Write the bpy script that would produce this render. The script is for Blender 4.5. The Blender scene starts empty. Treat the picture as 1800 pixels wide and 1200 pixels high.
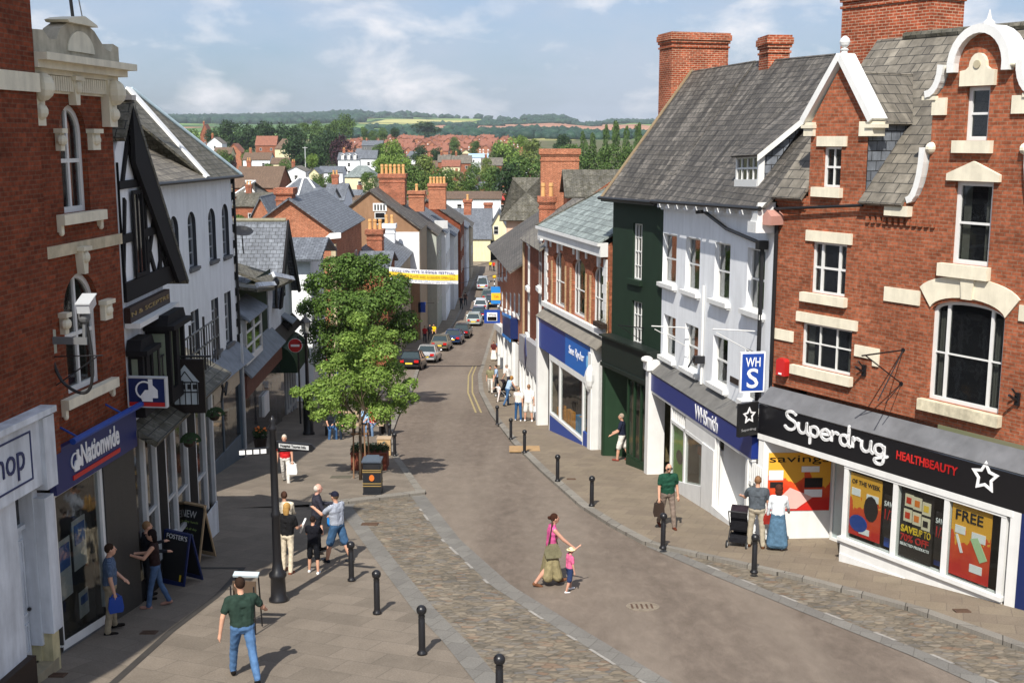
import bpy, bmesh, math, random
import numpy as np
from mathutils import Vector, Matrix, Euler
from mathutils.geometry import tessellate_polygon
random.seed(11); np.random.seed(11)
R=math.radians; PI=math.pi
sc=bpy.context.scene; C=sc.collection
# ---------------------------------------------------------------- survey of the place (camera at the origin, looking along +y)
F_=2050.; PT=math.atan(360/F_); SP,CP=math.sin(PT),math.cos(PT)
def zg(y):
    if y<90: return -(6.57+.126*y)
    if y<150:
        t=(y-90)/60.
        return -17.91-7.56*(t-t*t/2)
    if y<460: return -21.69
    pts=[(460,-21.69),(800,-17),(1150,-8),(1800,4),(2500,20),(3300,36),(4500,62),(5600,78),(7000,80)]
    for (a,b),(c,d) in zip(pts,pts[1:]):
        if y<=c: return b+(d-b)*(y-a)/(c-a)
    return 80.
def ray(px,py):
    u=(px-900)/F_; v=(py-600)/F_
    return (u,CP-v*SP,-SP-v*CP)
def P(px,py,D):
    r=ray(px,py); k=D/r[1]; return Vector((r[0]*k,D,r[2]*k))
def G(px,py):
    r=ray(px,py); lo,hi=1.,7000.
    for _ in range(50):
        m=(lo+hi)/2
        if r[2]/r[1]*m>zg(m): lo=m
        else: hi=m
    return P(px,py,lo)
# ---------------------------------------------------------------- objects
def tag(o,label=None,cat=None,group=None,kind=None):
    if label: o['label']=label
    if cat: o['category']=cat
    if group: o['group']=group
    if kind: o['kind']=kind
    return o
def empty(name,loc,rz=0):
    o=bpy.data.objects.new(name,None); C.objects.link(o); o.location=loc; o.rotation_euler=(0,0,rz); o.empty_display_size=.2
    return o
def copy_tree(o,parent=None):
    c=o.copy(); C.objects.link(c)
    if parent is not None: c.parent=parent
    for ch in list(o.children): copy_tree(ch,c)
    return c
def obj(name,me,parent=None):
    o=bpy.data.objects.new(name,me); C.objects.link(o)
    if parent is not None: o.parent=parent
    return o
class MB:
    def __init__(s,k=0): s.v=[];s.f=[];s.m=[];s.c=0;s.k=k
    def add(s,vs,fs,c=None):
        b=len(s.v); s.v+= [tuple(p) for p in vs]; s.f+=[tuple(i+b for i in f) for f in fs]; s.m+=[s.c if c is None else c]*len(fs); return s
    def box(s,x0,x1,y0,y1,z0,z1,c=None):
        return s.add([(x0,y0,z0),(x1,y0,z0),(x1,y1,z0),(x0,y1,z0),(x0,y0,z1),(x1,y0,z1),(x1,y1,z1),(x0,y1,z1)],
          [(0,3,2,1),(4,5,6,7),(0,1,5,4),(1,2,6,5),(2,3,7,6),(3,0,4,7)],c)
    def poly(s,pts,c=None): return s.add(pts,[tuple(range(len(pts)))],c)
    def slab(s,pts,t,c=None):
        p=[Vector(q) for q in pts]; n=(p[1]-p[0]).cross(p[-1]-p[0]).normalized()
        if n.z<0: n=-n
        q=[a-n*t for a in p]; L=len(p)
        s.add(p+q,[tuple(range(L)),tuple(range(2*L-1,L-1,-1))]+[(i,i+L,(i+1)%L+L,(i+1)%L) for i in range(L)],c); return s
    def prism(s,pts,y0,y1,c=None):   # polygon in the (x,z) plane, extruded along y
        L=len(pts); tri=tessellate_polygon([[Vector((a,b,0)) for a,b in pts]])
        vs=[(a,y0,b) for a,b in pts]+[(a,y1,b) for a,b in pts]
        s.add(vs,[t for t in tri]+[tuple(i+L for i in t) for t in tri]+[(i,i+L,(i+1)%L+L,(i+1)%L) for i in range(L)],c); return s
    def ring(s,out,inn,y0,y1,c=None):
        L=len(out); vs=[(a,y0,b) for a,b in out]+[(a,y0,b) for a,b in inn]+[(a,y1,b) for a,b in out]+[(a,y1,b) for a,b in inn]
        fs=[]
        for i in range(L):
            j=(i+1)%L; fs+=[(i,j,L+j,L+i),(2*L+i,3*L+i,3*L+j,2*L+j),(i,2*L+i,2*L+j,j),(L+i,L+j,3*L+j,3*L+i)]
        return s.add(vs,fs,c)
    def tube(s,p0,p1,r0,r1=None,n=8,c=None,cap=True):
        r1=r0 if r1 is None else r1; p0=Vector(p0);p1=Vector(p1); d=(p1-p0).normalized()
        a=d.orthogonal().normalized(); b=d.cross(a); vs=[]
        for p,r in ((p0,r0),(p1,r1)):
            for i in range(n):
                t=2*PI*i/n; vs.append(p+a*(r*math.cos(t))+b*(r*math.sin(t)))
        fs=[(i,(i+1)%n,n+(i+1)%n,n+i) for i in range(n)]
        if cap: fs+=[tuple(range(n-1,-1,-1)),tuple(range(n,2*n))]
        return s.add(vs,fs,c)
    def path(s,pts,r,n=6,c=None):
        for a,b in zip(pts,pts[1:]): s.tube(a,b,r,r,n,c)
        return s
    def lathe(s,prof,n=16,cx=0,cy=0,c=None):
        vs=[];L=len(prof)
        for r,z in prof:
            for i in range(n):
                t=2*PI*i/n; vs.append((cx+r*math.cos(t),cy+r*math.sin(t),z))
        fs=[(j*n+i,j*n+(i+1)%n,(j+1)*n+(i+1)%n,(j+1)*n+i) for j in range(L-1) for i in range(n)]
        fs+=[tuple(range(n-1,-1,-1)),tuple((L-1)*n+i for i in range(n))]
        return s.add(vs,fs,c)
    def ell(s,c0,r,nu=10,nv=7,c=None):
        vs=[];fs=[]
        for j in range(nv+1):
            ph=PI*j/nv
            for i in range(nu):
                t=2*PI*i/nu; vs.append((c0[0]+r[0]*math.sin(ph)*math.cos(t),c0[1]+r[1]*math.sin(ph)*math.sin(t),c0[2]+r[2]*math.cos(ph)))
        for j in range(nv):
            for i in range(nu): fs.append((j*nu+i,(j+1)*nu+i,(j+1)*nu+(i+1)%nu,j*nu+(i+1)%nu))
        return s.add(vs,fs,c)
    def mesh(s,name,mats,smooth=False,uv=True):
        me=bpy.data.meshes.new(name)
        v=[(a,b,c+s.k*a) for a,b,c in s.v] if s.k else s.v
        me.from_pydata(v,[],s.f)
        if not isinstance(mats,(list,tuple)): mats=[mats]
        for m in mats: me.materials.append(m)
        if len(mats)>1: me.polygons.foreach_set('material_index',[min(i,len(mats)-1) for i in s.m])
        if smooth: me.polygons.foreach_set('use_smooth',[True]*len(s.f))
        me.update()
        if uv:
            ul=me.uv_layers.new(name='UVMap').data
            for p in me.polygons:
                n=p.normal
                if abs(n.z)>.97: t=Vector((1,0,0)); b=Vector((0,1,0))
                else:
                    t=Vector((-n.y,n.x,0)).normalized(); b=n.cross(t)
                for li in p.loop_indices:
                    q=me.vertices[me.loops[li].vertex_index].co; ul[li].uv=(q.dot(t)+3.3,q.dot(b)+7.1)
        return me
    def build(s,name,mats,parent=None,smooth=False,uv=True): return obj(name,s.mesh(name,mats,smooth,uv),parent)
SPLIT={'curtain','brick_cornice','kneeler','pilaster','sill','lintel','buff_jamb','keystone','stone_band','poster_panel','poster_picture','white_strip','stone_blocks','gable_coping','corner_stones','scroll_bracket','impost','plinth','canvas_board','dormer_cheek','sign_bracket','stall_riser','display_goods','barge_board','verge','window_display'}
def split(m):
    "separate the pieces of a mesh whose bounding boxes do not touch"
    n=len(m.v); pa=list(range(n))
    def fd(i):
        while pa[i]!=i: pa[i]=pa[pa[i]]; i=pa[i]
        return i
    for f in m.f:
        for j in f[1:]: pa[fd(j)]=fd(f[0])
    bb={}
    for i in range(n):
        r=fd(i); p=m.v[i]; b=bb.setdefault(r,[list(p),list(p)])
        for k in range(3): b[0][k]=min(b[0][k],p[k]); b[1][k]=max(b[1][k],p[k])
    ks=list(bb); gp={k:k for k in ks}
    def gf(k):
        while gp[k]!=k: k=gp[k]
        return k
    for a in range(len(ks)):
        for c in range(a):
            A,B=bb[ks[a]],bb[ks[c]]
            if all(A[0][k]-.02<=B[1][k] and B[0][k]-.02<=A[1][k] for k in range(3)): gp[gf(ks[a])]=gf(ks[c])
    out={}
    for f,mi in zip(m.f,m.m): out.setdefault(gf(fd(f[0])),[]).append((f,mi))
    res=[]
    for fs in out.values():
        q=MB(m.k); mp={}
        for f,mi in fs:
            for i in f:
                if i not in mp: mp[i]=len(q.v); q.v.append(m.v[i])
            q.f.append(tuple(mp[i] for i in f)); q.m.append(mi)
        res.append(q)
    return res
def arcpts(c,z,w,h,a0,a1,n): return [(c+w*math.cos(R(a0+(a1-a0)*i/n)),z+h*math.sin(R(a0+(a1-a0)*i/n))) for i in range(n+1)]
class Bld:
    """a house front: local x runs along the front, y into the house, z up; origin on the ground at A"""
    def __init__(s,name,label,cat,A,B,k=0,zb=None,group=None):
        dx,dy=B[0]-A[0],B[1]-A[1]; s.L=math.hypot(dx,dy); s.d=(dx/s.L,dy/s.L); s.A=A; s.k=k
        s.zb=min(zg(A[1]),zg(B[1])) if zb is None else zb
        s.root=empty(name,(A[0],A[1],s.zb),math.atan2(dy,dx)); tag(s.root,label,cat,group); s.holes=[]
    def q(s,px,py,n=0):
        dx,dy=s.d; ax,ay=s.A[0]-dy*n,s.A[1]+dx*n; r=ray(px,py)
        k=(ax*dy-ay*dx)/(r[0]*dy-r[1]*dx); x,y,z=r[0]*k,r[1]*k,r[2]*k
        t=(x-ax)*dx+(y-ay)*dy; return t,z-s.zb-s.k*t
    def r(s,xl,yt,yb,xr,n=0):
        ym=(yt+yb)/2; s0=s.q(xl,ym,n)[0]; s1=s.q(xr,ym,n)[0]
        return s0,s1,s.q(xl,yb,n)[1],s.q(xl,yt,n)[1]
    def w(s,x,y,z): # local to world
        return Vector((s.A[0]+s.d[0]*x-s.d[1]*y,s.A[1]+s.d[1]*x+s.d[0]*y,s.zb+z+s.k*x))
    def mb(s): return MB(s.k)
    def add(s,name,m,mat,parent=None,smooth=False):
        if name in SPLIT:
            g=split(m)
            if len(g)>1: return [q.build(name,mat,parent or s.root,smooth) for q in g][0]
        return m.build(name,mat,parent or s.root,smooth)
    def box(s,name,mat,a,parent=None): return s.add(name,s.mb().box(*a),mat,parent)
    def win(s,rc,fm,nx=2,nz=2,d=.13,fw=.055,bar=.03,rise=0,sill=None,lint=None,curt=None,glass=None,hole=True,name='window',y0=0,xs=None,zs=None,sm=None,lm=None):
        a,b_,c,e=rc if len(rc)==4 else s.r(*rc[1:])
        cx=(a+b_)/2; w=(b_-a)/2
        def outl(i=0):
            if rise: return [(a+i,c+i),(b_-i,c+i)]+arcpts(cx,e-rise,w-i,rise-i,0,180,12)
            return [(a+i,c+i),(b_-i,c+i),(b_-i,e-i),(a+i,e-i)]
        if hole: s.holes.append(outl())
        m=s.mb(); m.ring(outl(),outl(fw),y0+d-.04,y0+d+.03)
        for t in (xs if xs is not None else [i/nx for i in range(1,nx)]):
            x=a+(b_-a)*t; tb=bar*(2.2 if xs is not None else 1)
            zt=e-fw if not rise else e-rise+rise*math.sqrt(max(0,1-((x-cx)/w)**2))-fw*.6
            m.box(x-tb/2,x+tb/2,y0+d-.035,y0+d+.025,c+fw,zt)
        for t in (zs if zs is not None else [i/nz for i in range(1,nz)]):
            z=c+(e-c)*t; tb=bar*(1.6 if abs(t-.5)<.01 else 1)
            m.box(a+fw,b_-fw,y0+d-.033,y0+d+.022,z-tb/2,z+tb/2)
        fr=s.add(name,m,fm)
        s.add('pane',s.mb().prism(outl(fw*.5),y0+d+.003,y0+d+.012),glass or GLASS,fr)
        if curt:
            m=s.mb(); cwid=(b_-a)*curt
            for x0,x1 in ((a+fw,a+cwid),(b_-cwid,b_-fw)):
                n=8; vs=[];fs=[]
                for i in range(n+1):
                    x=x0+(x1-x0)*i/n; yy=y0+d+.09+.03*(i%2); vs+=[(x,yy,c+.02),(x,yy,e-rise-.02)]
                fs=[(2*i,2*i+2,2*i+3,2*i+1) for i in range(n)]; m.add(vs,fs)
            s.add('curtain',m,CURT,fr)
        if sill:
            h,o,pr=sill; s.add('sill',s.mb().box(a-o,b_+o,-pr,d-.041,c-h,c-.002).box(a-o+.03,b_+o-.03,-pr*.6,-.003,c-h-.05,c-h-.002),sm or STONE,fr)
        if lint:
            h,o,pr=lint; s.add('lintel',s.mb().box(a-o,b_+o,-pr,.05,e+.003,e+h),lm or STONE,fr)
        return fr
    def wall(s,outline,mat,rev=.16,name='wall',y=0,extra=None,side=None,parent=None):
        m=s.mb(); loops=[[Vector((p[0],p[1],0)) for p in outline]]+[[Vector((p[0],p[1],0)) for p in h] for h in s.holes]
        flat=[p for l in loops for p in l]; tri=tessellate_polygon(loops)
        m.add([(p.x,y,p.y) for p in flat],list(tri))
        for h in s.holes:
            L=len(h); m.add([(p[0],y,p[1]) for p in h]+[(p[0],y+rev,p[1]) for p in h],[(i,(i+1)%L,L+(i+1)%L,L+i) for i in range(L)],1 if extra else 0)
        for sd in side or []: m.poly([(sd[0],a,b) for a,b in sd[1]])
        o=s.add(name,m,[mat]+([extra] if extra else []),parent); s.holes=[]; return o
    def text(s,t,s0,s1,z0,z1,y,mat,parent=None,ext=.012,off=.0,name='lettering',slant=0):
        cu=bpy.data.curves.new(name,'FONT'); cu.body=t; cu.extrude=.02; cu.offset=off; cu.resolution_u=3
        o=bpy.data.objects.new(name,cu); C.objects.link(o); dg=bpy.context.evaluated_depsgraph_get()
        me=bpy.data.meshes.new_from_object(o.evaluated_get(dg)); C.objects.unlink(o); bpy.data.objects.remove(o)
        co=np.empty(len(me.vertices)*3); me.vertices.foreach_get('co',co); co=co.reshape(-1,3)
        mn,mx=co.min(0),co.max(0); u=(co-mn)/np.maximum(mx-mn,1e-6)
        out=np.empty_like(co); out[:,0]=s0+(s1-s0)*u[:,0]+slant*u[:,1]; out[:,2]=z0+(z1-z0)*u[:,1]+s.k*out[:,0]; out[:,1]=y-ext*u[:,2]
        me.vertices.foreach_set('co',out.ravel()); me.materials.clear(); me.materials.append(mat)
        for p in me.polygons: p.material_index=0
        me.update(); return obj(name,me,parent or s.root)
# ---------------------------------------------------------------- materials
def lin(c): return tuple((x/12.92 if x<=.04045 else ((x+.055)/1.055)**2.4) for x in c)
def hx(s): return lin(tuple(int(s[i:i+2],16)/255 for i in (0,2,4)))+(1,)
class NT:
    def __init__(s,name,rough=.8,spec=.3):
        s.m=bpy.data.materials.new(name); s.m.use_nodes=True; s.t=s.m.node_tree; s.b=s.t.nodes['Principled BSDF']
        s.b.inputs['Roughness'].default_value=rough; s.b.inputs['Specular IOR Level'].default_value=spec
    def n(s,ty,**kw):
        nd=s.t.nodes.new('ShaderNode'+ty)
        for k,v in kw.items():
            if k.startswith('_'): setattr(nd,k[1:],v)
            else:
                key=int(k[1:]) if k[0]=='i' and k[1:].isdigit() else k.replace('_',' ')
                if isinstance(v,bpy.types.NodeSocket): s.t.links.new(v,nd.inputs[key])
                else: nd.inputs[key].default_value=v
        return nd
    def mix(s,f,a,b,ty='MIX'):
        nd=s.t.nodes.new('ShaderNodeMix'); nd.data_type='RGBA'; nd.blend_type=ty
        for i,v in ((0,f),(6,a),(7,b)):
            if isinstance(v,bpy.types.NodeSocket): s.t.links.new(v,nd.inputs[i])
            else: nd.inputs[i].default_value=v
        return nd.outputs[2]
    def ramp(s,fac,stops):
        nd=s.t.nodes.new('ShaderNodeValToRGB'); s.t.links.new(fac,nd.inputs[0]); e=nd.color_ramp.elements
        while len(e)<len(stops): e.new(.5)
        for i,(p,c) in enumerate(stops): e[i].position=p; e[i].color=c if len(c)==4 else tuple(c)+(1,)
        return nd.outputs[0]
    def noise(s,sc_,det=4,vec=None,rough=.6,dist=0):
        kw=dict(Scale=sc_,Detail=det,Roughness=rough,Distortion=dist)
        if vec is not None: kw['Vector']=vec
        return s.n('TexNoise',**kw).outputs[0]
    def uv(s,sx=1,sy=1):
        t=s.n('TexCoord'); return s.n('Mapping',Vector=t.outputs['UV'],Scale=(sx,sy,1)).outputs[0]
    def ob(s,sx=1,sy=1,sz=1):
        t=s.n('TexCoord'); return s.n('Mapping',Vector=t.outputs['Object'],Scale=(sx,sy,sz)).outputs[0]
    def col(s,c): 
        if isinstance(c,bpy.types.NodeSocket): s.t.links.new(c,s.b.inputs['Base Color'])
        else: s.b.inputs['Base Color'].default_value=c
        return s
    def bump(s,h,st=.3,d=.01):
        b=s.n('Bump',Height=h,Strength=st,Distance=d); s.t.links.new(b.outputs[0],s.b.inputs['Normal']); return s
def g4(v): return (v,v,v,1)
def scl(c,f): return (min(1,c[0]*f),min(1,c[1]*f),min(1,c[2]*f),1)
def brick(name,c1,c2,mort,bw=.225,rh=.075,ms=.009,dirt=.5,stain=None):
    n=NT(name,.9,.15); u=n.uv()
    t=n.n('TexBrick',Vector=u,Color1=c1,Color2=c2,Mortar=mort,Scale=1,Mortar_Size=ms,Mortar_Smooth=.2,Bias=0,Brick_Width=bw,Row_Height=rh)
    a=n.ramp(n.noise(9,3,u),[(.35,g4(.72)),(.65,g4(1.25))]); c=n.mix(.9,t.outputs[0],a,'MULTIPLY')
    a2=n.ramp(n.noise(.7,5,u,.65,.4),[(.3,g4(1-dirt*.6)),(.55,g4(1)),(.8,g4(1+dirt*.3))]); c=n.mix(1,c,a2,'MULTIPLY')
    a3=n.ramp(n.noise(3.1,3,n.uv(1,.25),.6),[(.55,g4(0)),(.75,g4(.35))]); c=n.mix(a3,c,stain or scl(c1,.45))
    # odd bricks, replaced in paler or darker ones
    v=n.n('TexVoronoi',Vector=n.uv(4.44,13.3),Scale=1.0,Randomness=.3); a4=n.ramp(v.outputs[1],[(.0,g4(.62)),(.25,g4(1)),(.8,g4(1.05)),(1,g4(1.5))]); c=n.mix(.55,c,a4,'MULTIPLY')
    n.col(c).bump(t.outputs[1],.25,-.006); return n.m
def slate(name,c1,c2,gap=(.02,.02,.02,1),bw=.3,rh=.2,moss=None,ml=.5,rough=.7,streak=.5):
    n=NT(name,rough,.35); u=n.uv()
    t=n.n('TexBrick',Vector=u,Color1=c1,Color2=c2,Mortar=gap,Scale=1,Mortar_Size=.012,Mortar_Smooth=.3,Bias=0,Brick_Width=bw,Row_Height=rh)
    c=n.mix(.9,t.outputs[0],n.ramp(n.noise(5,4,u),[(.3,g4(.7)),(.7,g4(1.35))]),'MULTIPLY')
    c=n.mix(streak,c,n.ramp(n.noise(2.2,4,n.uv(1.3,.16),.6),[(.34,g4(.5)),(.5,g4(.95)),(.68,g4(1.9))]),'MULTIPLY')
    if moss: c=n.mix(n.ramp(n.noise(2.6,6,u,.75,.5),[(ml,g4(0)),(ml+.14,g4(.85))]),c,moss)
    # each course overlaps the one below: a saw profile up the slope
    sx=n.n('SeparateXYZ',Vector=n.uv(1,1/rh)); fr=n.n('Math',_operation='FRACT',i0=sx.outputs[1]); 
    iv=n.n('Math',_operation='SUBTRACT',i0=1.0,i1=fr.outputs[0]); mu=n.n('Math',_operation='ADD',i0=iv.outputs[0],i1=n.n('Math',_operation='MULTIPLY',i0=n.noise(3,3,u),i1=.8).outputs[0])
    n.col(c).bump(mu.outputs[0],.6,.02); return n.m
def plain(name,c,rough=.7,var=.2,sc_=3,spec=.3,streak=.25,bump=.0):
    n=NT(name,rough,spec); o=n.ob(); k=n.mix(var,c,n.ramp(n.noise(sc_,5,o),[(.3,g4(.55)),(.7,g4(1.3))]),'MULTIPLY')
    if streak: k=n.mix(streak,k,n.ramp(n.noise(2.3,5,n.ob(1.5,1.5,.22),.6),[(.35,g4(.55)),(.6,g4(1.1))]),'MULTIPLY')
    n.col(k)
    if bump: n.bump(n.noise(40,3,o),bump,.01)
    return n.m
def flat(name,c,rough=.6,spec=.3,metal=0):
    n=NT(name,rough,spec); n.col(n.mix(.15,c,n.ramp(n.noise(14,3,n.ob()),[(.3,g4(.75)),(.7,g4(1.2))]),'MULTIPLY')); n.b.inputs['Metallic'].default_value=metal; return n.m
def glassm(name,tint,tr,rough=.03):
    n=NT(name,rough,.5); n.col(tint)
    gl=n.t.nodes.new('ShaderNodeBsdfTransparent'); gl.inputs[0].default_value=(.9,.93,.92,1)
    gs=n.t.nodes.new('ShaderNodeBsdfGlossy'); gs.inputs['Roughness'].default_value=rough
    lw=n.n('LayerWeight',Blend=.5); pw=n.n('Math',_operation='POWER',i0=lw.outputs[1],i1=4.0); ad=n.n('Math',_operation='MULTIPLY_ADD',i0=pw.outputs[0],i1=.5,i2=.03)
    m1=n.t.nodes.new('ShaderNodeMixShader'); m2=n.t.nodes.new('ShaderNodeMixShader'); m1.inputs[0].default_value=tr
    wav=n.n('Bump',Height=n.noise(1.6,2,n.ob()),Strength=.08,Distance=.1); n.t.links.new(wav.outputs[0],gs.inputs['Normal'])
    n.t.links.new(n.b.outputs[0],m1.inputs[1]); n.t.links.new(gl.outputs[0],m1.inputs[2])
    n.t.links.new(ad.outputs[0],m2.inputs[0]); n.t.links.new(m1.outputs[0],m2.inputs[1]); n.t.links.new(gs.outputs[0],m2.inputs[2])
    n.t.links.new(m2.outputs[0],n.t.nodes['Material Output'].inputs[0]); return n.m
GLASS=glassm('window_glass',(.012,.013,.015,1),.6)
SHOPG=glassm('shop_glass',(.02,.02,.02,1),.93)
DARKG=glassm('dark_glass',(.015,.016,.018,1),.0,.06)
CURT=flat('curtain',(.45,.43,.38,1),.9)
STONE=plain('cream_stone',hx('E0D8C2'),.8,.2,4,.2,.3)
WHITE=plain('white_paint',(.74,.74,.72,1),.5,.12,3,.35,.15)
WFR=flat('white_joinery',(.70,.70,.68,1),.4,.4)
GREYW=plain('grey_white_paint',(.55,.56,.56,1),.6,.2)
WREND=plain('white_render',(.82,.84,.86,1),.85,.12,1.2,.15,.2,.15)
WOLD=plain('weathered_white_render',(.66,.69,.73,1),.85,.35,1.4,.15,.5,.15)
BLACK=flat('black_paint',(.012,.012,.013,1),.45,.4)
BLACKM=flat('black_cast_iron',(.012,.012,.014,1),.35,.5)
TIMB=flat('black_timber',(.01,.009,.01,1),.75,.2)
GREEN=plain('dark_green_paint',(.012,.028,.015,1),.7,.25,2,.25,.2)
GREEN2=plain('green_joinery',(.014,.038,.018,1),.5,.2)
NAVY=flat('navy_sign',(.010,.022,.10,1),.4,.4)
BLUE=flat('blue_sign',(.012,.055,.30,1),.4,.4)
LBLUE=flat('light_blue_sign',(.02,.22,.62,1),.4,.4)
RED=flat('red_paint',(.5,.02,.018,1),.45,.4)
YEL=flat('yellow_paint',(.75,.5,.03,1),.5)
GREY=plain('grey_paint',(.14,.145,.15,1),.6,.2)
LEAD=plain('lead_sheet',(.20,.22,.25,1),.55,.45,2.5,.4,.4)
DBROWN=plain('dark_brown_paint',(.035,.022,.016,1),.6,.2)
GOLD=flat('gilt_lettering',(.35,.24,.08,1),.45,.5)
WL=flat('white_lettering',(.82,.82,.82,1),.5)
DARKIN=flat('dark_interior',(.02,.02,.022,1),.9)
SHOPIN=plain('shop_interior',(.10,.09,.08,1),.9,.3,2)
BR1=brick('red_brick',hx('A66044'),hx('864A32'),hx('8A6D59'),dirt=.6)
BR1b=brick('red_brick_gabled',hx('AE4C2E'),hx('88361F'),hx('A58D78'),dirt=.5)
BRL=brick('brown_red_brick',hx('8A452C'),hx('683321'),hx('70503F'),dirt=.5)
BRO=brick('orange_brick',hx('B4694A'),hx('955237'),hx('B79A80'),dirt=.4)
BRC=brick('chimney_brick',hx('AC573A'),hx('884028'),hx('B59A82'),dirt=.8,stain=hx('5A4A3A'))
BRY=brick('buff_brick',hx('C9A878'),hx('B8865A'),hx('C8BBA0'),dirt=.3)
SL1=slate('weathered_slate',hx('615C55'),hx('4A4641'),moss=hx('37332A'),ml=.54,streak=.95)
SL2=slate('brown_grey_slate',hx('767065'),hx('5D5850'),bw=.4,rh=.28,moss=hx('56503F'),ml=.6,streak=.35)
SLM=slate('mossy_slate',hx('6B675C'),hx('57544A'),moss=hx('3B3724'),ml=.48,bw=.3,rh=.22)
SLG=slate('green_grey_slate',hx('868F8C'),hx('6B7371'),bw=.45,rh=.32,moss=hx('5A6258'),ml=.6,streak=.25)
SLB=slate('blue_grey_slate',hx('6E737A'),hx('5C6067'),bw=.3,rh=.22,moss=hx('555247'),ml=.66,streak=.3)
SLBR=slate('brown_tile',hx('7A6350'),hx('655140'),bw=.2,rh=.14,moss=hx('4E4738'),ml=.6,streak=.2)
SLOR=slate('orange_tile',hx('9C6650'),hx('80503E'),bw=.25,rh=.2,moss=hx('6E5240'),ml=.66,streak=.2)
POT=plain('clay_pot',hx('D2A26A'),.8,.3,6)
TAN=plain('tan_render',hx('957459'),.9,.25,.9,.15,.25)
CREAM=plain('cream_render',hx('E3D8B0'),.85,.15,1.5)
PINKR=plain('pinkish_render',hx('DDB9A0'),.85,.15,1.5)
BEIGE=plain('beige_stone_render',hx('A89C88'),.85,.25,1.2)
LILAC=plain('pale_blue_render',hx('C3C3C4'),.85,.2,1.2)
TEAL=plain('grey_green_render',hx('A8ADA4'),.85,.2,1.2)
SKIN=flat('skin',(.55,.30,.20,1),.55,.35)
def clothm(name,c): 
    n=NT(name,.9,.15); n.col(n.mix(.5,c,n.ramp(n.noise(9,3,n.ob()),[(.35,g4(.6)),(.65,g4(1.25))]),'MULTIPLY')); n.bump(n.noise(14,3,n.ob()),.5,.02); return n.m
HAZE=0.00009; EXPO=0.38
# ---------------------------------------------------------------- ground, road, pavements
def ipl(tab,y):
    if y<=tab[0][0]: 
        (a,b),(c,d)=tab[0],tab[1]; return b+(d-b)*(y-a)/(c-a)
    for (a,b),(c,d) in zip(tab,tab[1:]):
        if y<=c: return b+(d-b)*(y-a)/(c-a)
    return tab[-1][1]
def tab(pts): return sorted([(round(g.y,2),g.x) for g in (G(*p) for p in pts)])
KR=tab([(1800,1148),(1600,1075),(1400,1020),(1250,985),(1135,960),(1075,928),(1020,893),(950,830),(900,780),(862,730),(842,690),(840,660),(850,630)])+[(117,-2.4),(150,-1.7),(186,-.4)]
CRo=tab([(1700,1197),(1600,1152),(1400,1072),(1250,1010),(1135,960)])   # channel on the right, road side
SL_=tab([(745,868),(810,950),(900,1030),(1030,1110),(1180,1200)])       # setts / channel on the left
KL=SL_+[(38,-3.35)]+tab([(700,805),(688,770),(700,735),(725,690)])+[(93,-7.4),(120,-7.3),(135,-6.6),(150,-6.3),(186,-5.4)]
SW=tab([(870,1230),(790,1130),(735,1072),(668,985),(620,920),(598,893)])    # paving / setts
DR=tab([(200,1200),(300,1110),(385,1045),(425,1000)])                    # drain line
def samp(y0,y1,st=.8):
    n=max(2,int((y1-y0)/st)); return [y0+(y1-y0)*i/n for i in range(n+1)]
def strip(name,y0,y1,fl,fr,dz,mat,nx=1,st=.8,edge=0,label=None,parent=None,kind='structure'):
    m=MB(); ys=samp(y0,y1,st); vs=[];fs=[]
    for y in ys:
        a,b=fl(y),fr(y)
        for i in range(nx+1): vs.append((a+(b-a)*i/nx,y,zg(y)+dz))
    for j in range(len(ys)-1):
        for i in range(nx): q=j*(nx+1)+i; fs.append((q,q+1,q+nx+2,q+nx+1))
    m.add(vs,fs)
    if edge:
        for side in (fl,fr):
            b=len(m.v); vs=[];fs=[]
            for y in ys: vs+=[(side(y),y,zg(y)+dz),(side(y),y,zg(y)-.02)]
            fs=[(2*i,2*i+2,2*i+3,2*i+1) for i in range(len(ys)-1)]; m.add(vs,fs)
        for y in (y0,y1): m.poly([(fl(y),y,zg(y)+dz),(fr(y),y,zg(y)+dz),(fr(y),y,zg(y)-.02),(fl(y),y,zg(y)-.02)])
    o=m.build(name,mat,parent,uv=False)
    if parent is None and kind: tag(o,kind=kind)
    return o
def tcxy(n,sx,sy,rot=0):
    t=n.n('TexCoord'); return n.n('Mapping',Vector=t.outputs['Object'],Scale=(sx,sy,0),Rotation=(0,0,rot)).outputs[0]
def asphalt():
    n=NT('road_asphalt',.9,.2); o=tcxy(n,1,1)
    c=n.ramp(n.noise(3.0,8,tcxy(n,1,.45),.75,.3),[(.3,hx('62584E')),(.5,hx('6F645A')),(.72,hx('7F7367'))])
    c=n.mix(.55,c,n.ramp(n.noise(.35,5,tcxy(n,1,.5,.3),.6,.6),[(.35,g4(.8)),(.65,g4(1.15))]),'MULTIPLY')
    c=n.mix(n.ramp(n.noise(.5,2,tcxy(n,1,.06,.25),.4),[(.45,g4(0)),(.62,g4(.35))]),c,hx('8F8477'))
    c=n.mix(.4,c,n.ramp(n.noise(60,2,o),[(.35,g4(.6)),(.65,g4(1.4))]),'MULTIPLY')
    n.col(c).bump(n.noise(90,3,o),.3,.01); return n.m
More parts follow.
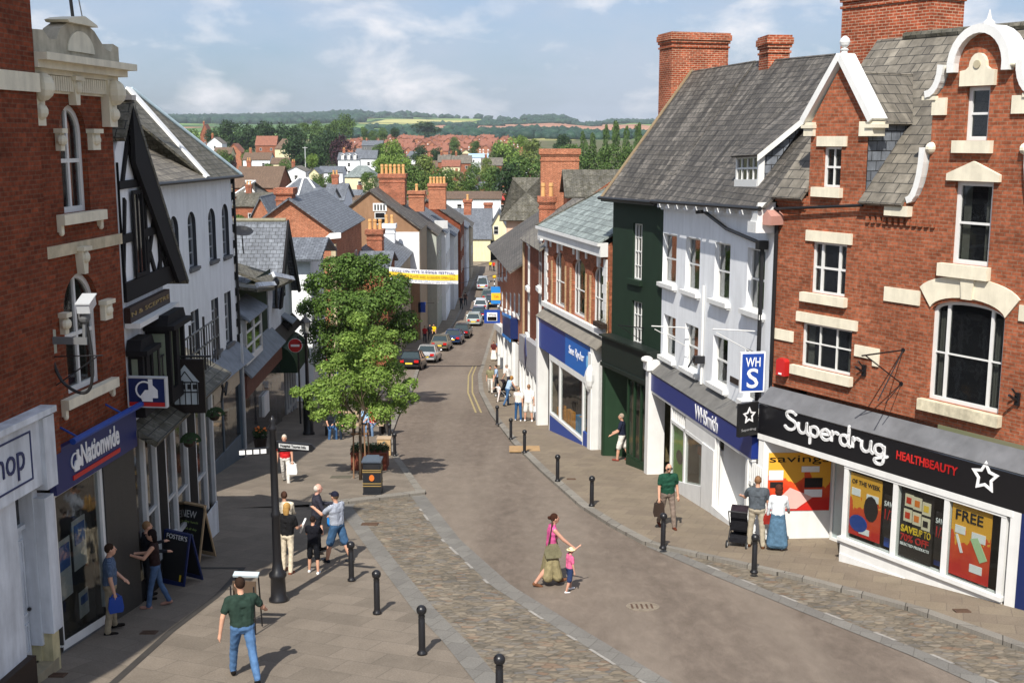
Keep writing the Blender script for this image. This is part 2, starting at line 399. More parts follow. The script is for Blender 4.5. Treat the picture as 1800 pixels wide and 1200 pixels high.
def slabs(name,c1,c2,mo,bw,rh,rot=0,dirt=.4):
    n=NT(name,.85,.2); o=tcxy(n,1,1,rot)
    t=n.n('TexBrick',Vector=o,Color1=c1,Color2=c2,Mortar=mo,Scale=1,Mortar_Size=.012,Mortar_Smooth=.4,Bias=0,Brick_Width=bw,Row_Height=rh)
    c=n.mix(.8,t.outputs[0],n.ramp(n.noise(1.1,7,tcxy(n,1,.7),.7,.5),[(.3,g4(1-dirt*.6)),(.7,g4(1+dirt*.35))]),'MULTIPLY')
    c=n.mix(.4,c,n.ramp(n.noise(30,3,o),[(.35,g4(.7)),(.65,g4(1.3))]),'MULTIPLY')
    c=n.mix(n.ramp(n.noise(6,4,o,.7,1),[(.66,g4(0)),(.72,g4(.4))]),c,scl(c1,.45))
    n.col(c).bump(t.outputs[1],.25,-.01); return n.m
def settm():
    n=NT('granite_setts',.8,.25); u=tcxy(n,5.2,8.5,.45)
    w=n.mix(.12,u,n.n('TexNoise',Vector=tcxy(n,1,1),Scale=3.0).outputs[1],'LINEAR_LIGHT')
    v=n.n('TexVoronoi',Vector=w,Scale=1,Randomness=.75)
    s=n.n('SeparateColor',Color=v.outputs[1]).outputs[0]
    c=n.ramp(s,[(.0,hx('655E53')),(.28,hx('776E60')),(.5,hx('807564')),(.68,hx('6F6B65')),(.86,hx('8A7F6E')),(1,hx('776352'))])
    e=n.n('TexVoronoi',_feature='DISTANCE_TO_EDGE',Vector=w,Scale=1,Randomness=.75)
    g=n.ramp(e.outputs[0],[(.02,g4(.68)),(.14,g4(1))]); c=n.mix(1,c,g,'MULTIPLY')
    c=n.mix(.8,c,n.ramp(n.noise(1.6,6,tcxy(n,1,.8),.65,.8),[(.3,g4(.7)),(.7,g4(1.3))]),'MULTIPLY')
    n.col(c).bump(g,.5,.015); return n.m
ASPH=asphalt()
PAVL=slabs('buff_paving_slabs',hx('80766A'),hx('746B60'),hx('6C645A'),.9,.6,.42)
PAVR=slabs('grey_brown_paving',hx('837766'),hx('796D5F'),hx('71665A'),.6,.6,.35,.35)
CHAN=slabs('granite_channel',hx('7C7973'),hx('716E69'),hx('68655F'),.4,.6,.4,.3)
KERB=slabs('kerb_stone',hx('8A857C'),hx('7A756D'),hx('4A4640'),.9,.9,.4,.3)
SETT=settm(); DRN=plain('drain_iron',(.05,.045,.04,1),.7,.3)
PAVS=slabs('shopfront_paving',hx('8F8372'),hx('7C7162'),hx('5C5347'),.6,.45,.1)
# the ground of the whole place, out to the hills
def hill(x,y):
    z=zg(y)
    if y>1500:
        f=min(1,(y-1500)/2500.); u=x/y*2050*1.02+900
        prof=[(-2500,0),(250,4),(420,2),(560,5),(600,11),(690,9),(760,2),(900,-3),(930,3),(985,5),(1030,-20),(1090,-8),(1130,-10),(1300,-10),(2500,0)]
        for (a,b),(c,d) in zip(prof,prof[1:]):
            if u<=c: break
        t=max(0,min(1,(u-a)/(c-a))); t=t*t*(3-2*t); z+=f*(b+(d-b)*t)*y/4500
        z+=f*6*math.sin(x/310.+y/500.)
    return z
def terrain():
    ys=[-60,-20]+list(range(0,156,3))+[170,186,200,220,260,300,350,400,460]+[460+45*i for i in range(1,60)]+[3300+150*i for i in range(1,22)]
    vs=[];fs=[];nx=70
    for y in ys:
        hw=90+max(0,y)*1.15
        for i in range(nx+1):
            x=-hw+2*hw*i/nx; vs.append((x,y,hill(x,y)-.06))
    for j in range(len(ys)-1):
        for i in range(nx): q=j*(nx+1)+i; fs.append((q,q+1,q+nx+2,q+nx+1))
    n=NT('grass_and_fields',.95,.1); o=tcxy(n,1,1)
    sp=n.n('SeparateXYZ',Vector=o)
    v=n.n('TexVoronoi',Vector=tcxy(n,1/260.,1/520.,.15),Scale=1,Randomness=.9); s=n.n('SeparateColor',Color=v.outputs[1]).outputs[0]
    fld=n.ramp(s,[(0,hx('6F8A4C')),(.2,hx('8FA35A')),(.36,hx('5C7A44')),(.52,hx('A88468')),(.64,hx('7E9A55')),(.8,hx('B5B070')),(.93,hx('4F6B40'))]); 
    for nd in n.t.nodes:
        if nd.type=='VALTORGB': nd.color_ramp.interpolation='CONSTANT'
    e=n.n('TexVoronoi',_feature='DISTANCE_TO_EDGE',Vector=tcxy(n,1/260.,1/520.,.15),Scale=1,Randomness=.9)
    fld=n.mix(n.ramp(e.outputs[0],[(.0,g4(1)),(.035,g4(1)),(.05,g4(0))]),fld,hx('2E4527'))
    wd=n.ramp(n.noise(1/420.,5,tcxy(n,1,.6),.6),[(.6,g4(0)),(.63,g4(1))]); fld=n.mix(wd,fld,hx('2F4A30'))
    def band(sk,a,b_,w_):
        x1=n.n('MapRange',Value=sk,From_Min=a,From_Max=a+w_).outputs[0]; x2=n.n('MapRange',Value=sk,From_Min=b_,From_Max=b_+w_,To_Min=1.,To_Max=0.).outputs[0]; return n.n('Math',_operation='MULTIPLY',i0=x1,i1=x2).outputs[0]
    wob=n.n('Math',_operation='MULTIPLY_ADD',i0=n.noise(.002,3,o),i1=500.,i2=sp.outputs[1]).outputs[0]
    bf=n.n('Math',_operation='MULTIPLY',i0=band(wob,2500.,3350.,15.),i1=band(sp.outputs[0],-190.,330.,10.)).outputs[0]
    fld=n.mix(bf,fld,n.ramp(n.noise(.004,2,tcxy(n,.2,1)),[(.4,hx('9A6F5C')),(.6,hx('B58A70'))]))
    near=n.ramp(n.noise(.05,5,o),[(.35,hx('4A5530')),(.65,hx('6B6450'))])
    mr=n.n('MapRange',Value=sp.outputs[1],From_Min=1300.,From_Max=1500.)
    n.col(n.mix(mr.outputs[0],near,fld))
    m=MB(); m.add(vs,fs); o=m.build('ground',n.m,uv=False); tag(o,kind='structure')
terrain()
fKR=lambda y:ipl(KR,y); fKL=lambda y:ipl(KL,y); fSL=lambda y:ipl(SL_,y); fSW=lambda y:ipl(SW,y); fDR=lambda y:ipl(DR,y); fCR=lambda y:ipl(CRo,y)
yc=KL[len(SL_)-1][0]; yS=SL_[-1][0]
strip('street_base',-8,214,lambda y:-24,lambda y:16,0.0,PAVS,4,2)
strip('road',8,204,lambda y:(fSL(y) if y<yS else fKL(y)),lambda y:(fCR(y) if y<CRo[-1][0] else fKR(y)),.008,ASPH,6,.5)
strip('road',204,214,lambda y:-60,lambda y:60,.008,ASPH,6,2)
strip('paving_left',8,yS+.1,lambda y:-22,fSW,.006,PAVL,6,.8)
strip('setts_left',8,yS,fSW,lambda y:fSL(y)-.45,.012,SETT,5,.5)
strip('channel_left',8,yS,lambda y:fSL(y)-.45,lambda y:fSL(y),.016,CHAN,1,.4)
strip('edge_band_left',8,yS-1.2,lambda y:fSW(y)-.1,lambda y:fSW(y)+.35,.017,CHAN,1,.4)
strip('channel_right',8,CRo[-1][0],lambda y:fCR(y)-.0,lambda y:fCR(y)+.4,.016,CHAN,1,.4)
strip('setts_right',8,CRo[-1][0]-.6,lambda y:fCR(y)+.4,lambda y:fKR(y),.012,SETT,3,.5)
strip('kerb_right',8,186,fKR,lambda y:fKR(y)+.28,.10,KERB,1,.5,edge=1)
strip('pavement_right',8,186,lambda y:fKR(y)+.28,lambda y:fKR(y)+9,.098,PAVR,6,.8)
strip('pavement_right',186,204,lambda y:2+(y-186)*1.0,lambda y:24,.098,PAVR,2,2,edge=1)
# raised paved island and pavement beyond the step
pA=G(545,893); pB=G(748,868)
def stepy(x): return pA.y+(pB.y-pA.y)*(x-pA.x)/(pB.x-pA.x)
def island():
    m=MB(); ys=samp(pA.y,120,.8); vs=[];fs=[];n=8
    for j,y in enumerate(ys):
        r=fKL(max(y,pB.y))-.25; l=-24
        for i in range(n+1):
            x=l+(r-l)*i/n; yy=max(y,min(stepy(max(x,pA.x-2)),pB.y)) if x>pA.x-2 else y
            vs.append((x,yy,zg(yy)+.1-(0.1 if (x<pA.x-1 and y<pA.y+1) else 0)))
    for j in range(len(ys)-1):
        for i in range(n): q=j*(n+1)+i; fs.append((q,q+1,q+n+2,q+n+1))
    m.add(vs,fs); tag(m.build('pavement_left',PAVL,uv=False),kind='structure')
island()
strip('kerb_left',pB.y,186,lambda y:fKL(y)-.25,fKL,.105,KERB,1,.5,edge=1)
m=MB()
for i in range(20):
    x0=pA.x+(pB.x-pA.x)*i/20; x1=pA.x+(pB.x-pA.x)*(i+.985)/20; y0,y1=stepy(x0),stepy(x1)
    m.slab([(x0,y0-.16,zg(y0)+.112),(x1,y1-.16,zg(y1)+.112),(x1,y1+.16,zg(y1)+.112),(x0,y0+.16,zg(y0)+.112)],.12)
tag(m.build('kerb_step',KERB,uv=False),kind='structure')
strip('drain_line',9,DR[-1][0],lambda y:fDR(y)-.07,lambda y:fDR(y)+.07,.014,DRN,1,.4)
strip('drain_line',DR[-1][0],DR[-1][0]+.14,lambda y:fDR(y)-2.0,lambda y:fDR(y)+.07,.016,DRN,1,.4)
YLM=plain('road_paint_yellow',(.36,.29,.14,1),.8,.4,8); WLM=plain('road_paint_white',(.33,.31,.28,1),.8,.5,8)
for o_ in (.35,.62): strip('yellow_line',58,92,lambda y:fKR(y)-o_-.1,lambda y:fKR(y)-o_,.013,YLM,1,1)
for i in range(16):
    y=12+i*1.35
    if y<yS-1 and i%5!=3: strip('white_dash',y,y+.35+.25*(i%3),lambda t:fSL(t)-.50,lambda t:fSL(t)-.43,.021,WLM,1,.2)
for i in range(7):
    y=17.5+i*1.3; strip('white_dash',y,y+.5,lambda t:fCR(t)+.36,lambda t:fCR(t)+.44,.021,WLM,1,.2)
def cover(px,py,w,d,mat,name,cat,label,h=.118,rz=0,group=None):
    g=G(px,py); o=empty(name,(g.x,g.y,zg(g.y)+h),rz); o.rotation_euler=(-math.atan(.126),0,rz)
    m=MB(); m.box(-w/2,w/2,-d/2,d/2,-.05,.004); 
    for i in range(5): m.box(-w/2+.03,w/2-.03,-d/2+d*(i+.3)/5,-d/2+d*(i+.6)/5,.004,.010)
    a=m.build('grating',mat,o); tag(o,label,cat,group)
RUST=plain('rusty_iron',(.10,.06,.04,1),.8,.4,9)
cover(1690,1082,.3,.2,RUST,'drain_cover','drain cover','small rusty drain cover in the pavement outside the drugstore window')
cover(262,1112,.3,.2,RUST,'drain_cover','drain cover','small rusty drain cover on the left paving in front of the checked shirt man',.02)
cover(100,1187,.3,.2,RUST,'drain_cover','drain cover','rusty drain cover at the bottom left corner near the white door',.02)
cover(1004,847,.3,.16,RUST,'drain_cover','drain cover','small drain cover on the right pavement beside the third bollards')
cover(650,922,.45,.3,RUST,'drain_cover','drain cover','drain cover in the cobbles near the man in striped shirt',.03)
g=G(1130,1066); o=empty('manhole_cover',(g.x,g.y,zg(g.y)+.012)); o.rotation_euler=(-math.atan(.126),0,0); tag(o,'pale worn round manhole cover in the middle of the road','manhole cover'); m=MB(); m.lathe([(.34,-.02),(.34,.006),(.30,.006),(.30,.002),(.02,.002)],24); m.build('cover',plain('pale_iron',hx('857A6B'),.8,.5,7),o,uv=False); m=MB(); [m.box(-.24+i*.1,-.2+i*.1,-.16,.16,.002,.007) for i in range(5)]; m.build('ribs',RUST,o)
cover(922,792,1.2,1.4,plain('tactile_paving',hx('AA8C66'),.8,.3,6),'tactile_paving','tactile paving','square of orange buff tactile paving by the kerb beyond the bollards',.106)
# ---------------------------------------------------------------- right side of the street
POSTR=flat('poster_red',(.62,.05,.02,1),.5); POSTO=flat('poster_orange',(.75,.20,.03,1),.5); POSTY=flat('poster_yellow',(.80,.52,.06,1),.5); POSTG=flat('poster_green',(.16,.42,.05,1),.5); POSTK=flat('poster_black',(.02,.015,.015,1),.5)
def poster_mat():
    n=NT('orange_red_poster',.5,.3); t=n.n('TexCoord'); sp=n.n('SeparateXYZ',Vector=t.outputs['Generated'])
    a=n.n('Math',_operation='ADD',i0=sp.outputs[2],i1=n.noise(2.5,3,t.outputs['Generated']))
    n.col(n.ramp(a.outputs[0],[(.6,(.55,.02,.015,1)),(1.0,(.70,.09,.02,1)),(1.35,(.8,.40,.04,1))])); return n.m
POSTER=poster_mat()
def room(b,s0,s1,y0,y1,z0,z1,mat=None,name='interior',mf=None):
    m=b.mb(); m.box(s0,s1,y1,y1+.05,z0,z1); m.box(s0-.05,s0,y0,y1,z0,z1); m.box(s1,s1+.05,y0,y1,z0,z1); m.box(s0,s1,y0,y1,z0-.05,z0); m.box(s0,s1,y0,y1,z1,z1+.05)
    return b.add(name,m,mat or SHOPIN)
def chimney(b,s0,s1,y0,y1,z0,z1,mat=None,pots=0,cap=1,potw=.13,poth=.5,name='chimney'):
    m=b.mb(); m.box(s0,s1,y0,y1,z0,z1-.55)
    for i,(h0,h1,o) in enumerate([(.55,.48,.04),(.48,.38,-.002),(.38,.28,.05),(.28,.08,.09),(.08,0,.05)]): m.box(s0-o,s1+o,y0-o,y1+o,z1-h0+.001,z1-h1)
    c=b.add(name,m,mat or BRC)
    for i in range(pots):
        m=b.mb(); x=s0+(s1-s0)*(i+.5)/pots if (s1-s0)>=(y1-y0) else (s0+s1)/2; y=(y0+y1)/2 if (s1-s0)>=(y1-y0) else y0+(y1-y0)*(i+.5)/pots
        m.lathe([(potw,z1-.02),(potw*.85,z1+poth*.6),(potw*.95,z1+poth*.62),(potw*.95,z1+poth*.72),(potw*.82,z1+poth*.74),(potw*.8,z1+poth),(potw*.55,z1+poth),(potw*.5,z1+poth*.7)],10,x,y)
        b.add('chimney_pot',m,POT,c)
    return c
def star(b,cx,cz,ro,ri,w,y,mat,parent,plane='x',k=12):
    def pts(a,c): return [(cx+(a if i%2==0 else c)*math.sin(PI*i/5),cz+(a if i%2==0 else c)*math.cos(PI*i/5)) for i in range(10)]
    m=b.mb() if plane=='x' else MB(); m.ring(pts(ro,ri),pts(ro*w,ri*w),y-.02,y+.004)
    if plane=='n': # rotate onto a board that stands out from the wall: (x,y,z)->(y0,x..)
        m.v=[(q[1],q[0],q[2]) for q in m.v]
    return b.add('star_emblem',m,mat,parent)
# ======== drugstore
b=Bld('drugstore_building','red brick building with cream trim, curly Dutch gable and black drugstore sign','building',(6.5,28.5),(10.3,22.3)); D1=b
wa=b.r(1446,258,329,1478); wb=b.r(1426,424,514,1487); wc=b.r(1408,565,642,1497); wd=b.r(1634,522,701,1763); we=b.r(1675,318,463,1742); wf=b.r(1697,153,247,1738)
zt=b.q(1340,668)[1]
cw=(we[0]+we[1])/2
sl=b.q(1555,505)[0]; hw=cw-sl
b.win(wa,WFR,2,2,d=.12)
b.win(wb,WFR,xs=[.25,.75],nz=2,d=.12,curt=.12,zs=[.5]); b.win(wc,WFR,3,2,d=.12,curt=.16,zs=[.55])
b.win(wd,WFR,xs=[.2,.8],zs=[.47],d=.14,rise=.26,curt=.19,fw=.08); b.win(we,WFR,1,2,d=.13,curt=.3,fw=.09); b.win(wf,WFR,1,2,d=.13,fw=.08)
# gable outline, left half, from measured points
def off(px,py): s_,z_=b.q(px,py); return (cw-s_,z_)
gx=lambda px,py: off(px,py)
zsp=b.q(1690,118)[1]; ztop=b.q(1730,58)[1]; r0=.56
zsh=b.q(1668,118)[1]; zk=b.q(1645,170)[1]; zlow=b.q(1655,262)[1]; zkn=b.q(1608,353)[1]
w1_=.76; w2_=1.13; w3_=1.5
half=[(hw,zkn+.0)]; half=[]
prof=[(w3_+.02,zkn)]+[(w3_-(w3_-w2_)*math.sin(R(t)),zkn+(zlow-zkn)*(1-math.cos(R(t)))) for t in (30,50,65,78)]+[(w2_,zlow),(w2_,zk)]
prof+=[(w2_+.03-(w2_-w1_)*math.sin(R(t)),zk+(zsh-zk)*(1-math.cos(R(t)))) for t in (25,50,75,90)]
prof+=[(r0,zsh)]+[(r0*math.cos(R(t)),zsp+(ztop-zsp)*math.sin(R(t))) for t in (15,35,55,75)]
L_=[(cw-a,z) for a,z in prof]; R_=[(cw+a,z) for a,z in reversed(prof)]
ze=b.q(1505,350)[1]
g1l,g1r=b.q(1423,300)[0],b.q(1523,300)[0]; gap=b.q(1475,112); gsh=b.q(1423,215)[1]; gm=(g1l+g1r)/2
END=8.6
outline=[(0,zt),(END,zt),(END,ze)]+[(cw+hw+.001,ze),(cw+hw,zkn)]+R_[::-1][0:0]
outline=[(0,zt),(END,zt),(END,ze),(cw+w3_+.02,ze)]+[(cw+a,z) for a,z in prof[1:]]+[(cw,ztop)]+[(cw-a,z) for a,z in reversed(prof[1:])]+[(cw-w3_-.02,ze),(g1r,ze),(g1r,gsh),(gm,gap[1]),(g1l,gsh),(g1l,ze),(0,ze)]
b.wall(outline,BR1,.17,side=[(x_,[(0,zt-4),(6.4,zt-4),(6.4,ze),(3.2,ze+3.5),(0,ze)]) for x_ in (0,END)])
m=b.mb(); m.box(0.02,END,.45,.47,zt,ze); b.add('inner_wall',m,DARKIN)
# thick coping of the curly gable
def cop(pts,o=.16,y0=-.14,y1=.42):
    m=b.mb(); n=len(pts)
    for i in range(n-1):
        (a0,z0),(a1,z1)=pts[i],pts[i+1]; dx,dz=a1-a0,z1-z0; l=math.hypot(dx,dz) or 1; nx,nz=-dz/l*o,dx/l*o
        e=.02/l; m.prism([(a0-dx*e,z0-dz*e),(a1+dx*e,z1+dz*e),(a1+nx+dx*e,z1+nz+dz*e),(a0+nx-dx*e,z0+nz-dz*e)],y0-.001*i,y1)
    return m
top=[(cw-r0*math.cos(R(t)),zsp+(ztop-zsp)*math.sin(R(t))) for t in range(-8,189,14)]
lc=cop(top,.17,-.16); b.add('gable_coping',lc,WHITE)
for sg in (-1,1):
    c1_=[(cw+sg*(w2_+.10-(w2_-w1_+.02)*math.sin(R(t))),zk-.02+(zsh-zk+.04)*(1-math.cos(R(t)))) for t in range(0,91,15)]
    c2_=[(cw+sg*(w3_+.04-(w3_-w2_)*math.sin(R(t))),zkn-.05+(zlow-zkn+.05)*(1-math.cos(R(t)))) for t in range(0,91,15)]
    for c_ in (c1_,c2_): b.add('gable_coping',cop(c_ if sg<0 else c_[::-1],.14,-.13),WHITE)
    m=b.mb(); x=cw+sg*w2_; m.box(min(x-sg*.02,x-sg*.36),max(x-sg*.02,x-sg*.36),-.07,-.004,zk-.38,zk-.03); m.box(min(x+sg*.22,x-sg*.12),max(x+sg*.22,x-sg*.12),-.10,.38,zk-.07,zk+.01)
    m.ell((cw+sg*(w2_-.02),.05,zlow+.02),(.12,.2,.13)); m.ell((cw+sg*(w1_),.05,zsh-.02),(.09,.2,.07))
    x=cw+sg*w3_; m.box(min(x-sg*.0,x+sg*(hw-w3_)),max(x,x+sg*(hw-w3_)),-.16,.3,zkn-.34,zkn-.12); b.add('kneeler',m,STONE)
m=b.mb(); m.lathe([(.11,ztop+.14),(.12,ztop+.2),(.05,ztop+.27),(.02,ztop+.40),(0.004,ztop+.46)],10,cw,.12); b.add('finial',m,WHITE)
# carved heads over the windows
m=b.mb(); s0,s1=wf[0]-.13,wf[1]+.13; z=wf[3]+.01; c=(wf[0]+wf[1])/2
m.prism([(s0,z),(s1,z),(s1,z+.30),(c+.27,z+.32)]+arcpts(c,z+.38,.2,.26,0,180,8)+[(c-.27,z+.32),(s0,z+.30)],-.09,.02); q=b.add('window_head',m,STONE)
m=b.mb(); m.prism(arcpts(c,z+.42,.08,.08,0,345,12),-.115,-.092); b.add('roundel',m,plain('darker_stone_disc',hx('B5AB90'),.8),q)  # roundel in a darker stone tone than the head around it
m=b.mb(); m.box(wf[0]-.2,wf[1]+.16,-.12,.05,wf[2]-.25,wf[2]-.002); b.add('sill',m,STONE)
m=b.mb(); z=we[3]+.01; m.prism([(we[0]-.17,z),(we[1]+.17,z),(we[1]+.17,z+.14),((we[0]+we[1])/2,z+.40),(we[0]-.17,z+.14)],-.09,.02); b.add('window_head',m,STONE)
b.box('sill',STONE,(we[0]-.22,we[1]+.08,-.14,.06,we[2]-.27,we[2]-.002))
b.box('sill',plain('worn_cream_stone',hx('CFC6AC'),.9,.5,7,.2,.5),(wd[0]-.12,wd[1]+.1,-.16,.06,wd[2]-.24,wd[2]-.002))
# stone band rising over the big window as an arch
zb_=b.q(1555,528)[1]; zt_=b.q(1555,503)[1]; cd=(wd[0]+wd[1])/2; wdw=(wd[1]-wd[0])/2
o1=arcpts(cd,zt_-.02,wdw+.36,.44,165,15,14); i1=arcpts(cd,zb_-.03,wdw+.03,.33,172,8,14)
m=b.mb()
for i in range(14): m.prism([i1[i],i1[i+1],o1[i+1],o1[i]],-.045,.01)
m.box(sl+.02,o1[0][0],-.04,.01,zb_,zt_); m.box(o1[-1][0],END,-.04,.01,zb_,zt_); m.prism([(cd-.12,zb_+.28),(cd+.12,zb_+.28),(cd+.17,zt_+.46),(cd-.17,zt_+.46)],-.09,.0)
b.add('stone_band',m,STONE)
for rc,h in ((wa,.24),(wb,.26),(wc,.24)):
    b.box('lintel',STONE,(rc[0]-(.18 if rc!=wc else .16),rc[1]+.16,-.05,.05,rc[3]+.01,rc[3]+h)); b.box('sill',STONE,(rc[0]-.22,rc[1]+.1,-.13,.06,rc[2]-.22,rc[2]-.002))
m=b.mb(); zq=b.q(1360,585)[1]; m.box(.03,wc[0]-.25,-.04,.01,zq-.13,zq+.13); zq=b.q(1515,618)[1]; m.box(wc[1]+.12,sl-.03,-.04,.01,zq-.12,zq+.14); m.box(sl-.2,sl-.03,-.045,.01,zq-.26,zq-.12); b.add('stone_band',m,STONE)
# eaves cornice of the left half
m=b.mb()
for i,(z0,z1,o) in enumerate([(-.28,-.2,.03),(-.2,-.1,.08),(-.1,0,.14)]): m.box(-.0,g1l-.05,-o,.0,ze-.05+z0,ze-.05+z1); m.box(g1r+.02,cw-w3_-.1,-o,.0,ze+z0,ze+z1)
for i in range(12): m.box(g1r+.1+i*.16,g1r+.18+i*.16,-.06,0,ze-.5,ze-.36)
b.add('brick_cornice',m,BR1); 
m=b.mb(); m.tube((0,-.16,ze-.34),(g1r+.05,-.12,ze-.12),.035); b.add('gutter_pipe',m,BLACK)
# small gable dormer in the wall plane
m=b.mb(); g=.0
for sg,x0 in ((-1,g1l-.12),(1,g1r+.1)):
    p0=(x0,gsh-.02); p1=(gm,gap[1]+.05); dx,dz=p1[0]-p0[0],p1[1]-p0[1]; l=math.hypot(dx,dz); nx,nz=(-dz/l*.15,dx/l*.15) if dx>0 else (dz/l*.15,-dx/l*.15)
    m.prism([p0,p1,(p1[0]+nx*.4,p1[1]+.17),(p0[0]+nx,p0[1]+nz)],-.15 if sg<0 else -.151,.34)
b.add('gable_coping',m,WHITE)
m=b.mb()
for sg,x in ((-1,g1l),(1,g1r)):
    xa,xb=(x-.16,x+.16) if sg<0 else (x-.2,x+.22)
    m.box(xa,xb-.02,-.09,.3,gsh-.32,gsh-.0); m.box(xa-.05 if sg<0 else xa+.2,xb if sg<0 else xb+.06,-.13,.32,gsh-.14,gsh-.06)
b.add('kneeler',m,STONE)
m=b.mb(); m.lathe([(.09,gap[1]+.1),(.07,gap[1]+.27),(.10,gap[1]+.30),(.04,gap[1]+.34),(.10,gap[1]+.40),(.12,gap[1]+.47),(.10,gap[1]+.54),(.03,gap[1]+.6)],12,gm,.05); b.add('finial',m,WHITE)
zr=b.q(1600,65,3.2)[1]; rs=(zr-ze)/3.4
m=b.mb(); m.slab([(-.05,-.25,ze-.05),(g1l-.02,-.25,ze-.05),(g1l-.02,3.2,zr),(-.05,3.2,zr)],.07)
m.slab([(g1r+.02,-.25,ze-.05),(cw-w3_-.12,-.25,ze-.05),(cw-w3_-.12,3.2,zr),(g1r+.02,3.2,zr)],.07)
m.slab([(cw-w3_-.12,.3,ze-.05+.55*rs),(END,.3,ze-.05+.55*rs),(END,3.2,zr),(cw-w3_-.12,3.2,zr)],.07)
m.slab([(cw+w3_+.1,-.25,ze-.05),(END,-.25,ze-.05),(END,.3,ze-.05+.55*rs),(cw+w3_+.1,.3,ze-.05+.55*rs)],.07)
m.slab([(-.05,6.6,ze),(END,6.6,ze),(END,3.2,zr),(-.05,3.2,zr)],.07)
rs_=(zr-ze+.05)/3.45; yA=(gsh-.1-ze+.05)/rs_-.25; yB=(b.q(1500,127,.8)[1]-.12-ze+.05)/rs_-.25
for xe in (g1l-.02,g1r+.02): m.slab([(xe,yA,gsh-.1),(gm,yB,ze-.05+(yB+.25)*rs_),(gm,3.2,zr),(xe,3.2,zr)],.07)
b.add('roof',m,SL2)
m=b.mb(); m.tube((.8,3.2,zr+.02),(END,3.2,zr+.02),.10,n=8); b.add('ridge_tiles',m,SLM)
zg1=b.q(1500,127,.8)[1]
m=b.mb(); yb_=3.05
m.slab([(g1l-.1,.3,gsh-.05),(g1l-.1,yb_,gsh-.05),(gm,yb_,zg1),(gm,.3,zg1)],.06); m.slab([(g1r+.12,.3,gsh-.05),(g1r+.12,1.95,gsh-.05),(gm,yb_,zg1),(gm,.3,zg1)],.06)
q=b.add('dormer_roof',m,SL2)
m=b.mb(); m.poly([(g1r,0.02,ze),(g1r,2.0,gsh),(g1r,.02,gsh)]); m.poly([(g1l,0.02,ze),(g1l,2.0,gsh),(g1l,.02,gsh)]); b.add('dormer_cheek',m,SLB)
m=b.mb(); m.slab([(g1r+.10,1.93,gsh-.03),(g1r+.26,1.86,gsh-.05),(gm+.14,yb_-.05,zg1+.03),(gm,yb_,zg1+.04)],.03); b.add('lead_flashing',m,LEAD)
m=b.mb(); m.slab([(cw-w2_,.3,zlow-.1),(cw-w2_,2.6,zlow-.1),(cw,2.6,ztop-.15),(cw,.3,ztop-.15)],.05); m.slab([(cw+w2_,.3,zlow-.1),(cw+w2_,2.6,zlow-.1),(cw,2.6,ztop-.15),(cw,.3,ztop-.15)],.05); b.add('gable_roof',m,SL2)
chimney(b,-1.75,1.15,3.7,4.9,ze-1,ze+5.25)
m=b.mb(); m.tube((.03,-.09,zt+.3),(.03,-.09,ze-.3),.05); b.add('downpipe',m,BLACK)
m=b.mb(); m.box(-.12,.16,-.42,.0,ze-.72,ze-.50); m.prism([(-.12,ze-.5),(.16,ze-.5),(.02,ze-.36)],-.42,0); b.add('pipe_hopper',m,plain('pinkish_hopper',hx('B5877A'),.8))
# --- shopfront
sgt=b.q(1340,702)[1]; sgb=b.q(1365,760)[1]; SE=b.q(1796,1000)[0]; PR=-.42
m=b.mb(); m.slab([(-.05,PR-.03,sgt+.05),(END,PR-.03,sgt+.05),(END,.0,sgt+.40),(-.05,.0,sgt+.40)],.04); b.add('canopy',m,plain('grey_lead_canopy',hx('66676A'),.7,.5,1.5,.4))
m=b.mb(); m.box(0,END,PR,0,sgb,sgt); fas=b.add('fascia_sign',m,flat('black_fascia',(.008,.008,.010,1),.28,.5))
m=b.mb(); m.box(0,SE,PR-.01,-.02,sgb-.14,sgb-.003); b.add('white_beam',m,WHITE)
stroke={'S':[(.62,.86),(.5,.98),(.28,1),(.12,.9),(.12,.75),(.25,.62),(.5,.52),(.62,.38),(.58,.18),(.4,.04),(.18,.03),(.04,.14)],
 'u':[(.05,.55),(.05,.2),(.15,.04),(.32,.04),(.45,.2),(.47,.55),(.47,.55),(.48,.15),(.58,.03)],
 'p':[(.05,.5),(.05,-.4),(.05,.3),(.15,.5),(.33,.52),(.45,.38),(.44,.15),(.3,.02),(.1,.08)],
 'e':[(.05,.28),(.44,.34),(.42,.48),(.25,.56),(.08,.42),(.05,.2),(.18,.03),(.35,.03),(.5,.14)],
 'r':[(.05,.03),(.05,.55),(.07,.35),(.2,.54),(.36,.5)],
 'd':[(.44,.15),(.3,.02),(.12,.06),(.05,.25),(.1,.48),(.3,.54),(.45,.4),(.46,1.05),(.46,.15),(.56,.03)],
 'g':[(.46,.4),(.34,.55),(.14,.52),(.05,.32),(.1,.1),(.28,.06),(.45,.2),(.47,.5),(.47,-.15),(.38,-.38),(.15,-.4),(.05,-.25),(.2,-.12),(.62,.05)]}
s0,z0=b.q(1380,738,PR); s1,z1=b.q(1560,790,PR); wid={'S':.72,'u':.62,'p':.56,'e':.54,'r':.42,'d':.62,'g':.6}; tot=sum(wid[c] for c in 'Superdrug'); sx_=(s1-s0)/tot; x=s0; m=b.mb(); zc=(z0+z1)/2-.19; H_=.45
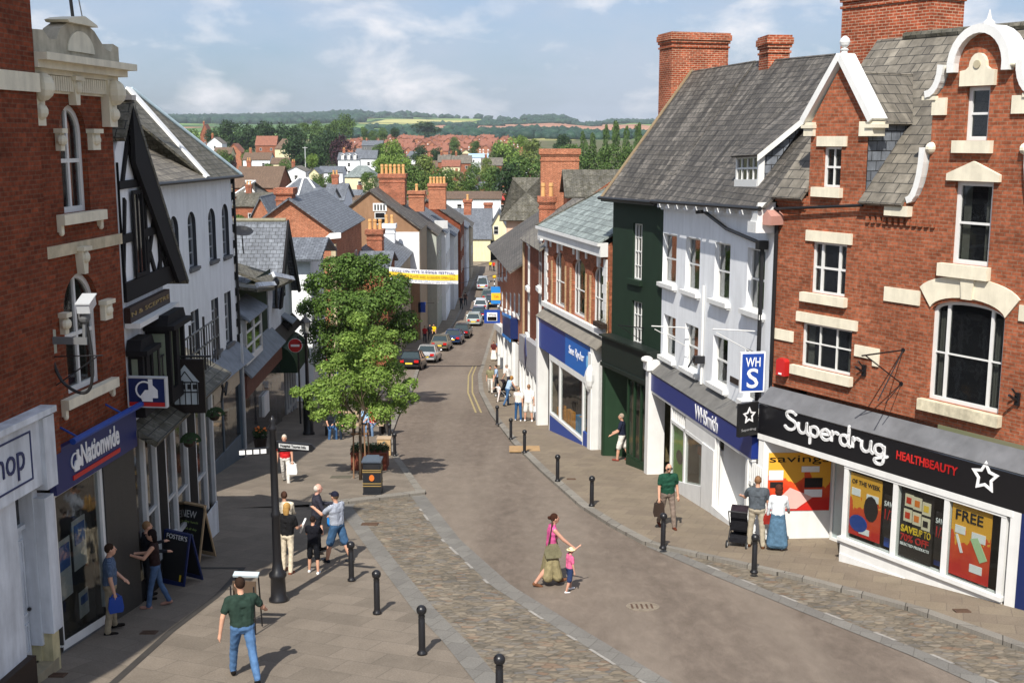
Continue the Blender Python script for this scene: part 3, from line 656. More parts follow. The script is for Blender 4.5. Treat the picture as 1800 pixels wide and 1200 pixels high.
for ch in 'Superdrug':
    pts=[(x+px*sx_,zc+pz*H_) for px,pz in stroke[ch]]
    # smooth the stroke
    sm_=[]
    for i in range(len(pts)-1):
        p0,p1,p2,p3=[Vector(pts[max(0,min(len(pts)-1,j))]) for j in (i-1,i,i+1,i+2)]
        for t in (0,.33,.66): sm_.append(.5*((2*p1)+(p2-p0)*t+(2*p0-5*p1+4*p2-p3)*t*t+(3*p1-p0-3*p2+p3)*t**3))
    sm_.append(Vector(pts[-1])); w=.034
    for i in range(len(sm_)-1):
        a_,c_=sm_[i],sm_[i+1]; dv_=(c_-a_); l=dv_.length
        if l<1e-4: continue
        nx,nz=-dv_.y/l*w,dv_.x/l*w
        m.prism([(a_.x+nx,a_.y+nz),(c_.x+nx,c_.y+nz),(c_.x-nx,c_.y-nz),(a_.x-nx,a_.y-nz)],PR-.03,PR-.004); m.prism(arcpts(c_.x,c_.y,w,w,0,330,8),PR-.0305,PR-.004)
    x+=wid[ch]*sx_
b.add('shop_name_lettering',m,WL,fas)
s0,z0=b.q(1576,806,PR); s1,z1=b.q(1684,822,PR); zc=(z0+z1)/2; b.text('HEALTH',s0,s0+(s1-s0)*.47,zc-.09,zc+.10,PR-.004,RED,fas,off=.02); b.text('BEAUTY',s0+(s1-s0)*.48,s1,zc-.09,zc+.10,PR-.004,flat('dark_red_letters',(.38,.012,.012,1),.5),fas,off=.02)
s0,z0=b.q(1732,838,PR); star(b,s0,z0,.34,.185,.66,PR,WL,fas)
# window bay
gz=lambda s_: zg(b.w(s_,0,0).y)-b.zb+.1
pm=[b.q(x_,880)[0] for x_ in (1506,1594,1686,1789)]; wz0=b.q(1509,940)[1]; wz1=sgb-.14
m=b.mb()
for x in pm: m.box(x-.06,x+.06,PR+.02,PR+.16,wz0,wz1)
m.box(pm[0]-.06,pm[-1]+.06,PR+.01,PR+.17,wz1-.06,wz1-.001); m.box(pm[0]-.12,pm[-1]+.1,PR-.05,PR+.2,wz0-.09,wz0-.001); sf=b.add('shop_window_frame',m,WHITE)
for i in range(3): b.add('shop_window_pane',b.mb().box(pm[i]+.06,pm[i+1]-.06,PR+.06,PR+.075,wz0,wz1-.06),SHOPG,sf)
m=b.mb(); m.poly([(pm[0]-.08,PR+.02,gz(pm[0])-.5),(pm[-1]+.1,PR+.02,gz(pm[-1])-.5),(pm[-1]+.1,PR+.02,wz0-.09),(pm[0]-.08,PR+.02,wz0-.09)]); m.poly([(pm[0]-.08,PR+.02,gz(pm[0])-.5),(pm[0]-.08,1.5,gz(pm[0])-.5),(pm[0]-.08,1.5,wz0-.09),(pm[0]-.08,PR+.02,wz0-.09)])
m.box(pm[0]-.07,SE,PR-.0,PR+.05,gz(pm[0])-.6,gz(pm[0])+.22); b.add('stall_riser',m,WHITE)
b.box('pilaster',WHITE,(SE-.05,SE+.18,PR,.1,gz(SE)-.3,sgb-.001)); b.box('pilaster',NAVY,(SE+.19,SE+.6,PR,.1,gz(SE)-.3,sgb-.001))
b.box('pilaster',WHITE,(0.02,.22,PR+.02,.6,gz(0)-.6,sgb-.001))
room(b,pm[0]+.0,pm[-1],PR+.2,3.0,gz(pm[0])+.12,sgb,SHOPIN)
# entrance recess
e0=.22; e1=pm[0]-.09; zf=gz(e0)+.05; zc_=sgb-.14
m=b.mb(); m.poly([(e0,PR,zf),(e1,PR,zf+.05),(e1,2.0,zf+.05),(e0,2.0,zf)]); b.add('entrance_floor',m,PAVR)
m=b.mb(); m.box(e0,e1,PR,2.2,zc_+.001,zc_+.05); b.add('entrance_ceiling',m,WHITE)
m=b.mb(); a_=(e0,.0); c_=(e0+1.1,.9); m.poly([(e0,PR,zf-.3),(e0+.9,1.15,zf-.3),(e0+.9,1.15,zc_),(e0,PR,zc_)]); m.poly([(e0+.9,1.15,zf),(e1,1.15,zf),(e1,1.15,zc_),(e0+.9,1.15,zc_)]); b.add('entrance_wall',m,WHITE)
def onrec(t): return (e0+.9*t, PR+(1.15-PR)*t-.012)
def recbox(m,t0,t1,za,zb2,o):
    (xa,ya),(xb,yb3)=onrec(t0),onrec(t1); m.add([(xa+.01,ya-o,za),(xb+.01,yb3-o,za),(xb+.01,yb3-o,zb2),(xa+.01,ya-o,zb2)],[(0,1,2,3)])
m=b.mb(); recbox(m,.08,.95,zf+.75,zf+2.25,.01); po=b.add('poster',m,POSTER)
def rectext(t,ta,tb,za,zb2,mat,o=.03):
    q_=b.text(t,0,1,za,zb2,0,mat,po)
    for v in q_.data.vertices:
        u_=ta+(tb-ta)*v.co.x; xx,yy=onrec(u_); v.co.x=xx+.012; v.co.y=yy-o
rectext('savings',.1,.93,zf+1.95,zf+2.18,BLACK)
m=b.mb(); 
for t0,t1,za,zb2 in ((.1,.3,1.55,1.8),(.55,.8,1.75,1.9),(.6,.85,1.1,1.3)): recbox(m,t0,t1,zf+za,zf+zb2,.03)
b.add('poster_panel',m,WL,po); m=b.mb(); recbox(m,.12,.3,zf+1.35,zf+1.5,.03); recbox(m,.6,.85,zf+1.35,zf+1.6,.03); b.add('poster_picture',m,POSTK,po)
m=b.mb(); m.poly([onrec(.1)+(zf+.8,),onrec(.5)+(zf+.8,),onrec(.72)+(zf+1.1,),onrec(.4)+(zf+1.35,)]); m.v=[(v[0]+.012,v[1]-.03,v[2]) for v in m.v]; b.add('poster_picture',m,flat('pink_print',(.8,.45,.4,1),.5),po)
m=b.mb(); dx0=e0+.95; m.ring([(dx0,zf),(dx0+.95,zf),(dx0+.95,zf+2.2),(dx0,zf+2.2)],[(dx0+.07,zf+.1),(dx0+.88,zf+.1),(dx0+.88,zf+2.12),(dx0+.07,zf+2.12)],1.02,1.08); dr=b.add('shop_door',m,WHITE)
b.add('pane',b.mb().box(dx0+.07,dx0+.88,1.045,1.055,zf+.1,zf+2.12),flat('pale_door_panel',(.42,.50,.50,1),.2,.5),dr); b.add('notice',b.mb().box(dx0+.45,dx0+.8,1.005,1.015,zf+1.0,zf+1.95),flat('dark_green_notice',(.03,.06,.03,1),.5),dr)
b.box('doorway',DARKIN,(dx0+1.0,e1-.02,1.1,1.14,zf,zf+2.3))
# posters in the windows
def shp(s0,s1,z0,z1,y,mat,name='poster',par=None): return b.add(name,b.mb().box(s0,s1,y,y+.012,z0,z1),mat,par)
Y_=PR+.095; zz=wz0; hh=wz1-wz0
def W3(i,a,c): w_=pm[i+1]-pm[i]-.12; return pm[i]+.06+w_*a, pm[i]+.06+w_*c
s0,s1=W3(0,.02,.72); p=shp(s0,s1,zz+.12,zz+hh*.92,Y_,POSTER)
b.text('OF THE WEEK',s0+.05,s1-.05,zz+hh*.78,zz+hh*.84,Y_-.003,BLACK,p); shp(s0+.05,s0+.3,zz+hh*.62,zz+hh*.72,Y_-.01,WL,'price_tag',p); shp(s1-.42,s1-.08,zz+hh*.6,zz+hh*.69,Y_-.01,WL,'price_tag',p); shp(s1-.6,s1-.3,zz+.2,zz+.34,Y_-.01,WL,'price_tag',p)
b.add('printed_shape',b.mb().prism(arcpts(s0+.28,zz+.42,.26,.2,20,380,14),Y_-.012,Y_-.001),BLUE,p); b.add('printed_shape',b.mb().prism(arcpts(s1-.28,zz+.85,.2,.3,0,350,12),Y_-.012,Y_-.001),POSTK,p)
s0,s1=W3(0,.74,.99); p=shp(s0,s1,zz+.3,zz+hh*.75,Y_+.06,POSTK); b.text('SAVE',s0+.02,s1-.02,zz+hh*.6,zz+hh*.67,Y_+.057,WL,p); b.text('1/3',s0+.04,s1-.04,zz+hh*.42,zz+hh*.56,Y_+.057,RED,p)
s0,s1=W3(1,.04,.74); p=shp(s0,s1,zz+.03,zz+hh*.96,Y_+.02,POSTK); yy=Y_+.02
for i,(u_,v_) in enumerate([(.12,.70),(.38,.69),(.66,.66),(.10,.50),(.38,.49),(.66,.46)]):
    x_=s0+(s1-s0)*u_; z_=zz+hh*v_; q=b.add('printed_card',b.mb().box(x_,x_+.22,yy-.012,yy-.001,z_,z_+.28),flat('cream_print',(.75,.66,.48,1),.5),p); b.add('card_picture',b.mb().box(x_+.04,x_+.17,yy-.018,yy-.013,z_+.07,z_+.21),[POSTR,POSTO,POSTY,POSTR,POSTO,POSTK][i],q)
b.text('SAVE',s0+.03,s0+(s1-s0)*.52,zz+.60,zz+.76,yy-.003,YEL,p,off=.03); b.text('UP TO',s0+(s1-s0)*.53,s1-.04,zz+.60,zz+.76,yy-.003,YEL,p); b.text('70% OFF',s0+.03,s1-.08,zz+.40,zz+.56,yy-.003,RED,p,off=.02); b.text('SELECTED PRODUCTS',s0+.03,s1-.06,zz+.30,zz+.36,yy-.003,WL,p)
s0,s1=W3(1,.76,.99); p=shp(s0,s1,zz+.2,zz+hh*.75,Y_+.06,POSTK); b.text('SAVE',s0+.02,s1-.02,zz+hh*.6,zz+hh*.67,Y_+.057,WL,p); b.text('1/3',s0+.04,s1-.04,zz+hh*.42,zz+hh*.56,Y_+.057,RED,p)
s0,s1=W3(2,.03,.8); p=shp(s0,s1,zz+.06,zz+hh*.97,Y_,POSTER); b.text('FREE',s0+.1,s1-.2,zz+hh*.75,zz+hh*.88,Y_-.003,BLACK,p,off=.01)
shp(s0+.1,s0+.35,zz+hh*.58,zz+hh*.68,Y_-.01,WL,'price_tag',p); shp(s1-.45,s1-.12,zz+hh*.54,zz+hh*.65,Y_-.01,WL,'price_tag',p); shp(s0+.5,s0+.8,zz+.25,zz+.42,Y_-.01,WL,'price_tag',p)
b.add('printed_shape',b.mb().prism([(s1-.48,zz+.95),(s1-.3,zz+1.02),(s1-.05,zz+.6),(s1-.22,zz+.5)],Y_-.012,Y_-.001),flat('pale_green_print',(.45,.62,.35,1),.5),p)
b.add('printed_shape',b.mb().prism([(s0+.12,zz+.95),(s0+.17,zz+.97),(s0+.32,zz+.6),(s0+.26,zz+.58)],Y_-.012,Y_-.001),WL,p)
for i in (0,1): s0,s1=W3(i,.72,.86); shp(s0,s0+.16,zz+.05,zz+.35,Y_+.15,BLUE,'blue_box')
# things fixed to the wall
def alarm(bb,px,py,mat,label,w=.3,h=.42):
    s_,z_=bb.q(px,py); p=bb.w(s_,-.09,z_); o=empty('alarm_box',p,bb.root.rotation_euler.z); tag(o,label,'alarm box'); m=MB(); m.prism([(-w/2,-h/2),(w/2,-h/2),(w/2,h/2-.06),(w/2-.06,h/2),(-w/2+.06,h/2),(-w/2,h/2-.06)],-.07,.085); k=m.build('casing',mat,o)
    m=MB(); m.box(-.05,.05,-.085,-.069,-h/2+.03,-h/2+.07); m.build('strobe',WL,o)
alarm(b,1380,644,RED,'red alarm box on the brick wall above the left end of the drugstore sign')
def wallspike(px,py):
    s_,z_=b.q(px,py); p=b.w(s_,0,z_); o=empty('lamp_bracket',p,b.root.rotation_euler.z); m=MB(); m.box(-.05,.05,-.05,.0,-.14,.12); m.path([(0,-.04,-.05),(-.0,-.3,.1)],.03); m.path([(0,-.04,.05),(-.0,-.22,.22)],.02); m.build('bracket',BLACKM,o); return o
tag(wallspike(1520,650),'small black iron bracket on the brick wall right of the three light window','bracket')
tag(wallspike(1790,700),'small black iron bracket at the right edge beside the big arched window','bracket')
o=empty('sign_bracket',b.w(*(lambda q_:(q_[0],0,q_[1]))(b.q(1588,615))),b.root.rotation_euler.z); tag(o,'empty iron sign bracket with crossed stays on the brick wall above the drugstore sign','bracket')
m=MB(); m.path([(0,0,0),(0,-1.3,.0)],.018); m.path([(0,0,-.75),(0,-1.2,0)],.015); m.path([(0,0,0),(.15,-.9,-1.0)],.013); m.path([(0,0,-.75),(.1,-.6,-1.1)],.011); m.tube((0,-.02,0),(0,.005,0),.05); m.tube((0,-.02,-.75),(0,.005,-.75),.05); m.build('bracket_bars',BLACKM,o)
# projecting star sign
pj=b.w(-.04,PR-.02,(sgt+sgb)/2+.02); o=empty('projecting_sign',pj,b.root.rotation_euler.z); tag(o,'square black projecting sign with white star outline beside the drugstore fascia','sign')
m=MB(); m.box(-.05,.05,-.62,0,-.42,.42); bd=m.build('board',BLACK,o)
m=MB(); pts=lambda a,c:[(-.31+(a if i%2==0 else c)*math.sin(PI*i/5),.1+(a if i%2==0 else c)*math.cos(PI*i/5)) for i in range(10)]
m.ring(pts(.22,.115),pts(.145,.07),0,.016); m.v=[(.05+q_[1],q_[0],q_[2]) for q_ in m.v]; m.build('star_emblem',WL,bd)
t=b.text('Superdrug',-.55,-.07,-.30,-.22,0,WL,bd); 
for v in t.data.vertices: v.co=Vector((.052-v.co.y*.0+.004,v.co.x,v.co.z))
# ======== dark green house and white house under one long slate roof
def roof2(b,s0,s1,zE,zR,rd,mat,ov=.35,back=True,t=.07,name='roof',vl=0,vr=0):
    sl=(zR-zE)/(rd+ov); m=b.mb(); m.slab([(s0-vl,-ov,zE),(s1+vr,-ov,zE),(s1+vr,rd,zR),(s0-vl,rd,zR)],t)
    if back: m.slab([(s0-vl,2*rd,zE+ov*sl),(s1+vr,2*rd,zE+ov*sl),(s1+vr,rd,zR),(s0-vl,rd,zR)],t)
    return b.add(name,m,mat)
def body(b,mat,s0,s1,zt,ze,rd,zR,dep=None,name='wall',rev=.16,inner=1.0,ends=True):
    dep=dep or 2*rd; sd=[(x,[(0,zt),(dep,zt),(dep,ze),(rd,zR),(0,ze)]) for x in ((s0,s1) if ends else ())]
    w=b.wall([(s0,zt),(s1,zt),(s1,ze),(s0,ze)],mat,rev,name,side=sd)
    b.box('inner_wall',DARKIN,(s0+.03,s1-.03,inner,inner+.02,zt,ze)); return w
b=Bld('green_house','dark green painted house front between the white house and the brick charity shop','building',(3.7,42.8),(5.0,38.6),k=.02)
for rc in ((1112,392,490,1128.5),(1110,527,622,1128)):
    rc=b.r(*rc); b.win(rc,WFR,3,4,d=.13,fw=.05,bar=.025); b.box('sill',GREEN,(rc[0]-.25,rc[1]+.1,-.12,.05,rc[2]-.18,rc[2]-.003))
ze=b.q(1075,346)[1]; zR=ze+4.55; ft=b.q(1085,598,-.3)[1]; fb=b.q(1085,645,-.3)[1]; LG=b.L
body(b,GREEN,0,LG,ft-.2,ze,3.5,zR-.35); GZ=b.w(LG,0,ze).z
roof2(b,0,LG,ze-.02,zR,3.15,SL1,.35,vl=.35,vr=.05,name='roof')
m=b.mb(); m.slab([(-.42,-.35,ze+.02),(-.22,-.35,ze+.02),(-.22,3.15,zR+.05),(-.42,3.15,zR+.05)],.1); b.add('verge',m,plain('lichen_verge',hx('8E7B60'),.9,.4,5))
m=b.mb(); m.tube((-.4,-.42,ze-.04),(LG,-.42,ze-.04),.06); m.box(-.35,LG,-.36,-.02,ze-.16,ze-.1); b.add('gutter',m,BLACK)
chimney(b,-1.55,-.45,2.4,4.7,ze-1.5,ze+5.95)
gz=lambda s_:zg(b.w(s_,0,0).y)-b.zb+.1
m=b.mb(); m.box(0,LG,-.38,.0,fb,ft); m.box(-.02,LG,-.5,-.0,ft+.001,ft+.07); m.box(-.0,LG,-.44,0,fb-.14,fb-.002); b.add('fascia_board',m,flat('black_green_fascia',(.012,.018,.014,1),.5))
m=b.mb(); m.box(0,.22,-.35,.3,gz(0)-.8,fb-.15); m.box(LG-.3,LG-.05,-.35,.3,gz(0)-1.3,fb-.15); b.add('pilaster',m,GREEN2)
# green lobby: inner side wall, shop window with bars
m=b.mb(); m.poly([(.22,-.3,gz(0)-.6),(1.9,2.2,gz(0)-.6),(1.9,2.2,fb),(.22,-.3,fb)]); b.add('lobby_wall',m,GREEN2)
x0,x1=2.35,LG-.3; m=b.mb(); zz0=gz(2.5)+.35
m.box(x0,x1,-.3,-.22,zz0-.08,zz0); m.box(x0,x1,-.3,-.22,fb-.25,fb-.16)
for i in range(4): x=x0+(x1-x0)*i/3; m.box(x-.04,x+.04,-.31,-.21,zz0,fb-.25)
m.box(x0,x0+.06,-.2,1.8,zz0-.08,zz0); m.box(x0,x0+.06,-.2,1.8,fb-.25,fb-.16); m.box(x0+.0,x0+.06,.7,.8,zz0,fb-.25); f=b.add('shop_window_frame',m,GREEN2)
b.add('pane',b.mb().box(x0,x1,-.27,-.26,zz0,fb-.25),SHOPG,f); b.add('stall_riser',b.mb().box(x0-.02,x1,-.32,-.2,gz(4)-1,zz0-.08).box(x0-.02,x0+.06,-.2,1.8,gz(4)-1,zz0-.08),GREEN2)
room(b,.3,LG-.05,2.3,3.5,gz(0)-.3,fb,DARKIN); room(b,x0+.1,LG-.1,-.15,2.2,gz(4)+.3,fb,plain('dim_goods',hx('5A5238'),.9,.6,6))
b.box('white_display',WHITE,(1.1,1.65,1.6,1.7,gz(1)+.6,gz(1)+2.0)); b.box('doorstep',plain('dark_floor',(.05,.05,.05,1),.7),(.22,x0,-.3,2.2,gz(3)-.8,gz(1)-.12))
m=b.mb(); z_=b.q(1128,575)[1]; m.path([(3.0,0,z_),(3.0,-1.0,z_+.15)],.02); m.path([(3.0,0,z_-.5),(3.0,-.9,z_+.1)],.014); b.add('sign_bracket',m,BLACKM)
alarm(b,1150,626,flat('yellow_box',(.7,.42,.05,1),.5),'small yellow alarm box at the corner between the green and the white house',.22,.28)

b=Bld('white_house','tall white painted house with black sloping downpipe above a blue newsagent shopfront','building',(5.0,38.6),(6.42,28.55),k=.036); W1=b
rows=[((1165,408,499,1189),(1205,417,508,1230),(1256,424,522,1283),(1313,436,541,1341)),((1166,553,632,1187),(1204,567,648,1227),(1253,587,668,1278),(1309,607,690,1331))]
zs_=[[],[]]
for i,rw in enumerate(rows):
    rr=[b.r(*q_) for q_ in rw]; t0=sum(r_[2] for r_ in rr)/4; t1=sum(r_[3] for r_ in rr)/4
    for j,r_ in enumerate(rr):
        wd_=max(1.3,min(1.75,r_[1]-r_[0])); fr=b.win((r_[0],r_[0]+wd_,t0,t1),WFR,1,2,d=.15,fw=.06,sill=(.13,.14,.16),sm=WHITE,glass=GLASS)
        m=b.mb(); m.box(r_[0]+.07,r_[0]+wd_-.07,.2,.21,t0+.06,t0+(t1-t0)*(.48 if i==0 else .5)); b.add('blind',m,plain('grey_blind',hx('8C8A80'),.9),fr)
ze=GZ-b.zb+.02; LW=b.L; ft=b.q(1171,671,-.35)[1]; fb=b.q(1171,690,-.35)[1]-.22
body(b,WREND,0,LW,ft,ze,3.5,ze+4.0,rev=.28,ends=False)
dz=b.w(0,0,0).z  # ridge meets its neighbour's
zR=ze+4.53
# roof with a gap for the dormer
m=b.mb(); m.slab([(-.55,-.35,ze-.01),(LW+.12,-.35,ze-.01),(LW-4.2,3.15,zR-.42),(-.55,3.15,zR+.01)],.07); m.slab([(LW+.12,-.35,ze-.02),(LW-4.2,3.15,zR-.44),(LW+.12,2.0,ze+2.5)],.05); m.slab([(-.55,6.3,ze),(LW+.1,6.3,ze),(LW-4.2,3.15,zR-.42),(-.55,3.15,zR+.01)],.07); b.add('roof',m,SL1)
m=b.mb(); m.tube((0,-.43,ze-.03),(LW+.1,-.43,ze-.03),.06); b.add('gutter',m,BLACK)
m=b.mb(); m.box(0,LW,-.1,-.0,ze-.3,ze-.1)
for i in range(10): m.box(.5+i*1.0,.66+i*1.0,-.36,-.0,ze-.22,ze-.09)
b.add('eaves_brackets',m,WREND)
m=b.mb(); s0,z0=b.q(1240,366,-.12); s1,z1=b.q(1277,402,-.1); s2,z2=b.q(1343,430,-.1); 
m.path([(s0,-.4,ze-.26),(s0,-.15,z0-.1),(s1,-.1,z1),(s2,-.1,z2)],.05,8); s3=b.q(1342,520,-.1)[0]; m.path([(s2-.05,-.12,z2+.05),(s2-.05,-.12,ft+.2)],.055,8); m.box(s2-.2,s2+.08,-.25,-.02,z2-.12,z2+.1); b.add('downpipe',m,BLACK)
m=b.mb(); m.tube((4.75,-.05,ft+.4),(4.75,-.05,ze-2.4),.04); b.add('soil_pipe',m,WHITE)
m=b.mb(); m.box(LW-.55,LW+.05,-.5,.1,ze-.62,ze-.35); m.prism([(LW-.5,ze-.35),(LW+.0,ze-.35),(LW+.0,ze+.12)],-.45,0); b.add('moulded_end',m,WHITE)
m=b.mb(); s_,z_=b.q(1205,577); 
for s_,z_ in (b.q(1212,577),b.q(1332,583)): m.path([(s_-.1,0,z_),(s_,-1.2,z_+.1)],.018); m.path([(s_-.1,0,z_-.6),(s_,-1.1,z_)],.013)
b.add('sign_bracket',m,WHITE)
# catslide dormer
n0=.1; s0=b.q(1293,300,n0)[0]; s1=b.q(1333,300,n0)[0]; zt_=b.q(1293,273,n0)[1]; sl=(zR-(ze-.01))/3.5; zroof=lambda y: ze-.01+(y+.35)*sl
zb_=zroof(n0)-.12; n1=1.5; ztop_=zroof(n1)+.12
m=b.mb(); m.box(s0,s0+.09,n0,n0+.1,zb_,zt_); m.box(s1-.09,s1,n0,n0+.1,zb_,zt_); m.box(s0,s1,n0-.03,n0+.1,zb_-.03,zb_+.22); m.box(s0,s1,n0,n0+.1,zt_-.1,zt_)
for i in (1,2,3): x=s0+(s1-s0)*i/4; m.box(x-.02,x+.02,n0+.01,n0+.07,zb_+.2,zt_-.1)
m.box(s0+.05,s1-.05,n0+.012,n0+.068,(zb_+zt_)/2+.05,(zb_+zt_)/2+.1); d_=b.add('dormer_window',m,WFR); b.add('pane',b.mb().box(s0+.05,s1-.05,n0+.04,n0+.05,zb_+.15,zt_-.05),DARKG,d_)
m=b.mb()
for x in (s0,s1): m.poly([(x,n0,zb_),(x,n1,zroof(n1)),(x,n1,ztop_),(x,n0,zt_)])
b.add('dormer_cheek',m,SLB); m=b.mb(); m.slab([(s0-.1,n0-.12,zt_-.02),(s1+.16,n0-.12,zt_-.02),(s1+.16,n1+.2,ztop_+.14),(s0-.1,n1+.2,ztop_+.14)],.06); b.add('dormer_roof',m,SL1)
m=b.mb(); m.add([(s1+.165,n0-.1,zt_-.2),(s1+.165,n0-.1,zt_-.03),(s1+.165,n1+.15,ztop_+.1),(s1+.165,n1+.15,ztop_-.08)],[(0,1,2,3)]); m.box(s1+.0,s1+.06,n0-.02,n0+.14,zb_,zt_); b.add('barge_board',m,WHITE)
chimney(b,.5,1.35,2.9,3.6,ze+2.5,ze+5.15)
# shopfront
PR=-.4; gz=lambda s_:zg(b.w(s_,0,0).y)-b.zb-b.k*s_+.1
m=b.mb(); m.slab([(-.05,PR-.03,ft+.05),(LW,PR-.03,ft+.05),(LW,.0,ft+.42),(-.05,0,ft+.42)],.04); b.add('canopy',m,plain('grey_slate_canopy',hx('6E6C68'),.7,.5,2,.3))
m=b.mb(); m.box(.35,LW+.05,PR,0,fb,ft); fas=b.add('fascia_sign',m,flat('royal_blue_sign',(.012,.03,.19,1),.4,.4))
s0,_=b.q(1222,720,PR); s1,_=b.q(1262,740,PR); zc=(fb+ft)/2; b.text('WHSmith',s0,s1,zc-.22,zc+.22,PR-.004,WL,fas,off=.008)
m=b.mb(); m.box(-.05,.35,PR-.08,.1,gz(0)-.5,ft+.1); m.box(-.12,.4,PR-.16,.1,ft+.1,ft+.42); m.ell((.14,PR-.1,ft+.45),(.26,.2,.12)); b.add('pilaster',m,WHITE)
cols=[b.q(x_,800,PR)[0] for x_ in (1177,1200,1233,1254,1311,1339)]
m=b.mb(); zt_=fb-.5
m.box(.35,LW+.03,PR+.02,PR+.14,fb-.08,fb-.003)
m.box(cols[0]-.1,cols[0],PR+.03,PR+.15,gz(cols[0])-.2,fb-.08); m.box(cols[1]-.07,cols[1]+.07,PR+.03,PR+.15,gz(cols[1])-.2,zt_); m.box(cols[0],cols[2],PR+.03,PR+.15,zt_-.1,zt_); 
for i in range(7): x=cols[0]+(cols[1]-cols[0])*i/7; m.box(x-.02,x+.02,PR+.05,PR+.1,zt_,fb-.08)
m.box(cols[1]+.05,cols[3],PR+.04,PR+.14,zt_,fb-.08)
m.box(cols[2],cols[3],PR,PR+.3,gz(cols[3])-.4,zt_); m.box(cols[4],cols[4]+.15,PR,PR+.2,gz(LW)-.5,fb-.08)
for i in range(7): x=cols[4]+.2+(cols[5]-cols[4])*i/8; m.box(x-.02,x+.02,PR+.05,PR+.1,zt_-.1,fb-.08)
m.box(cols[4],LW,PR+.04,PR+.13,zt_-.2,zt_-.1); wf_=b.add('shop_window_frame',m,WHITE)
b.add('shop_window_pane',b.mb().box(cols[0],cols[2],PR+.07,PR+.08,gz(cols[0])+.1,zt_-.1),SHOPG,wf_); b.add('shop_window_pane',b.mb().box(cols[4]+.15,LW,PR+.07,PR+.08,gz(LW)+.3,zt_-.2),SHOPG,wf_)
m=b.mb(); m.add([(cols[0]-.1,PR+.0,gz(0)-.6),(cols[2]+.05,PR,gz(cols[2])-.6),(cols[2]+.05,PR,gz(cols[2])+.62),(cols[0]-.1,PR,gz(cols[0])+.22)],[(0,1,2,3)]); m.add([(cols[0]-.1,PR+.0,gz(cols[0])+.22),(cols[2]+.05,PR,gz(cols[2])+.62),(cols[2]+.05,PR+.3,gz(cols[2])+.62),(cols[0]-.1,PR+.3,gz(cols[0])+.22)],[(0,1,2,3)]); m.box(cols[4],LW+.02,PR,PR+.12,gz(LW)-.7,gz(LW)+.45); b.add('stall_riser',m,WHITE)
shp=lambda a_,c_,z0,z1,y,mt,nm='poster': b.add(nm,b.mb().box(a_,c_,y,y+.012,z0,z1),mt)
p_=shp(cols[0]+.04,cols[1]-.1,gz(cols[0])+.25,zt_-.12,PR+.12,POSTG); b.add('printed_shape',b.mb().prism(arcpts((cols[0]+cols[1])/2,gz(cols[0])+1.15,.35,.22,0,340,12),PR+.105,PR+.119),DBROWN,p_)
b.add('shelf_display',b.mb().box(cols[1]+.1,cols[2]-.08,PR+.5,PR+.7,gz(cols[1])+.2,gz(cols[1])+1.3),plain('pale_card_display',hx('B9BAB5'),.8,.5,9)); b.add('goods_display',b.mb().box(cols[1]+.2,cols[2]-.2,PR+.4,PR+.5,gz(cols[1])+1.35,gz(cols[1])+1.6),plain('red_white_goods',hx('B0705A'),.8,.6,14))
room(b,.4,cols[3]-.1,PR+.9,2.6,gz(0)-.3,fb,plain('pale_shop_inside',hx('8E8C80'),.9,.5,1.4))  # room behind the window in a mottled pale grey
e0,e1=cols[3],cols[4]; zf=gz(e0)+.25
m=b.mb(); m.box(e0,LW,PR+.0,2.0,gz(LW)-1,zf); m.box(e0-.0,e1+.2,PR-.02,PR+.35,gz(LW)-1,zf+.002); b.add('doorstep',m,WHITE)
m=b.mb(); m.poly([(e0,PR+.3,zf),(e0+.7,1.1,zf),(e0+.7,1.1,fb),(e0,PR+.3,fb)]); m.box(e0,LW,1.1,1.14,fb-.5,fb); b.add('lobby_wall',m,WHITE)
m=b.mb(); m.ring([(e0+.75,zf),(e0+1.7,zf),(e0+1.7,zf+2.1),(e0+.75,zf+2.1)],[(e0+.82,zf+.1),(e0+1.63,zf+.1),(e0+1.63,zf+2.02),(e0+.82,zf+2.02)],1.0,1.05); q_=b.add('shop_door',m,WHITE); b.add('pane',b.mb().box(e0+.8,e0+1.65,1.02,1.03,zf+.1,zf+2.05),DARKG,q_)
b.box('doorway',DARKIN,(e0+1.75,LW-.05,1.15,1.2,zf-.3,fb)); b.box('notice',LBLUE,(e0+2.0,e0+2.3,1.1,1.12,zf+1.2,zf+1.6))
m=b.mb(); m.tube((e0+.15,PR+.1,zf),(e0+.15,PR+.1,zf+2.2),.04); m.box(e0+.08,e0+.22,PR+.05,PR+.15,zf+2.1,zf+2.35); b.add('grab_rail',m,WHITE)
m=b.mb(); s_,z_=b.q(1237,632); m.box(s_-.1,s_+.12,-.3,0,z_-.1,z_+.12); m.path([(s_,-.3,z_+.1),(s_+.1,-.5,z_-.2)],.03); b.add('floodlight',m,BLACKM)
m=b.mb(); s_,z_=b.q(1292,669); m.box(s_-.35,s_+.35,-.03,0,z_-.08,z_+.08); b.add('name_plate',m,DBROWN)
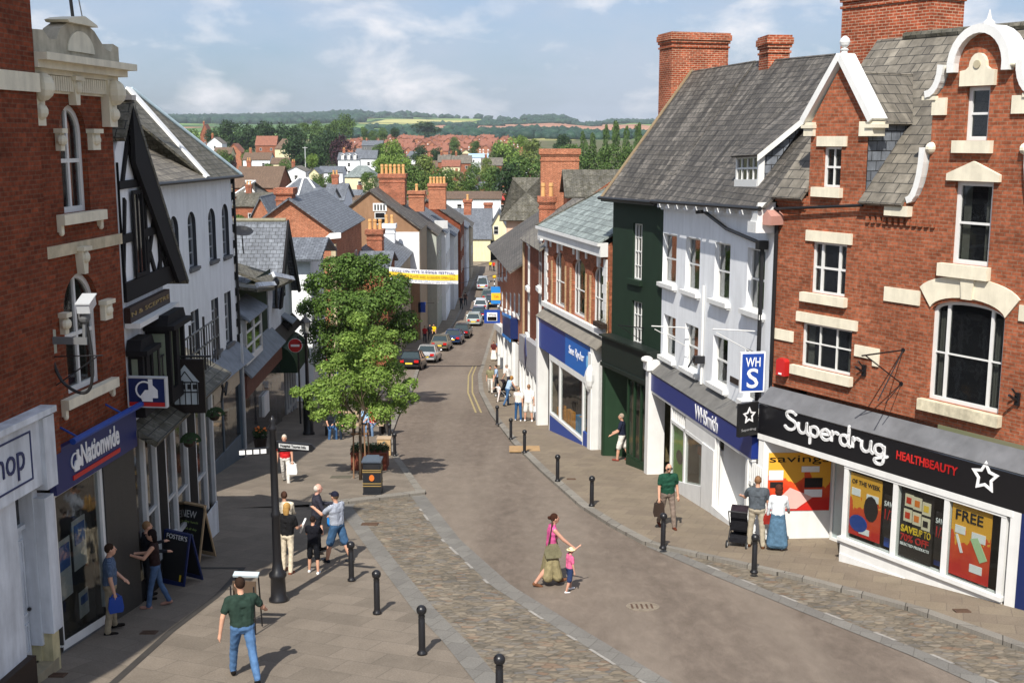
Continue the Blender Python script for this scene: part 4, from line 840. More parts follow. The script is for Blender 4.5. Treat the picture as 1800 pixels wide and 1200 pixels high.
# blue projecting sign
s_,z_=b.q(1343,650); o=empty('projecting_sign',b.w(LW-.12,-.12,z_),b.root.rotation_euler.z); tag(o,'blue projecting sign reading WHS in white on the corner of the white house','sign')
m=MB(); m.box(-.05,.05,-.56,.0,-.47,.47); bd=m.build('board',BLUE,o); m=MB(); m.ring([(-.6,-.51),(.04,-.51),(.04,.51),(-.6,.51)],[(-.56,-.47),(0,-.47),(0,.47),(-.56,.47)],-.045,.045); m.v=[(q_[1],q_[0],q_[2]) for q_ in m.v]; m.build('sign_frame',WL,bd)
for tx,a_,c_,z0,z1 in (('WH',-.47,-.09,.14,.38),('S',-.43,-.13,-.40,.10)):
    t=b.text(tx,a_,c_,z0,z1,0,WL,bd,off=.01); K_=b.k
    for v in t.data.vertices: v.co=Vector((.055-v.co.y*.3,v.co.x,v.co.z-K_*v.co.x))

# ======== brick charity shop with arched windows
b=Bld('charity_shop_building','brick house with arched buff windows, white corner stones and a bright blue shopfront','building',(1.5,52.3),(3.6,43.7),k=.0); LR=b.L
rcs=[b.r(972,440,537,995),b.r(1005,451,552,1029),b.r(1040,460,566,1066)]
t0=sum(r_[2] for r_ in rcs)/3; t1=sum(r_[3] for r_ in rcs)/3
for r_ in rcs:
    w_=1.6; fr=b.win((r_[0],r_[0]+w_+.3,t0,t1),WFR,xs=[.25,.75],zs=[.45],d=.18,rise=.5,fw=.08,curt=.2)
    x=r_[0]-.24; m=b.mb(); m.box(x-.0,x+.2,-.03,-.002,t0-.1,t1-.5); m.box(r_[0]+w_+.32,r_[0]+w_+.48,-.03,-.002,t0-.1,t1-.5); b.add('buff_jamb',m,BRY)
    c=r_[0]+w_/2+.15; m=b.mb(); m.prism([(c-.1,t1-.05),(c+.1,t1-.05),(c+.14,t1+.55),(c-.14,t1+.55)],-.08,-.0); b.add('keystone',m,WHITE)
ze=b.q(960,400)[1]; ft=b.q(962,566,-.35)[1]; fb=b.q(962,619,-.35)[1]
body(b,BR1,0,LR,ft,ze,3.6,ze+2.4)
m=b.mb(); m.box(-.15,LR+.02,-.3,0,ze-.45,ze-.05); m.box(-.2,LR+.02,-.42,0,ze-.05,ze+.08); b.add('cornice',m,WHITE)
m=b.mb()
for x0 in (0,LR-.5):
    n_=int((ze-.45-t0+.9)/.33)
    for i in range(n_): m.box(x0+(.0 if i%2 or x0==0 else .14),x0+(.5 if i%2 or x0>0 else .36),-.05,-.001,t0-.9+i*.33+.012,t0-.9+(i+1)*.33)
b.add('corner_stones',m,WHITE); b.box('sill_band',WHITE,(0,LR,-.18,.05,t0-.22,t0-.01))
m=b.mb(); 
for i in range(5): m.prism([(.85+i*1.75+(0 if i%2 else 0),t1+.1),(1.05+i*1.75,t1+.1),(1.08+i*1.75,t1+.42),(.82+i*1.75,t1+.42)],-.04,-.001)
b.add('stone_blocks',m,WHITE)
m=b.mb(); m.slab([(-.25,-.4,ze+.08),(LR,-.4,ze+.08),(LR,3.4,ze+2.35),(1.6,3.4,ze+2.35)],.07); m.slab([(-.25,-.4,ze+.08),(1.6,3.4,ze+2.35),(1.6,5,ze+2.35),(-.25,7,ze+.08)],.07); b.add('roof',m,SLG)
m=b.mb(); m.slab([(-.2,-.43,ze+.1),(-.0,-.43,ze+.13),(1.75,3.4,ze+2.42),(1.5,3.4,ze+2.38)],.05); b.add('hip_tiles',m,SLM)
PR=-.35; gz=lambda s_:zg(b.w(s_,0,0).y)-b.zb+.1
m=b.mb(); m.slab([(-.0,PR-.1,ft+.06),(LR,PR-.1,ft+.06),(LR,0,ft+.42),(0,0,ft+.42)],.05); b.add('canopy',m,plain('stone_grey_canopy',hx('807A70'),.8,.5,2,.3))
e1=b.q(1040,640,PR)[0]; m=b.mb(); m.box(.25,e1*.55,PR,0,fb,ft); fas=b.add('fascia_sign',m,flat('charity_blue',(.01,.05,.26,1),.4,.4)); f2=b.add('fascia_sign',b.mb().box(e1*.55,e1,PR,0,fb,ft),flat('bright_blue_sign',(.01,.13,.48,1),.4,.4)); zc=(fb+ft)/2
b.text('Sue Ryder',e1*.62,e1*.88,zc-.2,zc+.25,PR-.004,WL,f2); b.add('leaf_emblem',b.mb().prism(arcpts(e1*.93,zc,.13,.26,0,330,10),PR-.012,PR-.003),flat('pale_blue_emblem',(.2,.5,.8,1),.5),f2)
m=b.mb(); m.box(0,.25,PR-.06,.1,gz(0)-.4,ft+.05); m.box(e1,e1+.3,PR-.06,.1,gz(LR)-.4,ft+.05); m.box(LR-.9,LR-.5,PR-.1,.1,gz(LR)-.4,ft-.2); m.box(e1+.3,LR-.9,PR+.2,.1,gz(LR)-.4,ft); m.ell((e1+.15,PR-.1,fb+.2),(.2,.2,.5)); m.ell((LR-.7,PR-.1,fb+.1),(.22,.2,.5)); b.add('pilaster',m,WHITE)
x0,x1=b.q(967,690,PR)[0],b.q(1024,690,PR)[0]; zs0=b.q(967,725,PR)[1]; x2=b.q(1042,700,PR)[0]
m=b.mb(); m.box(x0-.2,x2+.1,PR+.0,PR+.1,fb-.25,fb-.003); 
for x in (x0-.1,x0+(x1-x0)*.3,x1-.0,x2): m.box(x-.07,x+.07,PR,PR+.12,gz(x)-.1,fb-.25)
m.box(x0,x1,PR-.02,PR+.14,zs0-.08,zs0+.04); f=b.add('shop_window_frame',m,WHITE); b.add('pane',b.mb().box(x0,x2,PR+.05,PR+.06,zs0-.4,fb-.25),SHOPG,f)
b.add('stall_riser',b.mb().box(x0-.02,x1,PR-.01,PR+.1,gz(x1)-.8,zs0-.08),BLUE); b.add('stall_riser',b.mb().box(x1+.1,x2,PR,PR+.1,gz(x2)-.3,gz(x2)+.45),BLUE)
room(b,.3,x2,PR+.5,2.6,gz(0)-.2,fb,plain('goods_inside',hx('6E6455'),.9,.7,3)); m=b.mb(); random.seed(3)
for i in range(9): x=x0+.4+i*(x1-x0-.6)/9; m.box(x,x+.3,PR+.2,PR+.4,zs0-.1,zs0+.2+random.random()*.6)
b.add('display_goods',m,plain('orange_goods',hx('D08A30'),.8,.6,8)); b.add('display_goods',b.mb().box(x1-1.4,x1-.5,PR+.15,PR+.35,zs0-.1,zs0+.7),plain('blue_goods',hx('3A8CC0'),.8,.6,8))
s_,z_=b.q(1058,570,-.1); m=b.mb(); m.box(s_-.5,s_+.5,-.3,-.05,z_-.1,z_+.08); bx=b.add('window_box',m,DBROWN); m=b.mb()
for i in range(60): x=s_+random.uniform(-.5,.5); z=z_+random.uniform(0,.4); y=-.17+random.uniform(-.15,.1); m.add([(x,y,z),(x+.08,y-.03,z+.02),(x+.04,y+.02,z+.1)],[(0,1,2)])
b.add('flowers',m,flat('yellow_green_leaves',(.25,.3,.04,1),.7),bx)

# ======== narrow brick houses further down
b=Bld('narrow_brick_house','narrow red brick house with tall white windows and grey shop sign with blue diamond','building',(.72,67.5),(1.5,52.3),k=.05); LN=b.L
gk=lambda D:(zg(D)-b.zb-b.k*(67.5-D)+.1)
for D0 in (55.2,63.4):
    for h0,h1 in ((3.75,6.1),(6.35,8.6)):
        x=67.5-D0; z=gk(D0); b.win((x-.8,x+.8,z+h0,z+h1),WFR,2,2,d=.03,fw=.14,bar=.09,sill=(.2,.15,.16),sm=WHITE,lint=(.3,.1,.08),lm=WHITE)
ze=-5.7-b.zb; ft=gk(60)+3.6; body(b,BRL,0,LN,ft-2.0,ze,2.8,ze+2.1,rev=.14)
roof2(b,0,LN,ze-.1,ze+2.2,2.8,SL2,.3,vl=.1,vr=.2)
b.add('corner_stones',b.mb().box(-.3,.2,-.1,.1,ft-2.2,ze-.3),plain('buff_stone_column',hx('B39A78'),.8,.4,6))
m=MB(); ga=lambda s_:zg(67.5-s_)-b.zb+.1
def sl4(m,s0,s1,y0,y1,h0,h1):
    m.add([(s,y,ga(s)+h) for s in (s0,s1) for y in (y0,y1) for h in (h0,h1)],[(0,1,3,2),(4,6,7,5),(0,4,5,1),(2,3,7,6),(0,2,6,4),(1,5,7,3)])
sl4(m,.6,LN,-.35,0,2.15,3.6); fas=m.build('fascia_sign',plain('grey_fascia',hx('A3A4A8'),.5,.1),b.root)
m=MB(); c=LN*.45; z=ga(c)+2.85; m.prism([(c-.9,z),(c,z-.85),(c+.9,z),(c,z+.85)],-.39,-.351); m.build('diamond_emblem',NAVY,fas)
m=MB(); sl4(m,.6,LN,-.3,0,1.95,2.14); sl4(m,.6,LN,-.31,.0,-.2,.3)
for i in range(6): x=.6+(LN-.8)*i/5; sl4(m,x-.12,x+.12,-.32,.0,-.1,2.0)
f=m.build('shop_window_frame',WHITE,b.root); m=MB(); sl4(m,.6,LN,-.2,-.18,0,2.1); m.build('pane',DARKG,f)
b=Bld('brick_terrace_house','brick terrace with small white windows and steep roof edge on the street bend','building',(-1.25,100),(.72,67.6),k=.046); LN=b.L
ze=-9.1-b.zb; ga=lambda s_:zg(100-s_)-b.zb+.1; gk=lambda D:ga(100-D)-b.k*(100-D); ft=gk(80)+3.2
for D0 in (72,76.5,81,86,92,97):
    for h0,h1 in ((4.6,5.9),(7,8.3)):
        if gk(D0)+h1<ze-.3: x=100-D0; z=gk(D0); b.win((x-.7,x+.7,z+h0,z+h1),WFR,2,2,d=.03,fw=.14,bar=.09,sill=(.2,.15,.14),sm=WHITE)
body(b,BRO,0,LN,ft-2.5,ze,5,ze+3.6,rev=.12)
m=b.mb(); m.slab([(-.5,-.9,ze-.2),(LN,-.9,ze-.2),(LN,5.2,ze+3.9),(-.5,5.2,ze+3.9)],.1); m.slab([(-.5,11,ze-.2),(LN,11,ze-.2),(LN,5.2,ze+3.9),(-.5,5.2,ze+3.9)],.1); b.add('roof',m,SL1)
m=MB(); sl4(m,17.5,27,-.5,0,3.0,4.3); fs=m.build('fascia_sign',NAVY,b.root); m=MB(); sl4(m,17.5,27,-.53,-.47,4.31,4.5); sl4(m,17.5,27,-.53,-.47,2.8,2.99); m.build('sign_border',LBLUE,fs)
m=MB(); [sl4(m,x,x+.35,-.4,.1,-.2,2.8) for x in (8,12,16.5,22,27)]; sl4(m,4,17,-.5,0,2.8,3.3); m.build('pilaster',WHITE,b.root)
m=MB(); sl4(m,1,LN,-.2,-.1,0,2.8); m.build('shop_window',DARKG,b.root)
# chimney stack block and hipped building behind
b=Bld('tall_chimney_house','house with a very tall orange brick chimney stack rising above the right hand roofs','building',(1.9,98),(5.3,90)); z0=-b.zb
ch_=lambda n,x0,x1,y0,y1,zt,p=0: chimney(b,x0,x1,y0,y1,3,zt,BRO if n else BRC,p)
b.box('wall',BRO,(0,8.7,2.5,9,0,8)); m=b.mb(); m.slab([(-.3,2,7.8),(9,2,7.8),(9,5.6,10.4),(-.3,5.6,10.4)],.1); m.slab([(-.3,9.5,7.8),(9,9.5,7.8),(9,5.6,10.4),(-.3,5.6,10.4)],.1); b.add('roof',m,SLM)
def stackp(root,px0,px1,pt,pb,D,dep,mat,pots=0,ph=.8,trim=1):
    p0=P(px0,pt,D); p1=P(px1,pt,D); zb_=P(px0,pb,D).z; L_=root.matrix_basis.inverted(); w_=p1.x-p0.x; h_=p0.z-zb_; O=Vector((p0.x,D,zb_)); tr=lambda m:setattr(m,'v',[tuple(L_@(Vector(q)+O)) for q in m.v]) or m
    m=MB(); m.box(0,w_,0,dep,0,h_-.9*trim)
    for a_,c_,q_ in [(.9,.8,.06),(.8,.5,-.003),(.5,.4,.08),(.4,.0,.14)]: m.box(-q_,w_+q_,-q_,dep+q_,h_-a_*trim+.001,h_-c_*trim)
    s_=tr(m).build('chimney',mat,root)
    for i in range(pots):
        m=MB(); x=w_*(i+.5)/pots; m.lathe([(.17,h_-.02),(.14,h_+ph*.7),(.18,h_+ph*.75),(.16,h_+ph),(.1,h_+ph),(.09,h_+ph*.8)],10,x,dep/2); tr(m).build('chimney_pot',POT,s_)
    return s_
stackp(b.root,951,1018,262,392,90,2.0,BRO); stackp(b.root,948,976,346,400,87,1.3,BRC,2,1.0)
def simple_house(name,label,x0,x1,y0,y1,zt,zr,wall,roof,ridge='x',hip=0,zb=None,wins=(),chim=(),wm=None,ov=.3,group=None,cat='house'):
    """free standing house: world box with gable or hip roof; ridge runs along x or y"""
    zb=min(hill((x0+x1)/2,y0),hill((x0+x1)/2,y1))-.5 if zb is None else zb
    o=empty(name,(x0,y0,zb)); tag(o,label,cat,group); W=x1-x0; D=y1-y0; h=zt-zb; r=zr-zb; m=MB()
    m.poly([(0,0,0),(W,0,0),(W,0,h),(0,0,h)]); m.poly([(0,D,0),(W,D,0),(W,D,h),(0,D,h)]); m.poly([(0,0,0),(0,D,0),(0,D,h),(0,0,h)]); m.poly([(W,0,0),(W,D,0),(W,D,h),(W,0,h)])
    e=.04
    if not hip:
        if ridge=='x':
            for x in (0,W): m.poly([(x,0,h),(x,D,h),(x,D/2,r-e)])
        else:
            for y in (0,D): m.poly([(0,y,h),(W,y,h),(W/2,y,r-e)])
    m.build('wall',wall,o); m=MB(); k=(r-h)/((D if ridge=='x' else W)/2+ov); h-=0; ze_=h-.02
    if ridge=='x':
        m.slab([(-ov,-ov,ze_),(W+ov,-ov,ze_),(W+ov-hip,D/2,r),(-ov+hip,D/2,r)],.12); m.slab([(-ov,D+ov,ze_),(W+ov,D+ov,ze_),(W+ov-hip,D/2,r),(-ov+hip,D/2,r)],.12)
        if hip: m.slab([(-ov,-ov,ze_),(-ov,D+ov,ze_),(-ov+hip,D/2,r)],.12); m.slab([(W+ov,-ov,ze_),(W+ov,D+ov,ze_),(W+ov-hip,D/2,r)],.12)
    else:
        m.slab([(-ov,-ov,ze_),(-ov,D+ov,ze_),(W/2,D+ov-hip,r),(W/2,-ov+hip,r)],.12); m.slab([(W+ov,-ov,ze_),(W+ov,D+ov,ze_),(W/2,D+ov-hip,r),(W/2,-ov+hip,r)],.12)
        if hip: m.slab([(-ov,-ov,ze_),(W+ov,-ov,ze_),(W/2,-ov+hip,r)],.12); m.slab([(-ov,D+ov,ze_),(W+ov,D+ov,ze_),(W/2,D+ov-hip,r)],.12)
    m.build('roof',roof,o)
    for (face,a,c,ww,wh) in wins: # face f front (-y), r right (+x)
        m=MB(); 
        if face=='f': m.ring([(a,c),(a+ww,c),(a+ww,c+wh),(a,c+wh)],[(a+.08,c+.08),(a+ww-.08,c+.08),(a+ww-.08,c+wh-.08),(a+.08,c+wh-.08)],-.05,.0); m.box(a+.08,a+ww-.08,-.04,0,c+wh/2-.03,c+wh/2+.03); f=m.build('window',wm or WFR,o); MB().box(a+.05,a+ww-.05,-.02,-.01,c+.05,c+wh-.05).build('pane',DARKG,f)
        else:
            m.box(W,W+.05,a,a+ww,c,c+.08); m.box(W,W+.05,a,a+ww,c+wh-.08,c+wh); m.box(W,W+.05,a,a+.08,c,c+wh); m.box(W,W+.05,a+ww-.08,a+ww,c,c+wh); m.box(W,W+.04,a,a+ww,c+wh/2-.03,c+wh/2+.03); f=m.build('window',wm or WFR,o); MB().box(W+.01,W+.02,a+.05,a+ww-.05,c+.05,c+wh-.05).build('pane',DARKG,f)
    for (cx,cy,cw_,cd,top,pots) in chim:
        m=MB(); tz=r+top; m.box(cx,cx+cw_,cy,cy+cd,h-.5,tz-.4); m.box(cx-.06,cx+cw_+.06,cy-.06,cy+cd+.06,tz-.4,tz-.2); m.box(cx-.1,cx+cw_+.1,cy-.1,cy+cd+.1,tz-.199,tz); c_=m.build('chimney',BRC,o)
        for i in range(pots): t_=(i+.5)/pots; m=MB(); m.lathe([(.14,tz-.02),(.12,tz+.4),(.15,tz+.42),(.13,tz+.6),(.07,tz+.6),(.06,tz+.5)],8,cx+(cw_*t_ if cw_>=cd else cw_/2),cy+(cd/2 if cw_>=cd else cd*t_)); m.build('chimney_pot',POT,c_)
    return o
pz=lambda px,py,D:P(px,py,D).z
px_=lambda px,py,D:P(px,py,D).x
# hipped slate building with cream upper wall
simple_house('hipped_house','house with a mossy hipped slate roof and pinkish cream walls behind the brick terrace',px_(890,400,118),px_(962,400,118),118,128,pz(890,386,118),pz(950,312,123),PINKR,SLM,'x',4.2,ov=.7)
simple_house('grey_roof_house','low grey brown slate roof just left of the big slate roof',px_(1000,330,80),px_(1110,330,80),80,88,pz(1020,345,80),pz(1030,298,84),BR1,SLM,'x',0)
simple_house('side_roof_house','small brick gable with white barge board tucked beside the green house',5.0,8.5,47.5,52,pz(1040,400,49),pz(1075,352,50),BR1,SL2,'y',0)
# far end of the street
simple_house('corner_shop','cream gabled corner shop with green awnings at the far end of the street',px_(848,440,208),px_(905,440,208),208,220,pz(860,428,208),pz(882,372,208),CREAM,SLB,'y',0,zb=-21.8,wins=[('f',.8,4.6,.9,1.5),('f',2.0,4.6,.9,1.5),('f',4.2,4.6,.9,1.5)])
o=empty('awning',(px_(855,445,206.8),206.6,pz(855,447,206.6))); tag(o,'dark green awning over the corner shop at the far end of the street','awning'); MB().box(0,5.6,0,1.4,0,1.0).build('canvas',GREEN2,o)
o=empty('shop_opening',(px_(862,460,207.7),207.8,-21.7)); tag(o,'dark open shop front with a white post below the green awning','shopfront'); MB().box(0,4.0,0,.15,0,3.4).build('opening',DARKIN,o); MB().box(1.2,1.5,-.2,0,0,3.5).build('post',WHITE,o)
# ---------------------------------------------------------------- left side of the street
b=Bld('bank_building','brown red brick building with cream cornice, arched windows and a navy bank shopfront','building',(-8.48,14),(-7.62,22.6)); LB=b.L; B1=b
gz=lambda s_:zg(b.w(s_,0,0).y)-b.zb+.01
ze=b.q(207,119)[1]
for (xl,yt,yb,xr) in ((107,182,377,154),(114,485,700,177)):
    rc=b.r(xl,yt,yb,xr); c=(rc[0]+rc[1])/2; w_=(rc[1]-rc[0])/2; fr=b.win(rc,WFR,2,2,d=.15,fw=.10,bar=.07,rise=w_,zs=[.48],curt=.1)
    m=b.mb(); m.box(rc[0]-.3,rc[1]+.36,-.15,.0,rc[2]-.18,rc[2]-.0)
    for x in (rc[0]-.32,rc[1]+.2): m.box(x+.02,x+.12,-.08,.0,rc[2]-.30,rc[2]-.18); m.ell((x+.07,-.05,rc[2]-.31),(.05,.05,.06))
    b.add('sill',m,STONE,fr); zi=rc[3]-w_
    for x0,x1 in ((rc[0]-.2,rc[0]),(rc[1],rc[1]+.38)):
        m=b.mb(); m.box(x0,x1,-.16,.0,zi-.0,zi+.08); m.box(x0+.04,x1-.02,-.10,.0,zi-.3,zi); m.ell(((x0+x1)/2,-.09,zi-.12),(.13,.09,.1)); b.add('impost',m,STONE,fr)
    m=b.mb(); m.prism([(c-.07,rc[3]-.02),(c+.07,rc[3]-.02),(c+.12,rc[3]+.4),(c-.12,rc[3]+.4)],-.14,-.0); m.box(c-.16,c+.16,-.2,0,rc[3]+.4,rc[3]+.47); m.ell((c,-.14,rc[3]+.28),(.1,.08,.11)); b.add('keystone',m,STONE,fr)
sgl=b.q(90,835,-.04)[0]; ft=b.q(90,792,-.04)[1]; fb=b.q(90,873,-.04)[1]; pl=b.q(34,90)[0]
b.wall([(-4,ft-.3),(LB,ft-.3),(LB,ze),(-4,ze)],BRL,.3,side=[(LB,[(0,ft-1),(9,ft-1),(9,ze),(0,ze)])]); b.box('inner_wall',DARKIN,(-3,LB-.05,1.2,1.22,ft,ze))
zc=b.q(207,117)[1]
m=b.mb(); 
for z0,z1,o in ((-.30,-.22,.14),(-.22,-.10,.30),(-.10,.02,.46)): m.box(pl-.0,LB+o*.5,-o,.1,zc+z0,zc+z1)
for i in range(34): x=pl+.35+i*(LB-pl-.5)/34; m.box(x,x+.06,-.12,.0,zc-.56,zc-.31)
m.box(pl,LB+.02,-.05,.0,zc-.6,zc-.3); b.add('cornice',m,STONE)
m=b.mb(); c=(pl+LB)/2+.05; z=zc+.02; m.prism([(x_,z+(z_-z)*.58) for x_,z_ in [(pl+.05,z),(LB-.02,z),(LB-.02,z+.52),(LB-.25,z+.6),(c+1.25,z+.34),(c+1.0,z+.4),(c+.82,z+.62),(c+.6,z+.88),(c+.42,z+.98),(c-.42,z+.98),(c-.7,z+.78),(c-.85,z+.45),(c-1.1,z+.42),(c-1.3,z+.65),(pl+.05,z+.62)]],-.22,.08); b.add('parapet',m,plain('lichened_stone',hx('B5AC98'),.9,.5,4,.2,.5))
m=b.mb(); m.prism([(c-.55,z+.57),(c+.55,z+.57),(c+.50,z+.61),(c+.05,z+.72),(c-.4,z+.66),(c-.6,z+.61)],-.32,.1); b.add('pediment_cap',m,STONE); 
m=b.mb()
m.prism(arcpts(c,z+.1,.5,.36,0,180,12),-.25,-.225)
b.add('carved_shell',m,STONE)
for x in (pl+.1,LB-.42):
    m=b.mb(); m.box(x,x+.32,-.16,.0,zc-1.15,zc-.3); m.ell((x+.16,-.2,zc-.52),(.17,.22,.24)); m.ell((x+.16,-.14,zc-.92),(.14,.14,.14)); b.add('scroll_bracket',m,STONE)
m=b.mb(); m.box(pl-2.6,pl-.02,-.25,1.2,ft,zc+4); b.add('brick_pier',m,BRL); b.box('stone_band',STONE,(pl-2.6,pl+.03,-.3,0,zc-.62,zc-.32))
zb0=b.q(205,426)[1]; zb1=b.q(205,411)[1]; b.box('stone_band',plain('weathered_band',hx('C4B79C'),.85,.4,5,.2,.4),(-4,LB+.03,-.06,-.0,zb1-.2,zb1))
m=b.mb(); s_=b.q(50,400)[0]; m.tube((s_,-.05,ft),(s_,-.05,zc-.5),.03); b.add('downpipe',m,plain('brown_pipe',hx('6A5045'),.7))
m=b.mb(); s1,z1=b.q(0,712); s2,z2=b.q(82,684); m.path([(s1-1,-.05,z1-.1),(s2,-.05,z2),(s2,-.05,z2+.5)],.03); b.add('cable_pipe',m,GREY)
# bank shopfront
PR=-.04; m=b.mb(); m.box(sgl,LB+.05,PR-.08,0,fb,ft); fas=b.add('fascia_sign',m,flat('bank_blue',(.012,.02,.115,1),.45,.4))
m=b.mb(); m.tube((sgl+.25,PR-.3,ft+.12),(LB-.02,PR-.3,ft+.12),.06); 
for x in (sgl+.5,LB-1): m.path([(x,PR-.3,ft+.12),(x,0,ft+.3)],.02)
b.add('sign_light_tube',m,BLUE,fas)
s0,z0=b.q(142,800,PR-.08); s1,z1=b.q(209,775,PR-.08); b.text('Nationwide',s0,s1,z0-.2,z0+.2,PR-.084,WL,fas,off=.025); m=b.mb(); m.box(s0-.35,s1,PR-.1,PR-.081,z0-.36,z0-.28); b.add('red_underline',m,RED,fas)
def house_emblem(m,cx,cz,r,y0,y1):
    ring=lambda pts,w:[m.prism([pts[i],pts[i+1],(pts[i+1][0]+w,pts[i+1][1]+w*.4),(pts[i][0]+w,pts[i][1]+w*.4)],y0,y1) for i in range(len(pts)-1)]
    m.ring(arcpts(cx-.15*r,cz+.1*r,.75*r,.75*r,0,345,20),arcpts(cx-.15*r,cz+.1*r,.62*r,.62*r,0,345,20),y0,y1)
    m.prism([(cx-.35*r,cz-.85*r),(cx+.5*r,cz-.85*r),(cx+.5*r,cz-.55*r),(cx+.95*r,cz-.55*r),(cx+.95*r,cz+.1*r),(cx+.55*r,cz+.5*r),(cx+.55*r,cz+1.0*r),(cx+.2*r,cz+1.0*r),(cx+.2*r,cz+.1*r),(cx-.1*r,cz+.1*r),(cx-.5*r,cz-.4*r)],y0-.004,y1-.001)
m=b.mb(); house_emblem(m,s0-.22,z0-.05,.2,PR-.105,PR-.085); b.add('house_emblem',m,WL,fas)
wl,wr=b.q(103,970,PR)[0],b.q(186,930,PR)[0]; pr=b.q(193,900,PR)[0]; zs=gz(wl)+.12
m=b.mb(); m.box(wl-.03,wl+.06,PR+.03,PR+.15,zs,fb); m.box(wr-.05,wr+.05,PR+.03,PR+.15,zs,fb); m.poly([(wl,PR+.03,gz(wl)+.05),(wr,PR+.03,gz(wr)+.05),(wr,PR+.03,gz(wr)+.22),(wl,PR+.03,gz(wl)+.22)]); m.box(wl,wr,PR+.04,PR+.12,fb-.08,fb-.003); f=b.add('shop_window_frame',m,WHITE)
b.add('pane',b.mb().box(wl+.05,wr-.04,PR+.08,PR+.09,zs-.5,fb-.05),glassm('bank_glass',(.02,.02,.02,1),.85),f)
m=b.mb(); m.box(sgl,wl-.03,PR,.2,gz(0)-.5,fb-.002); m.box(wr+.05,LB+.03,PR,.3,gz(0)-1.2,fb-.002); b.add('pilaster',m,plain('dark_grey_granite',(.045,.043,.04,1),.5,.4,20))
room(b,wl,wr,PR+.3,2.6,gz(LB)+.1,fb); m=b.mb(); m.poly([(wl,PR+.05,gz(wl)-.5),(wr,PR+.05,gz(wr)-.5),(wr,PR+.05,gz(wr)+.1),(wl,PR+.05,gz(wl)+.1)]); b.add('stall_riser',m,GREY)
for a_,c_,z0,z1,mt in ((.12,.44,.9,2.0,WL),(.5,.78,1.25,2.2,WL),(.1,.35,.5,.85,BLACK),(.55,.75,.3,.8,WL)): 
    s0,s1=wl+(wr-wl)*a_,wl+(wr-wl)*c_; p=b.add('poster',b.mb().box(s0,s1,PR+.2,PR+.21,gz(wl)+z0-.1,gz(wl)+z1-.1),flat('poster_card',(.5,.5,.48,1),.6) if mt is WL else mt); 
    if mt is WL: b.add('poster_picture',b.mb().box(s0+.06,s1-.06,PR+.185,PR+.199,gz(wl)+(z0+z1)/2-.1,gz(wl)+z1-.2),flat('blue_poster_picture',(.05,.12,.35,1),.6),p)
b.k=0
# white shopfront with the panelled door, to its left
f0=b.q(60,728,-.4)[1]; f1=b.q(60,860,-.4)[1]; sw=b.q(98,900,-.4)[0]
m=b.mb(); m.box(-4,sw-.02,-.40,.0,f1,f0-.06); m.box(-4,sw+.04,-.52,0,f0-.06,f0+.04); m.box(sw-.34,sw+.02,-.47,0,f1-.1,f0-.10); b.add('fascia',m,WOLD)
sA,zA=b.q(-60,845,-.4); sB,zB=b.q(54,780,-.4); m=b.mb(); m.ring([(sA,f1+.18),(sB,f1+.18),(sB,f0-.22),(sA,f0-.22)],[(sA+.03,f1+.21),(sB-.03,f1+.21),(sB-.03,f0-.25),(sA+.03,f0-.25)],-.412,-.40); fr=b.add('sign_border',m,NAVY)
b.text('shop',b.q(-22,830,-.4)[0],b.q(42,800,-.4)[0],f1+.28,f0-.32,-.405,NAVY,fr)
m=b.mb(); dl,dr_=b.q(4,1000,.05)[0],b.q(44,1000,.05)[0]; m.box(sw-.34,sw-.03,-.40,.3,gz(sw)+.75,f1-.25); m.box(dr_+.1,sw-.36,-.2,.3,gz(dr_)+.5,f1); m.box(-4,dl-.08,-.3,.3,gz(dl)-.1,f1); b.add('pilaster',m,WOLD)
m=b.mb(); m.box(sw-.30,sw-.06,-.34,.3,gz(sw)-.6,gz(sw)+.749); m.box(dr_+.12,sw-.32,-.15,.3,gz(dr_)-.8,gz(dr_)+.5); b.add('plinth',m,plain('peeling_cream_paint',hx('C9BE96'),.9,.4,5,.2,.5))
b.box('plinth',DBROWN,(-4,dl-.02,-.42,.2,gz(dl)-1,gz(dl)+.55)); b.box('doorstep',plain('worn_step',hx('9A9078'),.9,.4,5),(dl-.1,dr_+.15,-.35,.3,gz(dl)-1,gz(dl)+.12))
z0=gz(dl)+.12; z1=f1-.75; m=b.mb(); m.box(dl,dr_,.02,.08,z0,z1)
for (a_,c_,d_,e_) in ((.12,.46,.08,.3),(.54,.88,.08,.3),(.12,.46,.36,.92),(.54,.88,.36,.92)):
    x0,x1=dl+(dr_-dl)*a_,dl+(dr_-dl)*c_; y0,y1=z0+(z1-z0)*d_,z0+(z1-z0)*e_; m.ring([(x0,y0),(x1,y0),(x1,y1),(x0,y1)],[(x0+.04,y0+.04),(x1-.04,y0+.04),(x1-.04,y1-.04),(x0+.04,y1-.04)],-.0,.02)
d_=b.add('door',m,WOLD); b.add('door_knob',b.mb().ell((dr_-.1,-.03,z0+.95),(.035,.035,.035)),BLACKM,d_)
m=b.mb(); m.ring([(dl-.06,z0),(dr_+.1,z0),(dr_+.1,f1),(dl-.06,f1)],[(dl,z0),(dr_,z0),(dr_,f1-.06),(dl,f1-.06)],-.1,.12); m.box(dl,dr_,-.05,.08,z1,z1+.07); fr=b.add('door_frame',m,WOLD); b.add('fanlight',b.mb().box(dl,dr_,.04,.05,z1+.07,f1-.06),DARKG,fr)
